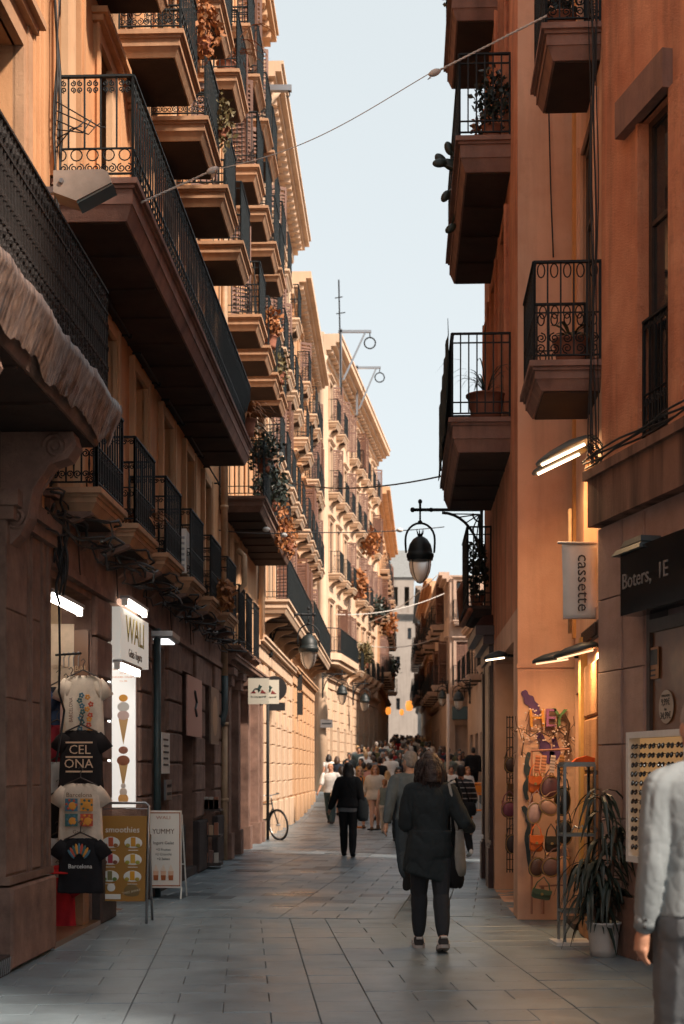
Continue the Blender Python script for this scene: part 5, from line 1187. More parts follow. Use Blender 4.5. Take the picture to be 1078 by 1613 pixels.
stroke([(834, 1185), (830, 1205), (834, 1225), (828, 1245), (832, 1262)], .07, tl); stroke([(824, 1270), (832, 1285), (836, 1300), (832, 1330), (836, 1370)], .08, tl)
# blossom garland
rnd = random.Random(21); t = thing('flower_garland', 'garland of dry twigs and pale blossoms round the letters', 'garland', (0, 0, 0))
mb = MB(); pts = [P(x, y, 14.48) for x, y in ((822, 1190), (826, 1165), (822, 1150), (836, 1160), (850, 1152), (866, 1160), (880, 1150), (890, 1158), (892, 1180), (886, 1200))]; mb.tube(pts, .008, 5); pts2 = [P(x, y, 14.47) for x, y in ((888, 1125), (896, 1140), (893, 1165), (899, 1185))]; mb.tube(pts2, .02, 5)
for k in range(60): p = rnd.choice(pts + pts2) + Vector((rnd.gauss(0, .05), 0, rnd.gauss(0, .05))); mb.tube([p, p + Vector((rnd.gauss(0, .06), -.03, rnd.gauss(0, .06)))], .004, 3)
mb.build('twigs', M['frame_brown'], t); mb = MB()
for k in range(70): p = rnd.choice(pts + [P(843, 1122, 14.4), P(848, 1130, 14.4)]) + Vector((rnd.gauss(0, .045), -.04, rnd.gauss(0, .045))); mb.ell(p, .012, .008, .010, 5, 3)
mb.build('blossoms', simple('blossom', (.66, .50, .44), .7), t)
# bags
def bag(label, px, py, d_, w_, h_, dp, col, kind='satchel', rz=0.0, ry=0.0):
    t = thing('hanging_bag', label, 'bag', P(px, py, d_), rz); t.rotation_euler = (0, ry, rz)
    m = simple('bag_leather', col, .38, noise=.2, nscale=14, bump=.25, bscale=90); gold = simple('gold_clasp', (.5, .32, .12), .3, .9)
    mb = MB(); rings = []
    n = 2.6 if kind == 'round' else 4.5
    for i in range(9):
        a = -math.pi/2 + math.pi*i/8; sz = math.sin(a); cz = max(.04, abs(math.cos(a))**(2/n))
        zz = h_/2 * (abs(sz)**(2/n)) * (1 if sz > 0 else -1)
        rings.append([(w_/2*cz*(abs(math.cos(b_))**(2/n))*(1 if math.cos(b_) > 0 else -1), dp/2*cz*(abs(math.sin(b_))**(2/n))*(1 if math.sin(b_) > 0 else -1), zz) for b_ in [2*math.pi*j/20 for j in range(20)]])
    mb.loft(rings); mb.build('bag_body', m, t, True)
    if kind == 'satchel':
        mb = MB(); mb.prism([(-w_*.5, h_*.49), (w_*.5, h_*.49), (w_*.48, h_*.12), (w_*.2, -.02*h_), (-.2*w_, -.02*h_), (-w_*.48, h_*.12)], -dp/2 - .014, -dp/2 - .002); mb.build('flap', m, t)
        mb = MB(); mb.lathe([(.014, 0), (.014, .01)], 12); me = mb.mesh('clasp', gold); me.transform(Matrix.Translation((0, -dp/2 - .014, h_*.05)) @ Matrix.Rotation(R(90), 4, 'X')); link('clasp', me, t)
    else:
        mb = MB(); mb.tube([(w_*.46*math.cos(a), -dp*.36, h_*.46*math.sin(a)) for a in [2*math.pi*j/24 for j in range(25)]], .006, 5); mb.build('zip', gold, t)
    mb = MB(); mb.tube([(-w_*.42, 0, h_*.38), (-w_*.3, 0, h_*.5 + .06), (0, .02, h_*.5 + .12), (w_*.3, 0, h_*.5 + .06), (w_*.42, 0, h_*.38)], .007, 5); mb.build('strap', m, t)
    for s in (-1, 1): mb = MB(); mb.tube([(s*w_*.42 + .014*math.cos(a), 0, h_*.42 + .018*math.sin(a)) for a in [2*math.pi*j/10 for j in range(11)]], .004, 4); mb.build('buckle', gold, t)
    return t
orange = (.62, .13, .02); plum = (.13, .055, .065)
bag('orange satchel bag hanging topmost on the bag rack', 843, 1236, 14.2, .135, .175, .07, orange)
bag('large plum round bag beside the topmost orange satchel', 866, 1240, 14.1, .19, .24, .09, plum, 'round', ry=R(20))
bag('pearly pink round bag on the left of the rack', 842, 1281, 14.1, .15, .22, .09, (.42, .28, .27), 'round', ry=R(8))
bag('shiny bronze round bag with gold zip in the rack middle', 864, 1272, 14.05, .20, .15, .10, (.34, .20, .16), 'round', ry=R(32))
bag('orange satchel bag lower on the rack', 845, 1329, 14.05, .135, .165, .07, orange)
bag('dark olive satchel beside the lower orange bag', 869, 1330, 14.05, .13, .16, .07, (.035, .03, .02))
bag('brown round bag at the lower left of the rack', 846, 1366, 14.0, .16, .20, .08, (.07, .03, .02), 'round', ry=R(14))
bag('plum grey round bag in the lower middle of the rack', 868, 1366, 13.95, .19, .20, .09, (.14, .075, .07), 'round', ry=R(25))
bag('tan round bag at the lower right of the rack by the glass case', 888, 1365, 13.9, .13, .20, .08, (.52, .24, .12), 'round')
bag('small green pouch bag hanging lowest on the rack', 853, 1409, 13.9, .19, .10, .06, (.05, .085, .05), 'satchel', ry=R(10))
bag('pink plum round bag at the dark shop entrance behind the rack', 803, 1275, 16.9, .20, .20, .10, (.22, .055, .09), 'round')
bag('dark brown bag high at the dark shop entrance', 806, 1205, 17.0, .18, .2, .10, (.05, .025, .02), 'round')
bag('mustard brown bag second at the dark shop entrance', 809, 1245, 17.1, .16, .16, .10, (.16, .07, .02), 'satchel')
bag('dark leather bag low at the dark shop entrance', 808, 1330, 16.9, .18, .24, .10, (.035, .02, .018), 'round')
bag('black bag hanging at the back of the rack by the glass case', 886, 1262, 14.25, .17, .30, .08, (.014, .014, .016), 'round')
bag('black long bag at the back of the rack lower right', 889, 1312, 14.25, .17, .26, .08, (.014, .015, .018), 'round')
for k, (px, c, lab) in enumerate(((848, (.55, .20, .10), 'plain coral'), (858, (.60, .26, .14), 'dotted orange'), (872, (.55, .42, .38), 'striped pink'), (886, (.36, .16, .05), 'orange black'))):
    t = thing('bag_strap', lab + ' woven bag strap hanging over the rack bar', 'strap', P(px, 1190, 14.0), 0); t.rotation_euler = (0, R(6), 0)
    MB().box(-.024, .024, -.012, .0, -.17, .0).build('webbing', simple('webbing', c, .8), t)
    for q in range(5): MB().box(-.024, .024, -.015, -.0122, -.03 - .03*q, -.02 - .03*q).build('stripe', simple('stripe', tuple(x*.35 for x in c), .8), t)
    mb = MB(); mb.tube([(.018*math.cos(a), -.006, -.19 + .02*math.sin(a)) for a in [2*math.pi*j/10 for j in range(11)]], .005, 4); mb.build('buckle', simple('gold_clasp', (.5, .32, .12), .3, .9), t)
t = thing('bag_rack', 'pinkish metal bag rack with crossbars at the orange end wall', 'rack', (0, 0, 0))
mb = MB(); a, b_ = P(838, 1183, 14.3), P(898, 1180, 13.95)
mb.tube([a, b_], .012, 6); mb.tube([P(838, 1183, 14.3), P(838, 1440, 14.3)], .012, 6); mb.tube([P(850, 1396, 14.1), P(900, 1394, 13.95)], .010, 6); mb.tube([P(855, 1396, 14.1), P(855, 1440, 14.1)], .02, 6); mb.build('rack_frame', simple('rack_pink', (.38, .17, .11), .5), t)
# goods grid behind
t = thing('goods_grid', 'black wire grid with wares at the dark shop entrance', 'rack', (0, 0, 0)); mb = MB()
for i in range(5): a = P(799 + 4.5*i, 1128, 17.3); mb.tube([a, a - Vector((0, 0, 1.9))], .006, 4)
for i in range(16): mb.tube([P(798, 1130 + 16*i, 17.3), P(818, 1130 + 16*i, 17.3)], .005, 4)
mb.build('wire_grid', M['iron'], t)
# glass display case
t = thing('display_case', 'tall narrow glass display case in a pale metal frame by the pier', 'display case', P(909, 1490, 12.55), R(4)); t.location.z = 0
cw, cd, chh = .135, .12, 1.58; fr = simple('case_metal', (.24, .27, .28), .4, .5); mb = MB()
for x in (-cw, cw):
    for y in (-cd, cd): mb.box(x - .012, x + .012, y - .012, y + .012, .03, chh)
for z in (.28, chh - .02, .95):
    for x in (-cw, cw): mb.box(x - .010, x + .010, -cd, cd, z, z + .025)
    for y in (-cd, cd): mb.box(-cw, cw, y - .010, y + .010, z, z + .025)
mb.build('frame', fr, t); MB().box(-cw - .08, cw + .02, -cd - .04, cd + .04, 0, .03).build('base_plate', M['white'], t); MB().box(-cw, cw, -cd, cd, chh + .006, chh + .02).build('top', fr, t); MB().box(-cw + .012, cw - .012, -cd + .012, cd - .012, .955, .965).build('shelf', M['white'], t)
cg, nt, b_ = newmat('case_glass'); b_.inputs['Base Color'].default_value = (.9, .95, .95, 1); b_.inputs['Transmission Weight'].default_value = 1.0; b_.inputs['Roughness'].default_value = .02; b_.inputs['IOR'].default_value = 1.02; b_.inputs['Specular IOR Level'].default_value = .5
for args in ((-cw + .012, cw - .012, -cd - .003, -cd + .003), (-cw - .003, -cw + .003, -cd + .012, cd - .012), (cw - .003, cw + .003, -cd + .012, cd - .012)): MB().box(*args, .31, chh - .03).build('pane', cg, t)
mb = MB(); mb.prism([(-.10, 0), (.12, 0), (.11, .03), (.02, .055), (-.07, .03)], -.05, .05); o = mb.build('folded_cloth', cloth((.62, .10, .02)), None, False, Vector(t.location) + Vector((.06, 0, chh + .021))); tag(o, 'folded orange cloth on top of the glass case', 'cloth')
mb = MB(); mb.tube([(-.05, 0, .02), (-.02, 0, .07), (.02, 0, .05), (.05, 0, .08), (.06, 0, .02)], .008, 5); o = mb.build('necklace', M['steel'], None, True, Vector(t.location) + Vector((0, 0, .965))); tag(o, 'small wire necklace stand inside the glass case', 'ornament')
# potted dracaena and second pot
def pot(parent, r_, h_, mat):
    mb = MB(); mb.lathe([(r_*.72, 0), (r_*.76, h_*.2), (r_*.85, h_*.6), (r_*.95, h_*.93), (r_*1.02, h_*.94), (r_*1.02, h_), (r_*.92, h_), (r_*.9, h_*.9), (0.01, h_*.9)], 24); mb.build('pot', mat, parent, True)
t = thing('potted_plant', 'dark drooping leafy plant in a white pot by the right pier', 'plant', P(951, 1507, 11.7)); t.location.z = 0
pot(t, .145, .285, simple('white_pot', (.50, .49, .47), .5, noise=.1)); mb = MB(); rnd = random.Random(4)
stems = [[(0, 0, .2), (-.02, 0, .6), (-.03, .02, 1.0), (-.02, .02, 1.38)], [(.02, 0, .2), (.06, -.02, .6), (.10, -.02, 1.05)], [(-.02, .02, .2), (-.1, 0, .5), (-.14, .02, .8)]]
for s_ in stems: mb.tube(s_, [.022, .018, .015, .010][:len(s_)], 6)
mb.build('stem', M['frame_brown'], t, True); mb = MB()
for s_ in stems:
    for k in range(62):
        q = rnd.uniform(.22, 1.0)*(len(s_) - 1); i = min(int(q), len(s_) - 2); p = Vector(s_[i]).lerp(Vector(s_[i+1]), q - i); a = rnd.uniform(0, 6.28); L = rnd.uniform(.24, .46); up = rnd.uniform(-.05, .6); wd = rnd.uniform(.012, .022)
        dr = Vector((math.cos(a), math.sin(a)*.8, 0)); side = Vector((-math.sin(a), math.cos(a), 0)); pr = None
        for j in range(6):
            f = j / 5; c = p + dr*L*f*(.95 - .25*f) + Vector((0, 0, L*(up*f - (1.0 + up)*f*f*.75))); ww = wd*(math.sin(math.pi*min(.98, f*.85 + .1)))
            v = (c + side*ww, c + Vector((0, 0, -.006)), c - side*ww)
            if pr: mb.add([pr[0], pr[1], v[1], v[0]], [(0, 1, 2, 3)]); mb.add([pr[1], pr[2], v[2], v[1]], [(0, 1, 2, 3)])
            pr = v
mb.build('foliage', M['leaf_dark'], t, True)
t = thing('potted_plant', 'white ribbed pot half hidden behind the man at the right edge', 'plant', (2.43, 10.0, 0)); pot(t, .17, .36, simple('white_pot', (.50, .49, .47), .5, noise=.1)); mb = MB(); mb.tube([(0, 0, .3), (.02, 0, .9)], .02, 6); mb.build('stem', M['frame_brown'], t)
# barrier and pole on the square
t = thing('crowd_barrier', 'orange tubular crowd barrier on the square at right', 'barrier', P(737, 1292, 44.5)); t.location.z = ground_z(44.5); om = simple('orange_plastic', (.70, .22, .02), .5)
mb = MB(); mb.tube([(0, 0, .05), (0, 0, 1.0), (.06, 0, 1.08), (1.9, 0, 1.08), (1.96, 0, 1.0), (1.96, 0, .05)], .035, 8); mb.tube([(0, 0, .75), (1.96, 0, .75)], .03, 8); mb.tube([(0, 0, .25), (1.96, 0, .25)], .03, 8); mb.build('frame', om, t, True)
for k in range(10): MB().tube([(.18*k + .16, 0, .25), (.18*k + .16, 0, .75)], .016, 6).build('bar', M['white'], t)
MB().box(.2, 1.75, -.02, .02, .80, 1.03).build('panel', om, t); MB().box(.6, 1.2, -.04, -.02, .55, .85).build('plate', simple('barrier_red', (.4, .05, .02), .5), t)
for s in (.1, 1.86): MB().bar((s, -.3, .03), (s, .3, .03), .06).build('foot', om, t)
t = thing('white_pole', 'tall slim white pole rising from the crowd on the right', 'pole', P(706, 1290, 45.0)); t.location.z = ground_z(45)
MB().tube([(0, 0, 0), (0, 0, 3.9)], .05, 10).build('post', simple('pale_pole', (.55, .46, .40), .5), t, True); MB().lathe([(.14, 0), (.14, .05), (.07, .12)], 12).build('base', M['steel'], t)
# awning and signs on the far right row, glowing lanterns at the far end
for (px, py, d_, r_, lab) in ((645, 1112, 118, .62, 'glowing orange shop light, larger of the two at the far end'), (633, 1122, 122, .38, 'small glowing orange light left of the larger one at the far end'), (612, 1120, 92, .36, 'glowing orange shop sign on the far left wall')):
    mb = MB(); mb.lathe([(.02, -r_*.7), (r_*.4, -r_*.6), (r_*.5, 0), (r_*.4, r_*.6), (.02, r_*.7)], 12); o = mb.build('shop_light', glow('orange_glow', (1.0, .33, .05), .36), None, True, P(px, py, d_)); tag(o, lab, 'light')
# hoist beam and roof fittings on the left
t = thing('hoist_beam', 'steel hoist beam with a hook sticking out below the left roofline', 'beam', P(414, 139, 30.5)); MB().box(-.3, .62, -.06, .06, -.06, .06).build('beam', M['steel'], t); mb = MB(); mb.tube([(.56, 0, -.06), (.58, 0, -.14), (.54, 0, -.2), (.5, 0, -.15)], .015, 5); mb.build('hook', M['iron'], t)
def roof_hoist(label, px, py, d_, L):
    t = thing('roof_hoist', label, 'hoist', P(px, py, d_)); mb = MB(); mb.bar((-.2, 0, 0), (L, 0, 0), .10); mb.bar((0, 0, -1.9), (L*.8, 0, 0), .07); mb.bar((-.1, 0, -2.2), (-.1, 0, .1), .1); mb.build('frame', M['steel'], t); mb = MB(); mb.tube([(L*.95 + .22*math.cos(a), 0, -.45 + .22*math.sin(a)) for a in [2*math.pi*j/14 for j in range(15)]], .03, 5); mb.tube([(L*.95, 0, -.2), (L*.95, 0, -.05)], .02, 4); mb.build('pulley', M['iron'], t)
roof_hoist('nearer roof hoist arm with a pulley against the sky', 541, 522, 56.0, 1.1); roof_hoist('farther roof hoist arm against the sky', 566, 579, 66.0, 1.0)
t = thing('roof_antenna', 'thin television antenna on the left roofs against the sky', 'antenna', P(540, 560, 54.5)); mb = MB(); mb.tube([(-.05, 0, -1.5), (-.15, 0, 2.9)], .03, 5); mb.bar((-.3, 0, 2.2), (.0, 0, 2.25), .03); mb.bar((-.25, 0, 1.6), (.1, 0, 1.65), .03); mb.build('mast', M['iron'], t)
# ---------------------------------------------------------------- balcony plants
def leaves(mb, c, rad, n, ls, rnd, droop=0.0, stretch=1.0):
    for k in range(n):
        a, b_ = rnd.uniform(0, 6.283), rnd.uniform(-1, 1); q = rnd.random()**.45; s = math.sqrt(1 - b_*b_)
        p = Vector(c) + Vector((rad[0]*q*s*math.cos(a), rad[1]*q*s*math.sin(a), rad[2]*q*b_)); d_ = Vector((rnd.gauss(0, 1), rnd.gauss(0, 1), rnd.gauss(.2, 1) - droop)).normalized(); L = ls*rnd.uniform(.6, 1.4)*stretch; sd = d_.orthogonal().normalized()
        sd = (Matrix.Rotation(rnd.uniform(0, 6.28), 3, d_) @ sd)*L*.28/stretch; mb.add([p, p + d_*L*.5 + sd, p + d_*L, p + d_*L*.5 - sd], [(0, 1, 2, 3)])
def plant(label, p, rad, n, ls, mat, potr=.14, poth=.22, droop=0.0, seed=0, stretch=1.0, stems=5, name='balcony_plant'):
    t = thing(name, label, 'plant', p); rnd = random.Random(seed)
    pot(t, potr, poth, M['terracotta']); mb = MB(); cc = (0, 0, poth + rad[2]*(.8 - droop*.9))
    leaves(mb, cc, rad, n, ls, rnd, droop, stretch); mb.build('foliage', M[mat], t); mb = MB()
    for k in range(stems): a = rnd.uniform(0, 6.28); mb.tube([(0, 0, poth*.8), (rad[0]*.3*math.cos(a), rad[1]*.3*math.sin(a), poth + rad[2]*.5), (rad[0]*.7*math.cos(a), rad[1]*.7*math.sin(a), poth + rad[2]*(1.1 - droop*1.6))], [.010, .007, .003], 4)
    mb.build('stem', M['frame_brown'], t); return t
def frond_plant(label, p, L, n, mat, seed=0, up=.8, potr=.15, poth=.25, name='balcony_plant', wd=.016):
    t = thing(name, label, 'plant', p); rnd = random.Random(seed); pot(t, potr, poth, M['terracotta']); mb = MB()
    for k in range(n):
        a = rnd.uniform(0, 6.28); l = L*rnd.uniform(.6, 1.15); u_ = up*rnd.uniform(.5, 1.3); dr = Vector((math.cos(a), math.sin(a), 0)); sd = Vector((-math.sin(a), math.cos(a), 0)); pr = None
        for j in range(7):
            f = j / 6; c = Vector((0, 0, poth)) + dr*l*f*.8 + Vector((0, 0, l*(u_*f - (.45 + u_*.55)*f*f))); ww = wd*math.sin(math.pi*min(.97, f*.85 + .12)); v = (c + sd*ww, c - sd*ww)
            if pr: mb.add([pr[0], pr[1], v[1], v[0]], [(0, 1, 2, 3)])
            pr = v
    mb.build('foliage', M[mat], t, True); return t
frond_plant('dry orange fern spilling over the far end of the long left balcony', PL(22.0, .72, 6.7), .75, 70, 'leaf_dry', 1, .9)
frond_plant('olive fern beside the dry orange one at the long balcony end', PL(22.45, .62, 6.7), .6, 60, 'leaf_olive', 2, .5)
plant('dark hanging creeper on the garden balcony corner at left', PL(24.9, .72, 6.75), (.35, .45, .42), 520, .10, 'leaf_dark', seed=3, droop=.5)
plant('dense dark shrub overhanging the garden balcony on the left', PL(26.2, .74, 6.3), (.36, .6, .40), 620, .10, 'leaf_dark', seed=4, droop=.35)
plant('orange brown creeper hanging below the garden balcony rail', PL(27.6, .80, 6.05), (.18, .5, .55), 420, .09, 'leaf_dry', seed=5, droop=.8)
plant('small reddish trailing plant at the far end of the garden balcony', PL(29.6, .80, 6.1), (.18, .5, .45), 320, .09, 'leaf_dry', seed=6, droop=.7)
plant('rust coloured dried plant hanging off the small left balcony', PL(20.9, .50, 3.95), (.14, .3, .24), 420, .09, 'leaf_dry', seed=7, droop=.9, potr=.09, poth=.16)
frond_plant('dry grassy plant in the second small left balcony', PL(15.2, .30, 4.0), .40, 60, 'leaf_dry', 8, 1.0, .09, .16)
plant('orange flowering creeper on a high left balcony rail', PL(17.0, .72, 10.1), (.2, .45, .45), 380, .08, 'leaf_dry', seed=9, droop=.5, potr=.1, poth=.15)
plant('trailing plant with orange leaves on the next high left balcony', PL(18.9, .72, 9.9), (.15, .35, .35), 240, .08, 'leaf_olive', seed=10, droop=.6, potr=.1, poth=.15)
frond_plant('tall dry spiky plant on the topmost visible left balcony', PL(22.0, .40, 12.2), .9, 30, 'leaf_dry', 11, 1.6)
plant('red leaved plant on a mid left balcony', PL(26.9, .66, 9.5), (.2, .4, .3), 240, .12, 'leaf_dry', seed=12)
plant('green and red creeper on the second floor left past the drainpipe', PL(29.0, .66, 9.4), (.2, .5, .4), 260, .10, 'leaf_olive', seed=13, droop=.5)
for k, (d_, o_, z_, mt, lab) in enumerate(((66.5, .5, 9.6, 'leaf_dry', 'orange flowering balcony plant high on the corner house'), (69.0, .5, 6.5, 'leaf_olive', 'bushy balcony plant low on the corner house'), (71.5, .55, 12.4, 'leaf_dry', 'orange balcony plant on the third floor of the corner house'), (75.5, .5, 9.4, 'leaf_dark', 'dark balcony shrub at the far side of the corner house'), (84.0, .6, 9.6, 'leaf_dry', 'reddish balcony plant on the far left ochre house'), (87.5, .6, 7.2, 'leaf_dark', 'dark bushy plant low on the far left ochre house'))):
    x = (-.75 + .1285*(d_ - 58.6)) if d_ < 80 else 2.0 + .0583*(d_ - 80)
    plant(lab, (x + o_, d_, z_), (.5, 1.0, .7), 260, .26, mt, seed=20 + k, droop=.4, potr=.25, poth=.35)
# right balconies
frond_plant('spiky agave in a terracotta pot on the lower right balcony', (2.02, 12.6, 5.09), .30, 24, 'leaf_olive', 31, 1.1, .16, .24, wd=.02)
plant('dark climbing plant on the upper far right balcony', (1.66, 15.75, 8.46), (.20, .28, .36), 560, .07, 'leaf_dark', seed=32, potr=.12, poth=.18)
plant('reddish potted plant on the upper far right balcony', (1.58, 16.2, 8.46), (.12, .2, .2), 180, .06, 'leaf_dry', seed=33, potr=.10, poth=.16)
plant('dark bush at the top right balcony against the sky', (1.56, 18.9, 11.5), (.34, .4, .55), 420, .08, 'leaf_dark', seed=34, potr=.14, poth=.2)
plant('dark potted shrub standing on the right recessed upper balcony', (1.95, 12.7, 8.02), (.18, .18, .35), 320, .07, 'leaf_dark', seed=35)
t = thing('cactus', 'prickly pear cactus pads poking out of the upper right balcony rail', 'cactus', (1.52, 17.2, 8.46)); pot(t, .12, .2, M['terracotta']); rnd = random.Random(5)
for k, (x, z, r_, tl_) in enumerate(((-.05, .32, .12, 10), (-.2, .42, .11, 60), (-.31, .52, .10, 40), (-.34, .40, .09, 95), (-.22, .62, .09, 20), (-.16, .12, .10, 120), (-.27, .0, .08, 150), (-.2, -.35, .08, 130))):
    MB().tube([(0, 0, .17), (x*.5, .05*(k % 3), .5*z + .14), (x, .1*(k % 3), z)], [.02, .016, .012], 5).build('stem', M['leaf_dark'], t, True)
    mb = MB(); mb.ell((x, .1*(k % 3), z), r_*.62, .03, r_, 10, 8, Euler((0, R(-tl_), 0)).to_matrix()); mb.build('pad', M['leaf_dark'], t, True)
t = frond_plant('bare twiggy plant in a large tub on the middle far right balcony', (1.60, 15.85, 5.4), .65, 26, 'leaf_dark', 37, 1.5, .22, .30, wd=.007)
plant('leafy plant at the back of the lowest far right balcony', (1.86, 19.6, 3.73), (.15, .35, .45), 380, .08, 'leaf_dark', seed=38, potr=.1, poth=.2)
# dark shade cloth tied to the middle balcony, outside of the rail
t = thing('shade_cloth', 'dark cloth hung along the outer rail of the middle right balcony', 'cloth', (0, 0, 0)); mb = MB(); vs = []; n, k = 24, 8
for i in range(n + 1):
    for j in range(k + 1):
        d_ = 15.6 + 3.5*i/n; vs.append((1.80 + .0433*(d_ - 14.6) - .688 + .012*math.sin(i*1.3 + j*.5) - .012*j/k, d_, 6.36 - .98*j/k - .05*math.sin(i*.5)*(j == k) + (.12 if i == 0 and j == 0 else 0)))
mb.add(vs, [(i*(k+1)+j, (i+1)*(k+1)+j, (i+1)*(k+1)+j+1, i*(k+1)+j+1) for i in range(n) for j in range(k)]); o = mb.build('fabric', cloth((.02, .03, .03)), t, True); q = o.modifiers.new('thick', 'SOLIDIFY'); q.thickness = .006
# air conditioner on a small left balcony
t = thing('air_conditioner', 'pale air conditioner unit on a small left balcony', 'air conditioner', PL(18.35, .22, 4.0)); MB().box(-.14, .14, -.38, .38, .02, .58).build('housing', M['white'], t)
for k in range(6): MB().box(-.12, .12, -.39, -.381, .1 + .07*k, .13 + .07*k).build('louvre', M['steel'], t)
# ---------------------------------------------------------------- people
def remesh(mb, vox, smooth_it=2, noise_amp=0.0, nfreq=7.0, keep=None, seed=0):
    me = mb.mesh('tmp', M['white']); o = D.objects.new('tmp', me); TMP.objects.link(o)
    md = o.modifiers.new('r', 'REMESH'); md.mode = 'VOXEL'; md.voxel_size = vox; md.use_smooth_shade = True
    if smooth_it: s_ = o.modifiers.new('s', 'SMOOTH'); s_.iterations = smooth_it; s_.factor = .5
    REQ.append(o); return o
SKIN = [simple('skin_light', (.52, .29, .20), .5, spec=.35, noise=.12), simple('skin_tan', (.42, .21, .13), .5, spec=.35, noise=.12), simple('skin_deep', (.22, .10, .06), .5, spec=.35, noise=.12)]
HAIRM = {k: simple('hair_' + k, c, .5, noise=.4, nscale=25, bump=.8, bscale=90) for k, c in dict(dark=(.018, .011, .009), brown=(.06, .03, .018), blond=(.45, .28, .13), grey=(.32, .28, .25), ginger=(.30, .11, .03), black=(.008, .008, .009)).items()}
LIPM = simple('lip', (.30, .10, .08), .5); EYEM = simple('eye_dark', (.03, .02, .018), .3); SHOEM = {}
class Fig:
    """figure standing at the origin facing +y; joints from a pose, surfaces lofted then fused to one skin"""
    def __init__(s, H=1.70, build=1.0, pose=None, female=False):
        s.H = H; s.k = H / 1.70; s.b = build; s.f = female; p = dict(la=(8, 5), ra=(8, 5), le=12, re=12, lout=7, rout=7, ll=(12, 4), rl=(-12, 14), head=0, nod=0, lean=2, lfoot=0, rfoot=0, twist=0)
        p.update(pose or {}); s.p = p; k = s.k
        hz = .90; j = {}
        lean = R(p['lean']); rot = Matrix.Rotation(-lean, 3, 'X'); tw = Matrix.Rotation(R(p['twist']), 3, 'Z')
        up = lambda v: Vector((0, 0, hz)) + rot @ (tw @ Vector(v))
        hw, sw = (.085 if female else .08), (.165 if female else .19) * (.5 + .5*build)
        j['pel'] = Vector((0, 0, hz)); j['waist'] = up((0, 0, .14)); j['chest'] = up((0, .0, .33)); j['neck'] = up((0, -.01, .54)); j['headb'] = up((0, .01, .60)); j['head'] = up((0, .025 + .02*math.sin(R(p['nod'])), .69))
        for sd, n in ((-1, 'l'), (1, 'r')):
            j[n+'sh'] = up((sd*sw*.94, -.01, .462)); fw, _ = p[n+'a'] if isinstance(p[n+'a'], tuple) else (p[n+'a'], 0)
            o = R(p[n+'out']); fwd = R(fw); dr = Vector((sd*math.sin(o), math.sin(fwd)*math.cos(o), -math.cos(fwd)*math.cos(o)))
            j[n+'el'] = j[n+'sh'] + (rot @ tw @ dr)*.29
            e = fwd + R(p[n+'e']); inn = R(p[n+'a'][1]); dr2 = Vector((sd*math.sin(o - inn), math.sin(e)*math.cos(o), -math.cos(e)*math.cos(o))).normalized()
            j[n+'wr'] = j[n+'el'] + (rot @ tw @ dr2)*.255; s.__dict__[n+'hd'] = (rot @ tw @ dr2).normalized()
            th, kn = p[n+'l']; a = R(th); j[n+'hip'] = Vector((sd*hw, 0, hz - .02)); j[n+'kn'] = j[n+'hip'] + Vector((sd*.005, math.sin(a), -math.cos(a)))*.425
            a2 = R(th - kn); j[n+'an'] = j[n+'kn'] + Vector((0, math.sin(a2), -math.cos(a2)))*.40; s.__dict__[n+'fa'] = R(p[n+'foot'])
        s.j = j
        low = min(min((j[n+'an'] + Matrix.Rotation(s.__dict__[n+'fa'], 3, 'X') @ Vector((0, y, -.075))).z for y in (-.06, .18)) for n in 'lr')
        s.dz = -low
        for q in j: j[q] = (j[q] + Vector((0, 0, s.dz)))
        s.rot = rot @ tw
    def fin(s, mb): mb.v = [(a*s.k, b_*s.k, c*s.k) for a, b_, c in mb.v]; return mb
    def ring(s, c, rx, ry, n=14, rot=None): rot = rot or Matrix.Identity(3); return [Vector(c) + rot @ Vector((rx*math.cos(2*math.pi*i/n), ry*math.sin(2*math.pi*i/n), 0)) for i in range(n)]
    def torso(s, mb, add=0.0, low=-.05, high=.53, flare=0.0, wide=1.0):
        b = s.b; fem = s.f
        prof = [(-.10, .155, .115), (-.02, .165 if not fem else .17, .12), (.08, .148 if not fem else .145, .105), (.15, .14 if not fem else .125, .098), (.24, .152 if not fem else .138, .108), (.33, .168 if not fem else .15, .118), (.42, .178 if not fem else .158, .112), (.48, .165 if not fem else .145, .092), (.53, .085, .07), (.56, .06, .06)]
        rr = []
        base = s.j['pel']
        for z, rx, ry in prof:
            if z < low - .03 or z > high + .03: continue
            t = max(0, (.45 - z)); q = s.rot if z > .05 else Matrix.Identity(3)
            rr.append(s.ring(base + (s.rot @ Vector((0, 0, z))), (rx*wide)*b + add + flare*t, ry*(.4 + .6*b) + add + flare*t*.9, 18, q))
        mb.loft(rr)
        if high > .45:
            for n in 'lr': mb.tube([s.j['neck'] + s.rot @ Vector((0, 0, -.035)), s.j['neck'].lerp(s.j[n+'sh'], .5) + s.rot @ Vector((0, 0, -.008)), s.j[n+'sh'] + s.rot @ Vector((0, 0, .004))], [.05 + add*.5, .05 + add*.6, .047 + add*.6], 10)
    def limb(s, mb, pts, rs, n=10):
        P_ = [Vector(p) for p in pts]; out = []; r2 = []
        for i in range(len(P_) - 1):
            for q in (0, .33, .66): out.append(P_[i].lerp(P_[i+1], q)); r2.append(rs[i]*(1 - q) + rs[i+1]*q + .006*math.sin(math.pi*q))
        out.append(P_[-1]); r2.append(rs[-1]); mb.tube(out, r2, n)
        for p, r_ in zip(P_, rs): mb.ell(p, r_*.98, r_*.98, r_*.98, 10, 6)
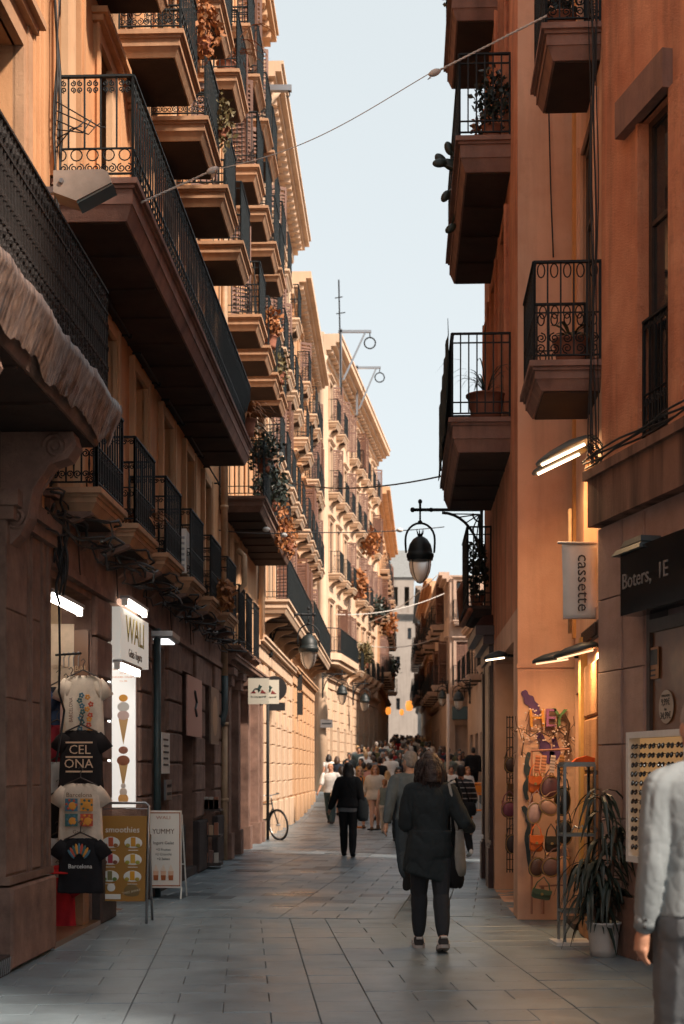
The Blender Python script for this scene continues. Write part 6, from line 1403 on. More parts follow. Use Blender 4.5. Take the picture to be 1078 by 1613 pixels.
    def hand(s, mb, n, detail=False, curl=.5):
        w, d_ = s.j[n+'wr'], s.__dict__[n+'hd']; sd = -1 if n == 'l' else 1
        inward = Vector((-sd, 0, 0)); inward = (inward - d_*inward.dot(d_)).normalized(); fwd = inward.cross(d_)*sd; fwd = fwd if fwd.y > 0 else -fwd
        mb.tube([w, w + d_*.03, w + d_*.085], [.024, .03, .03], 10)
        for q in (-.028, -.01, .01, .028):
            a = w + d_*.07 + fwd*q; L = .082 - abs(q + .006)*.6; b_ = a + d_*L*.5 + inward*L*.15*curl; c = b_ + d_*L*.38*(1 - curl*.5) + inward*L*.6*curl; mb.tube([a, b_, c], [.0105, .0095, .0075], 6); mb.ell(c, .0078, .0078, .0078, 6, 4)
        a = w + d_*.03 + fwd*.028; mb.tube([a, a + d_*.035 + fwd*.018 + inward*.012, a + d_*.065 + fwd*.016 + inward*.026], [.014, .011, .008], 6)
    def headmesh(s, mb):
        h = s.j['head']; q = s.rot @ Matrix.Rotation(R(s.p['head']), 3, 'Z') @ Matrix.Rotation(-R(s.p['nod']), 3, 'X'); s.hq = q
        mb.ell(h + q @ Vector((0, -.012, .025)), .075, .096, .09, 14, 10, q); mb.ell(h + q @ Vector((0, .022, -.035)), .058, .07, .078, 12, 8, q)
        mb.tube([h + q @ Vector((0, .085, .02)), h + q @ Vector((0, .112, -.028)), h + q @ Vector((0, .085, -.034))], [.010, .017, .012], 6)
        mb.ell(h + q @ Vector((0, .08, -.065)), .026, .016, .013, 8, 6, q); mb.ell(h + q @ Vector((0, .07, -.098)), .028, .022, .02, 8, 6, q)
        mb.ell(h + q @ Vector((0, .078, .03)), .05, .02, .014, 8, 6, q)
        for sd in (-1, 1): mb.ell(h + q @ Vector((sd*.077, -.008, -.01)), .012, .022, .034, 8, 6, q)
        mb.tube([s.j['neck'] - Vector((0, 0, .05)), h + q @ Vector((0, -.02, -.06))], [.06, .054], 10)
    def body(s, arms=True, legs=True):
        mb = MB(); s.torso(mb); s.headmesh(mb); j = s.j
        for n in 'lr':
            s.limb(mb, [j[n+'sh'], j[n+'el'], j[n+'wr']], [.048*s.b**.5, .037, .026]); s.hand(mb, n)
            s.limb(mb, [j[n+'hip'], j[n+'kn'], j[n+'kn'].lerp(j[n+'an'], .35), j[n+'an']], [.085*s.b**.5, .055, .055, .036]); s.foot(mb, n, 0)
        return s.fin(mb)
    def foot(s, mb, n, add):
        a = s.j[n+'an']; q = Matrix.Rotation(s.__dict__[n+'fa'], 3, 'X'); rr = []
        for y, w_, z0, z1 in ((-.065, .022, -.06, -.01), (-.05, .034, -.074, .02), (0, .036, -.075, .035), (.06, .04, -.075, -.005), (.12, .046, -.075, -.03), (.165, .04, -.075, -.04), (.19, .02, -.07, -.05)):
            w_ += add; rr.append([a + q @ Vector((w_*math.cos(t), y + (add if y > .1 else -add if y < 0 else 0), (z0 + z1)/2 + ((z1 - z0)/2 + add*.8)*math.sin(t))) for t in [2*math.pi*i/12 for i in range(12)]])
        mb.loft(rr)
    def top(s, sleeve=1.0, add=.014, low=-.05, flare=0.0, sl_add=.0, high=.50, wide=1.0, hem=None, skew=0.0):
        mb = MB(); s.torso(mb, add, low, high, flare, wide); j = s.j
        if hem:
            z1, rx, ry = hem; rr = []
            for i in range(8):
                t = i / 7; z = .12 + (z1 - .12)*t; b = s.b
                rr.append([j['pel'] + Vector(((.16*b + add + (rx - .16*b - add)*t + .010*t*math.sin(7*a))*math.cos(a) - .03*t, (.125 + add + (ry - .125 - add)*t + .010*t*math.sin(7*a + 1))*math.sin(a), z - skew*t*math.cos(a))) for a in [2*math.pi*k/26 for k in range(26)]])
            mb.loft(rr)
        for n in 'lr':
            if sleeve > 0:
                pts = [j[n+'sh'], j[n+'el'], j[n+'wr']]; rs = [.056*s.b**.5 + add*.6 + sl_add, .045 + add*.5 + sl_add, .033 + add*.4 + sl_add*.7]
                if sleeve < 1: q = sleeve*2; pts = [pts[0], pts[0].lerp(pts[1], min(1, q))] if q <= 1 else [pts[0], pts[1], pts[1].lerp(pts[2], q - 1)]; rs = rs[:len(pts)]
                s.limb(mb, pts, rs)
        return s.fin(mb)
    def trousers(s, add=.012, length=1.0, flare=.0, low=.02):
        mb = MB(); s.torso(mb, add, -.10, .04); j = s.j
        for n in 'lr':
            ka = j[n+'kn'].lerp(j[n+'an'], .35); end = j[n+'kn'].lerp(j[n+'an'], length) if length > 0 else j[n+'hip'].lerp(j[n+'kn'], 1 + length)
            if length > .4: s.limb(mb, [j[n+'hip'], j[n+'kn'], ka, end], [.092*s.b**.5 + add, .060 + add, .060 + add + flare*.5, .042 + add + flare])
            else: s.limb(mb, [j[n+'hip'], end], [.092*s.b**.5 + add + .006, .075 + add + .012])
        return s.fin(mb)
    def skirt(s, z0, z1, r0=(.155, .12), r1=(.24, .20), folds=9, amp=.012):
        mb = MB(); rr = []
        for i in range(9):
            t = i / 8; z = z1 + (z0 - z1)*t; rr.append([Vector((0, 0, 0)) + Vector(((r0[0] + (r1[0] - r0[0])*t + amp*t*math.sin(folds*a))*math.cos(a)*s.b, (r0[1] + (r1[1] - r0[1])*t + amp*t*math.sin(folds*a))*math.sin(a), z + s.dz)) for a in [2*math.pi*k/28 for k in range(28)]])
        mb.loft(rr); return s.fin(mb)
    def shoes(s, n, add=.008):
        mb = MB(); s.foot(mb, n, add); return s.fin(mb)
    def hair(s, style):
        mb = MB(); h = s.j['head']; q = s.hq
        if style == 'bald': return None
        mb.ell(h + q @ Vector((0, -.022, .036)), .084, .098, .092, 14, 10, q)
        if style in ('short', 'bob', 'long', 'tail', 'bun'): mb.ell(h + q @ Vector((0, -.045, -.01)), .078, .07, .085, 12, 8, q)
        if style == 'bob':
            mb.tube([h + q @ Vector((0, -.05, .02)), h + q @ Vector((0, -.062, -.08)), h + q @ Vector((.0, -.066, -.17))], [.09, .10, .085], 14)
            for sd in (-1, 1): mb.tube([h + q @ Vector((sd*.062, -.01, .03)), h + q @ Vector((sd*.078, -.01, -.08)), h + q @ Vector((sd*.075, -.01, -.16))], [.04, .042, .03], 8)
        if style == 'long':
            rr = [s.ring(h + s.rot @ Vector((0, y, z)), w_, t_, 12) for z, y, w_, t_ in ((.02, -.05, .08, .06), (-.10, -.065, .085, .05), (-.22, -.08, .09, .045), (-.34, -.085, .075, .035), (-.42, -.085, .04, .02))][::-1]
            mb.loft(rr)
            for sd in (-1, 1): mb.tube([h + q @ Vector((sd*.06, -.02, .03)), h + q @ Vector((sd*.078, -.02, -.08)), h + s.rot @ Vector((sd*.08, -.02, -.2))], [.03, .032, .015], 8)
        if style == 'tail': mb.tube([h + q @ Vector((0, -.11, .02)), h + q @ Vector((0, -.14, -.06)), h + q @ Vector((0, -.13, -.18))], [.03, .035, .012], 8)
        if style == 'bun': mb.ell(h + q @ Vector((0, -.10, .08)), .045, .045, .045, 8, 6)
        return s.fin(mb)
TMP = D.collections.new('tmp'); SC.collection.children.link(TMP); REQ = []
def voxel_all(reqs):
    """reqs: list of (mb, voxel, smooth, fold_amp, fold_freq) -> list of meshes, one depsgraph pass"""
    obs = []
    for mb, vox, sm, amp, fq in reqs:
        me = mb.mesh('tmp', M['white']); o = D.objects.new('tmp', me); TMP.objects.link(o)
        md = o.modifiers.new('r', 'REMESH'); md.mode = 'VOXEL'; md.voxel_size = vox; md.use_smooth_shade = True
        if sm: q = o.modifiers.new('s', 'SMOOTH'); q.iterations = sm; q.factor = .5
        obs.append(o)
    dg = bpy.context.evaluated_depsgraph_get(); dg.update(); out = []
    for o, (mb, vox, sm, amp, fq) in zip(obs, reqs):
        me = D.meshes.new_from_object(o.evaluated_get(dg)); me.materials.clear()
        if amp:
            nv = len(me.vertices); co = [0.0]*3*nv; no = [0.0]*3*nv; me.vertices.foreach_get('co', co); me.vertices.foreach_get('normal', no)
            for i in range(nv):
                x, y, z = co[3*i:3*i+3]; wz = z + .35*x + .25*y + .06*mnoise.noise((x*4, y*4, z*4))
                n1 = mnoise.noise((x*fq, y*fq, wz*fq*.45)); n2 = mnoise.noise((x*fq*.6 + 9, y*fq*.6, wz*fq*.3)); n3 = mnoise.noise((x*fq*2.1 + 5, y*fq*2.1, z*fq*1.3))
                f = (n2*.8 - max(0.0, 1 - abs(n1)*4.0)**1.5*.42 - max(0.0, 1 - abs(n3)*5.0)**2*.2 + .45)*amp
                for c in range(3): co[3*i+c] += no[3*i+c]*f
            me.vertices.foreach_set('co', co)
        me.polygons.foreach_set('use_smooth', [True]*len(me.polygons)); me.update(); out.append(me)
    for o in obs: m_ = o.data; D.objects.remove(o); D.meshes.remove(m_)
    return out
BUILT = {}
def make_meshes(specs):
    """specs: key -> dict(fig args, clothes); returns key -> list of (name, mesh, slot)"""
    reqs, idx = [], []
    for key, sp in specs.items():
        F_ = Fig(sp.get('H', 1.70), sp.get('build', 1.0), sp.get('pose'), sp.get('female', False)); v = sp.get('vox', .014); fa = sp.get('fold', .006)
        def put(nm, mb, vv, sm, amp, fq=9.0):
            if mb: reqs.append((mb, vv, sm, amp, fq)); idx.append((key, nm, F_))
        put('body', F_.body(), sp.get('bvox', v), 1, 0)
        for nm, kind, kw in sp['wear']:
            kw = dict(kw); amp = kw.pop('fold', fa); fq = kw.pop('fq', 9.0)
            if kind == 'top': put(nm, F_.top(**kw), v, 2, amp, fq)
            elif kind == 'trousers': put(nm, F_.trousers(**kw), v, 2, amp, fq)
            elif kind == 'skirt': put(nm, F_.skirt(**kw), v, 2, amp, fq)
            elif kind == 'shoes':
                put('shoe', F_.shoes('l', **kw), min(v, .012), 1, 0); put('shoe', F_.shoes('r', **kw), min(v, .012), 1, 0)
        put('hair', F_.hair(sp.get('hair', 'short')), min(v, .012), 1, .008, 30.0)
    res = {}
    for me, (key, nm, F_) in zip(voxel_all(reqs), idx): res.setdefault(key, []).append((nm, me, F_))
    # face colours on the skin
    for key, parts in res.items():
        for nm, me, F_ in parts:
            if nm != 'body': continue
            for _ in range(3): me.materials.append(None)
            h = F_.j['head']*F_.k; qi = F_.hq.transposed(); mi = [0]*len(me.polygons)
            for p in me.polygons:
                d_ = p.center - h
                if d_.length > .14: continue
                l = (qi @ d_) / F_.k
                if l.y > .045:
                    if abs(abs(l.x) - .032) < .017 and abs(l.z - .008) < .009: mi[p.index] = 1
                    elif abs(l.x) < .026 and abs(l.z + .066) < .009 and l.y > .07: mi[p.index] = 2
            me.polygons.foreach_set('material_index', mi)
    return res
def person(label, key, res, p, rz, skin, colors, hair, group=None, scale=1.0):
    """root = the body mesh, clothes and hair are its children; colours sit on the objects, so meshes can be shared"""
    parts = res[key]; root = None
    for nm, me, F_ in parts:
        if nm == 'body':
            root = link('person', me, None, p, (0, 0, rz)); root.scale = (scale,)*3; tag(root, label, 'person', group)
            for sl, m_ in zip(root.material_slots, (skin, EYEM, LIPM)): sl.link = 'OBJECT'; sl.material = m_
    for nm, me, F_ in parts:
        if nm == 'body': continue
        if not me.materials: me.materials.append(None)
        o = link(nm, me, root); o.material_slots[0].link = 'OBJECT'; o.material_slots[0].material = hair if nm == 'hair' else colors[nm]
    return root
WALK = dict(ll=(20, 6), rl=(-16, 22), la=(-16, 0), ra=(18, 0), le=14, re=22, rfoot=-18, lfoot=6)
WALK2 = dict(ll=(-14, 18), rl=(18, 5), la=(16, 0), ra=(-14, 0), le=20, re=14, lfoot=-16, rfoot=5)
STAND = dict(ll=(3, 2), rl=(-3, 5), la=(3, 0), ra=(-2, 0), le=14, re=10)
sh = ('shoe', 'shoes', {})
specs = {
 'lead_woman': dict(H=1.66, female=True, build=1.02, vox=.009, bvox=.0085, fold=.010, hair='bob', pose=dict(ll=(13, 5), rl=(-11, 15), la=(10, 30), ra=(-2, 8), le=85, re=80, lout=10, rout=27, lean=4, head=6, nod=6, rfoot=-14, lfoot=4),
    wear=[('trousers', 'trousers', dict(add=.010, length=.86, fold=.003)), ('jacket', 'top', dict(sleeve=.95, add=.020, low=-.10, flare=.035, sl_add=.010, high=.52, wide=.95, fold=.022, fq=7.0, hem=(-.28, .20, .165), skew=.06)), sh]),
 'lead_man': dict(H=1.74, build=.96, vox=.010, bvox=.009, fold=.008, hair='short', pose=dict(ll=(-6, 58), rl=(8, 4), la=(-8, 4), ra=(16, 0), le=10, re=20, lout=14, lfoot=-62, head=38, lean=4),
    wear=[('trousers', 'trousers', dict(add=.020, flare=.012, fold=.010)), ('shirt', 'top', dict(sleeve=.9, add=.018, low=-.11, flare=.012, sl_add=.006, fold=.014)), sh]),
 'edge_man': dict(H=1.80, build=1.12, vox=.009, bvox=.0075, fold=.010, hair='short', pose=dict(ll=(10, 4), rl=(-10, 16), la=(-4, 6), ra=(4, 4), le=14, re=14, lout=9, rout=9, rfoot=-12, lean=1),
    wear=[('trousers', 'trousers', dict(add=.022, flare=.01)), ('jacket', 'top', dict(sleeve=.97, add=.030, low=-.05, flare=-.012, sl_add=-.010, high=.53, wide=1.0, fold=.010, fq=10.0)), sh]),
 'black_woman': dict(H=1.64, female=True, vox=.013, fold=.008, hair='long', pose=dict(ll=(6, 2), rl=(-7, 9), la=(4, 0), ra=(-4, 0), le=12, re=16, lout=20, rout=14, rfoot=-8),
    wear=[('trousers', 'trousers', dict(add=.012)), ('vest', 'top', dict(sleeve=0, add=.018, low=-.10, flare=.02)), ('jacket', 'top', dict(sleeve=.95, add=.032, low=-.04, flare=.05, sl_add=.012, fold=.014)), sh]),
 'tee_man': dict(H=1.76, build=1.06, vox=.014, hair='bald', pose=dict(WALK, la=(-20, 4), lout=16, rout=14), wear=[('trousers', 'trousers', dict(add=.02, flare=.01)), ('shirt', 'top', dict(sleeve=.42, add=.022, low=-.04, flare=.01, sl_add=.014)), sh]),
 'dress_woman': dict(H=1.68, build=1.22, female=True, vox=.014, hair='bob', pose=dict(WALK2, lout=16, rout=16), wear=[('dress', 'skirt', dict(z0=-.55, z1=.04, r0=(.17, .14), r1=(.24, .2))), ('bodice', 'top', dict(sleeve=0, add=.02)), ('cardigan', 'top', dict(sleeve=.8, add=.034, low=-.12, flare=.02, wide=1.0)), sh]),
 'sundress_woman': dict(H=1.64, female=True, vox=.014, hair='long', pose=dict(WALK, lout=10, rout=10), wear=[('dress', 'skirt', dict(z0=-.40, z1=.06, r1=(.22, .19))), ('bodice', 'top', dict(sleeve=.2, add=.016)), sh]),
 'striped_woman': dict(H=1.62, female=True, build=1.05, vox=.012, hair='short', pose=dict(STAND, ll=(16, 5), rl=(-14, 20), rfoot=-14, re=45, ra=(10, 10), rout=18), wear=[('trousers', 'trousers', dict(add=.012)), ('sweater', 'top', dict(sleeve=.8, add=.03, low=-.06, sl_add=.012, flare=.015)), sh]),
 # templates for the crowd
 'crowd_walker': dict(H=1.74, vox=.024, pose=WALK, hair='short', wear=[('trousers', 'trousers', dict(add=.02)), ('shirt', 'top', dict(sleeve=.42, add=.022, sl_add=.01)), sh]),
 'crowd_walker_b': dict(H=1.76, build=1.1, vox=.024, pose=WALK2, hair='short', wear=[('trousers', 'trousers', dict(add=.02)), ('shirt', 'top', dict(sleeve=.9, add=.026, sl_add=.01)), sh]),
 'crowd_woman': dict(H=1.64, female=True, vox=.022, pose=WALK2, hair='long', wear=[('trousers', 'trousers', dict(add=.012)), ('shirt', 'top', dict(sleeve=.35, add=.016, flare=.02)), sh]),
 'crowd_dress': dict(H=1.64, female=True, vox=.022, pose=WALK, hair='bob', wear=[('dress', 'skirt', dict(z0=-.45, z1=.05)), ('shirt', 'top', dict(sleeve=.2, add=.016)), sh]),
 'crowd_shorts': dict(H=1.72, vox=.022, pose=WALK, hair='short', wear=[('trousers', 'trousers', dict(add=.022, length=-.1)), ('shirt', 'top', dict(sleeve=.42, add=.022)), sh]),
 'crowd_tail': dict(H=1.66, female=True, vox=.022, pose=WALK, hair='tail', wear=[('trousers', 'trousers', dict(add=.014)), ('shirt', 'top', dict(sleeve=.0, add=.014)), sh]),
}
RES = make_meshes(specs)
C = dict(black=cloth((.012, .013, .015)), charcoal=cloth((.022, .028, .032)), white=cloth((.74, .72, .69)), cream=cloth((.60, .51, .42)), grey=cloth((.16, .17, .18)), teal=cloth((.05, .075, .08)), denim=cloth((.045, .062, .085)), navy=cloth((.02, .028, .045)), red=cloth((.28, .02, .02)), orange=cloth((.55, .20, .05)), mustard=cloth((.5, .26, .04)), olive=cloth((.09, .085, .04)), pink=cloth((.45, .22, .18)), khaki=cloth((.30, .24, .16)), sage=cloth((.16, .19, .17)), shoe=cloth((.03, .03, .034)), shoew=cloth((.5, .49, .47)), brown=cloth((.09, .05, .03)))
def gpos(px, d_): return Vector(((px - CX)*d_/F_PX, d_, ground_z(d_)))
S_ = SKIN
# walking away in front: the woman in the loose dark jacket
lw_d = 12.15
lw = person('woman in a loose dark jacket and leggings walking away in the foreground', 'lead_woman', RES, gpos(678, lw_d), R(2), S_[0], dict(jacket=simple('dark_jacket', (.026, .034, .038), .85, spec=.2, noise=.35, nscale=5, bump=.08, bscale=240), trousers=simple('dark_leggings', (.016, .020, .027), .8, noise=.2, bump=.2, bscale=160), shoe=cloth((.05, .045, .045))), simple('dark_brown_hair', (.028, .013, .010), .45, noise=.5, nscale=30, bump=1.0, bscale=60))
F_ = RES['lead_woman'][0][2]
def sneaker_trim(root, F_, n):
    a = F_.j[n+'an']*F_.k; mb = MB(); q = Matrix.Rotation(F_.__dict__[n+'fa'], 3, 'X'); pts = []
    ring = [a + q @ Vector(((.052 if y < .13 else .035)*s*F_.k, y*F_.k, -.068*F_.k)) for s, y in ((-1, -.04), (-1, .05), (-1, .12), (-.3, .19), (.3, .19), (1, .12), (1, .05), (1, -.04), (.5, -.078), (-.5, -.078))]
    rr = [[p + Vector((0, 0, z)) for p in ring] for z in (-.012, .016)]; mb.loft(rr); mb.build('sole', cloth((.42, .38, .36)), root)
    mb = MB()
    for s in (-1, 1): mb.tube([a + q @ Vector((s*.048*F_.k, (-.03 + .03*i)*F_.k, (-.045 + .02*i)*F_.k)) for i in range(3)], .008, 5)
    mb.tube([a + q @ Vector((x, -.072, .012)) for x in (-.025, 0, .025)], .012, 5); mb.build('stripe', cloth((.55, .52, .5)), root)
for n in 'lr': sneaker_trim(lw, F_, n)
wl = lambda v: Vector(lw.location) + Matrix.Rotation(R(2), 3, 'Z') @ Vector(v)
# tote and shoulder bag on her right side
def slouch_bag(name, label, p, w_, h_, dp, mat, seed=0, rz=0, strap=None, strapmat=None, tilt=0):
    t = thing(name, label, 'bag', p, rz); t.rotation_euler = (0, tilt, rz); mb = MB(); rr = []
    for z, a, b_ in ((-h_, .35, .5), (-h_*.97, .75, .9), (-h_*.8, 1.0, 1.05), (-h_*.5, .98, 1.0), (-h_*.2, .86, .8), (-.02, .74, .5), (0, .70, .3)):
        rr.append([(w_/2*a*math.cos(t_), dp/2*b_*math.sin(t_) + .01*mnoise.noise((math.cos(t_)*3, z*8, seed)), z + .012*mnoise.noise((math.cos(t_)*4, seed, z*3))) for t_ in [2*math.pi*k/22 for k in range(22)]])
    mb.loft(rr); mb.build('bag_body', mat, t, True)
    if strap: mb = MB(); mb.tube(strap, .014, 6); mb.build('strap', strapmat or mat, t, True)
    return t
slouch_bag('tote_bag', 'black slouchy tote bag on the right side of the foreground woman', wl((.225, .06, .86)), .30, .34, .13, cloth((.010, .010, .011)), 1, R(70), strap=[(0.0, .05, -.02), (.0, .06, .28), (-.02, .06, .52), (.0, .0, .60), (.0, -.05, .45), (0.0, -.04, .0)], tilt=0)
slouch_bag('canvas_bag', 'grey canvas bag pressed against the black tote on the right', wl((.245, -.02, 1.02)), .18, .40, .06, cloth((.26, .25, .23)), 2, R(60), strap=[(0, .02, -.02), (-.02, .03, .2), (-.05, .05, .40), (-.04, 0, .42)], strapmat=cloth((.5, .48, .44)), tilt=R(-6))
hj = F_.j['head']*F_.k; mb = MB(); rl_ = random.Random(12)
for k in range(520):                                                   # loose wavy locks over the hair
    a = rl_.uniform(R(150), R(390)); top = hj + Vector((.05*math.cos(a), .055*math.sin(a) - .02, .095 + rl_.uniform(-.03, .01))); r1, L = rl_.uniform(.09, .125), rl_.uniform(.13, .33); ph = rl_.uniform(0, 6); pts = [top]
    for i in range(1, 7):
        f = i/6; rr_ = r1*(.75 + .3*math.sin(f*2.4)) ; pts.append(hj + Vector((rr_*math.cos(a)*.98 + .012*f*math.sin(ph + f*8), rr_*math.sin(a)*1.02 - .022 + .012*f*math.cos(ph + f*7), .075 - L*f)))
    mb.tube(pts, [.003, .005, .0052, .0048, .0045, .004, .001], 4)
mb.build('hair_locks', [c for c in lw.children if c.name.startswith('hair')][0].material_slots[0].material, lw, True)
# man just ahead of her, one foot lifted
person('man in grey blue shirt and trousers ahead of the foreground woman, foot lifted', 'lead_man', RES, gpos(646, 17.4), R(4), S_[0], dict(shirt=cloth((.13, .155, .168)), trousers=cloth((.045, .06, .075)), shoe=cloth((.03, .03, .032))), HAIRM['grey'])
# man cut by the right edge
em = person('man in a pale grey jacket cut off by the right edge', 'edge_man', RES, Vector((1.465, 5.75, 0)), R(14), S_[1], dict(jacket=simple('pale_jacket', (.20, .225, .235), .85, spec=.2, noise=.18, nscale=5, bump=.06, bscale=260), trousers=cloth((.13, .14, .15)), shoe=C['shoe']), HAIRM['grey'])
F_ = RES['edge_man'][0][2]; mb = MB(); w_ = F_.j['lwr']*F_.k; hd = F_.lhd
for s in (.0, .03): mb.ell(w_ - hd*(.015 + s) + Vector((-.02, -.048, 0)), .007, .007, .007, 8, 5)
mb.build('cuff_button', M['black_print'], em)
mb = MB(); cpt = [w_ - hd*.06, w_ - hd*.005]; mb.tube(cpt, [.043, .042], 20); mb.build('cuff', [c for c in em.children if c.name.startswith('jacket')][0].material_slots[0].material, em, True)
# woman in black, left of centre
person('woman in black jacket and trousers walking away left of centre', 'black_woman', RES, gpos(549, 25.4), R(-4), S_[0], dict(jacket=C['black'], vest=C['grey'], trousers=C['black'], shoe=C['black']), HAIRM['black'])
slouch_bag('shoulder_bag', 'black patterned shoulder bag at the hip of the woman in black', gpos(572, 25.4) + Vector((0, 0, 1.05)), .30, .42, .16, C['charcoal'], 3, R(60), strap=[(0, 0, -.02), (-.02, 0, .35), (0, .05, .38)])
# facing the camera
fc = lambda a=0: R(180 + a)
person('bald man in white t-shirt walking towards the camera by the left wall', 'tee_man', RES, gpos(521, 41.0), fc(-8), S_[1], dict(shirt=C['white'], trousers=C['teal'], shoe=C['shoe']), HAIRM['grey'])
mb = MB(); mb.tube([(0, 0, 0), (.02, 0, -.2), (-.02, 0, -.42)], [.05, .08, .10], 8); o = mb.build('tied_jacket', C['cream'], None, True, gpos(524, 40.8) + Vector((0, -.05, .98))); tag(o, 'pale jacket tied at the waist of the man in white', 'jacket')
person('blond woman with sunglasses in an orange flowered dress facing the camera', 'sundress_woman', RES, gpos(567, 38.0), fc(4), S_[0], dict(dress=C['orange'], bodice=C['orange'], shoe=C['brown']), HAIRM['blond'])
person('red haired woman in a black dress and pale cardigan facing the camera', 'dress_woman', RES, gpos(591, 36.8), fc(0), S_[0], dict(dress=C['black'], bodice=C['black'], cardigan=C['cream'], shoe=C['brown']), HAIRM['ginger'])
t = person('child in pale patterned clothes beside the woman in the black dress', 'crowd_tail', RES, gpos(606, 35.0), fc(170), S_[0], dict(shirt=C['sage'], trousers=C['cream'], shoe=C['shoew']), HAIRM['ginger'], scale=.80)
stw, nt, b_ = newmat('striped_knit'); tc = N(nt, 'ShaderNodeTexCoord'); sp = N(nt, 'ShaderNodeSeparateXYZ'); nt.links.new(tc.outputs['Object'], sp.inputs[0]); mt = N(nt, 'ShaderNodeMath', operation='MULTIPLY'); nt.links.new(sp.outputs[2], mt.inputs[0]); mt.inputs[1].default_value = 10.5; fr = N(nt, 'ShaderNodeMath', operation='FRACT'); nt.links.new(mt.outputs[0], fr.inputs[0])
nt.links.new(ramp(nt, fr.outputs[0], [(.0, (.015, .016, .018)), (.80, (.015, .016, .018)), (.82, (.4, .38, .36)), (1.0, (.4, .38, .36))]), b_.inputs['Base Color']); b_.inputs['Roughness'].default_value = .9
person('woman in a black sweater with white stripes on the right by the barrier', 'striped_woman', RES, gpos(727, 25.2), R(10), S_[1], dict(sweater=stw, trousers=C['black'], shoe=C['shoew']), HAIRM['dark'])
slouch_bag('shoulder_bag', 'black handbag at the right of the striped sweater', gpos(740, 25.0) + Vector((0, 0, .98)), .26, .24, .16, C['black'], 4, R(20), strap=[(0, 0, -.02), (-.08, 0, .25), (-.15, .05, .42)])
def shades(px, d_, h_, lab):
    mb = MB()
    for s in (-1, 1): mb.ell((s*.033, 0, 0), .03, .012, .024, 8, 6)
    mb.bar((-.07, 0, .01), (.07, 0, .01), .012); o = mb.build('sunglasses', M['glass'], None, True, gpos(px, d_) + Vector((0, -.10, h_))); tag(o, lab, 'sunglasses')
shades(567, 38.0, 1.525, 'dark sunglasses worn by the blond woman in the orange dress')
named = [
 ('dark haired woman with sunglasses behind the bald man', 'crowd_woman', 551, 43.5, 0, 0, 'white', 'denim', 'dark', 1.0), ('man in a white shirt seen from behind near the corner house', 'crowd_walker', 547, 47.0, 180, 1, 'white', 'navy', 'black', 1.04),
 ('woman in an orange top beside the corner house', 'crowd_woman', 570, 50.0, 150, 1, 'mustard', 'black', 'dark', 1.05), ('woman with short dark hair between the bald man and the sunglasses woman', 'crowd_dress', 538, 46.0, 10, 0, 'grey', 'black', 'dark', .97),
 ('man in a black cap and tank top behind the red haired woman', 'crowd_walker', 573, 46.0, 0, 1, 'black', 'charcoal', 'black', .99), ('bare shouldered man with sunglasses behind the red haired woman', 'crowd_shorts', 582, 43.0, 20, 1, 'pink', 'khaki', 'dark', 1.02),
 ('bearded man in a black t-shirt facing the camera in the crowd', 'crowd_walker', 598, 48.5, 0, 1, 'black', 'denim', 'dark', 1.05), ('man in white t-shirt with dark backpack straps facing the camera', 'crowd_walker', 616, 51.0, 0, 1, 'white', 'khaki', 'dark', 1.08),
 ('long haired blond girl behind the child', 'crowd_woman', 611, 41.0, 0, 0, 'cream', 'denim', 'blond', .93), ('woman with black hair just left of the foreground woman', 'crowd_woman', 628, 31.0, 180, 0, 'black', 'charcoal', 'black', .98),
 ('woman in grey shawl to the right of the foreground woman', 'crowd_dress', 698, 30.0, 0, 0, 'sage', 'charcoal', 'dark', .95), ('person in a white t-shirt behind the white pole', 'crowd_walker', 711, 40.0, 180, 1, 'white', 'grey', 'dark', .97),
 ('red haired person in a white top near the barrier', 'crowd_woman', 736, 42.0, 200, 0, 'white', 'denim', 'ginger', 1.0), ('person in olive with a backpack on the right of the pole', 'crowd_walker_b', 724, 58.0, 180, 1, 'olive', 'charcoal', 'dark', 1.0),
 ('person all in black standing at the far right of the crowd', 'crowd_walker_b', 746, 56.0, 0, 0, 'black', 'black', 'dark', 1.08), ('person in a red shirt right of centre in the crowd', 'crowd_walker', 694, 60.0, 180, 0, 'red', 'navy', 'dark', 1.05),
 ('person in a grey white shirt with a crossbody strap, left of two', 'crowd_walker', 641, 58.0, 180, 0, 'white', 'grey', 'brown', 1.06), ('person in a white shirt with a crossbody strap, right of two', 'crowd_walker', 662, 57.0, 180, 0, 'white', 'khaki', 'brown', 1.02),
 ('person in an orange top beside the white shirts in the crowd', 'crowd_woman', 677, 59.0, 180, 0, 'orange', 'denim', 'brown', 1.0), ('person in a dark red top on the left of the crowd', 'crowd_woman', 620, 60.0, 180, 0, 'red', 'black', 'dark', 1.03),
]
for lab, key, px, d_, rz, sk, top, bot, hr, sc in named:
    person(lab, key, RES, gpos(px, d_), R(rz), S_[sk], dict(shirt=C[top], trousers=C[bot], dress=C[bot], shoe=C['shoe']), HAIRM[hr], 'people in the street', sc)
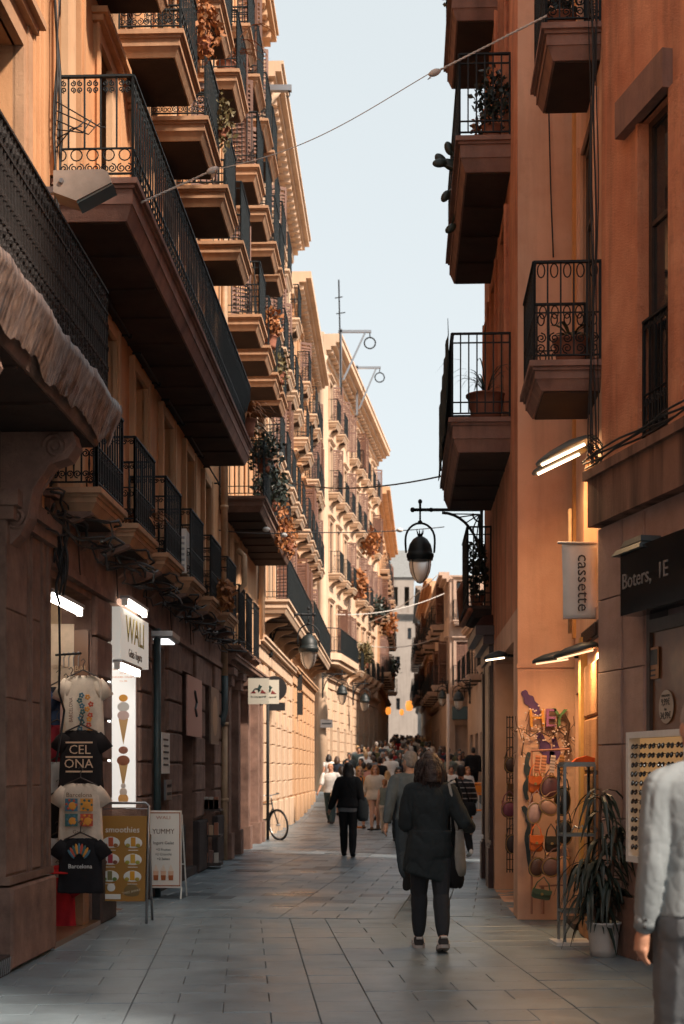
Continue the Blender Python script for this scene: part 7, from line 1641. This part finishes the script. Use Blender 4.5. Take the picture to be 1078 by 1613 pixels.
rnd = random.Random(77); tops = ['white', 'white', 'white', 'cream', 'cream', 'black', 'charcoal', 'grey', 'navy', 'denim', 'red', 'pink', 'sage', 'teal', 'black', 'olive']; bots = ['black', 'denim', 'navy', 'charcoal', 'khaki', 'grey']; keys = ['crowd_walker', 'crowd_walker_b', 'crowd_woman', 'crowd_dress', 'crowd_shorts', 'crowd_tail']
colw = dict(white='white', cream='cream', black='black', charcoal='dark grey', grey='grey', navy='navy', denim='blue', red='red', pink='pink', sage='pale green', teal='dark teal', olive='olive')
taken = []
for i in range(420):
    d_ = 53 + 66 * (i / 420)**1.0 + rnd.uniform(-1, 1)
    xl = .8 + (-.75 + .1285*(d_ - 58.6) if d_ < 80 else 2.0 + .0583*(d_ - 80)); xr = 4.75 + .018*(d_ - 64) if d_ > 64 else 5.4
    x = rnd.uniform(xl, max(xl + .5, xr - .5))
    if any(abs(x - a) < .55 and abs(d_ - b_) < .7 for a, b_ in taken): continue
    taken.append((x, d_))
    if len(taken) > 175: break
    tp, bt, key = rnd.choice(tops), rnd.choice(bots), rnd.choice(keys); away = rnd.random() < .6
    zone_ = 'nearer' if d_ < 75 else 'middle' if d_ < 95 else 'farthest'
    person('distant pedestrian %s in the %s crowd, %s top, %s below' % ('walking away' if away else 'coming closer', zone_, colw[tp], dict(colw, khaki='khaki')[bt]), key, RES, Vector((x, d_, ground_z(d_))), R(rnd.uniform(-15, 15) + (0 if away else 180)), S_[rnd.randrange(3)], dict(shirt=C[tp], trousers=C[bt], dress=C[bt], shoe=C['shoe']), HAIRM[rnd.choice(['dark', 'brown', 'black', 'dark', 'grey', 'blond'])], 'distant crowd', rnd.uniform(.94, 1.06))
D.collections.remove(TMP)
# ---------------------------------------------------------------- air
HAZE = 0
if HAZE:
    hz = MB().box(-60, 60, -25, 175, -1.2, 30.0).build('haze', None)
    hm = D.materials.new('haze_air'); hm.use_nodes = True; nt = hm.node_tree; nt.nodes.remove(nt.nodes['Principled BSDF'])
    pv = N(nt, 'ShaderNodeVolumePrincipled'); pv.inputs['Color'].default_value = (.92, .93, .95, 1); pv.inputs['Density'].default_value = HAZE; pv.inputs['Anisotropy'].default_value = .2
    nt.links.new(pv.outputs[0], nt.nodes['Material Output'].inputs['Volume']); hz.data.materials.clear(); hz.data.materials.append(hm); stuff(hz)
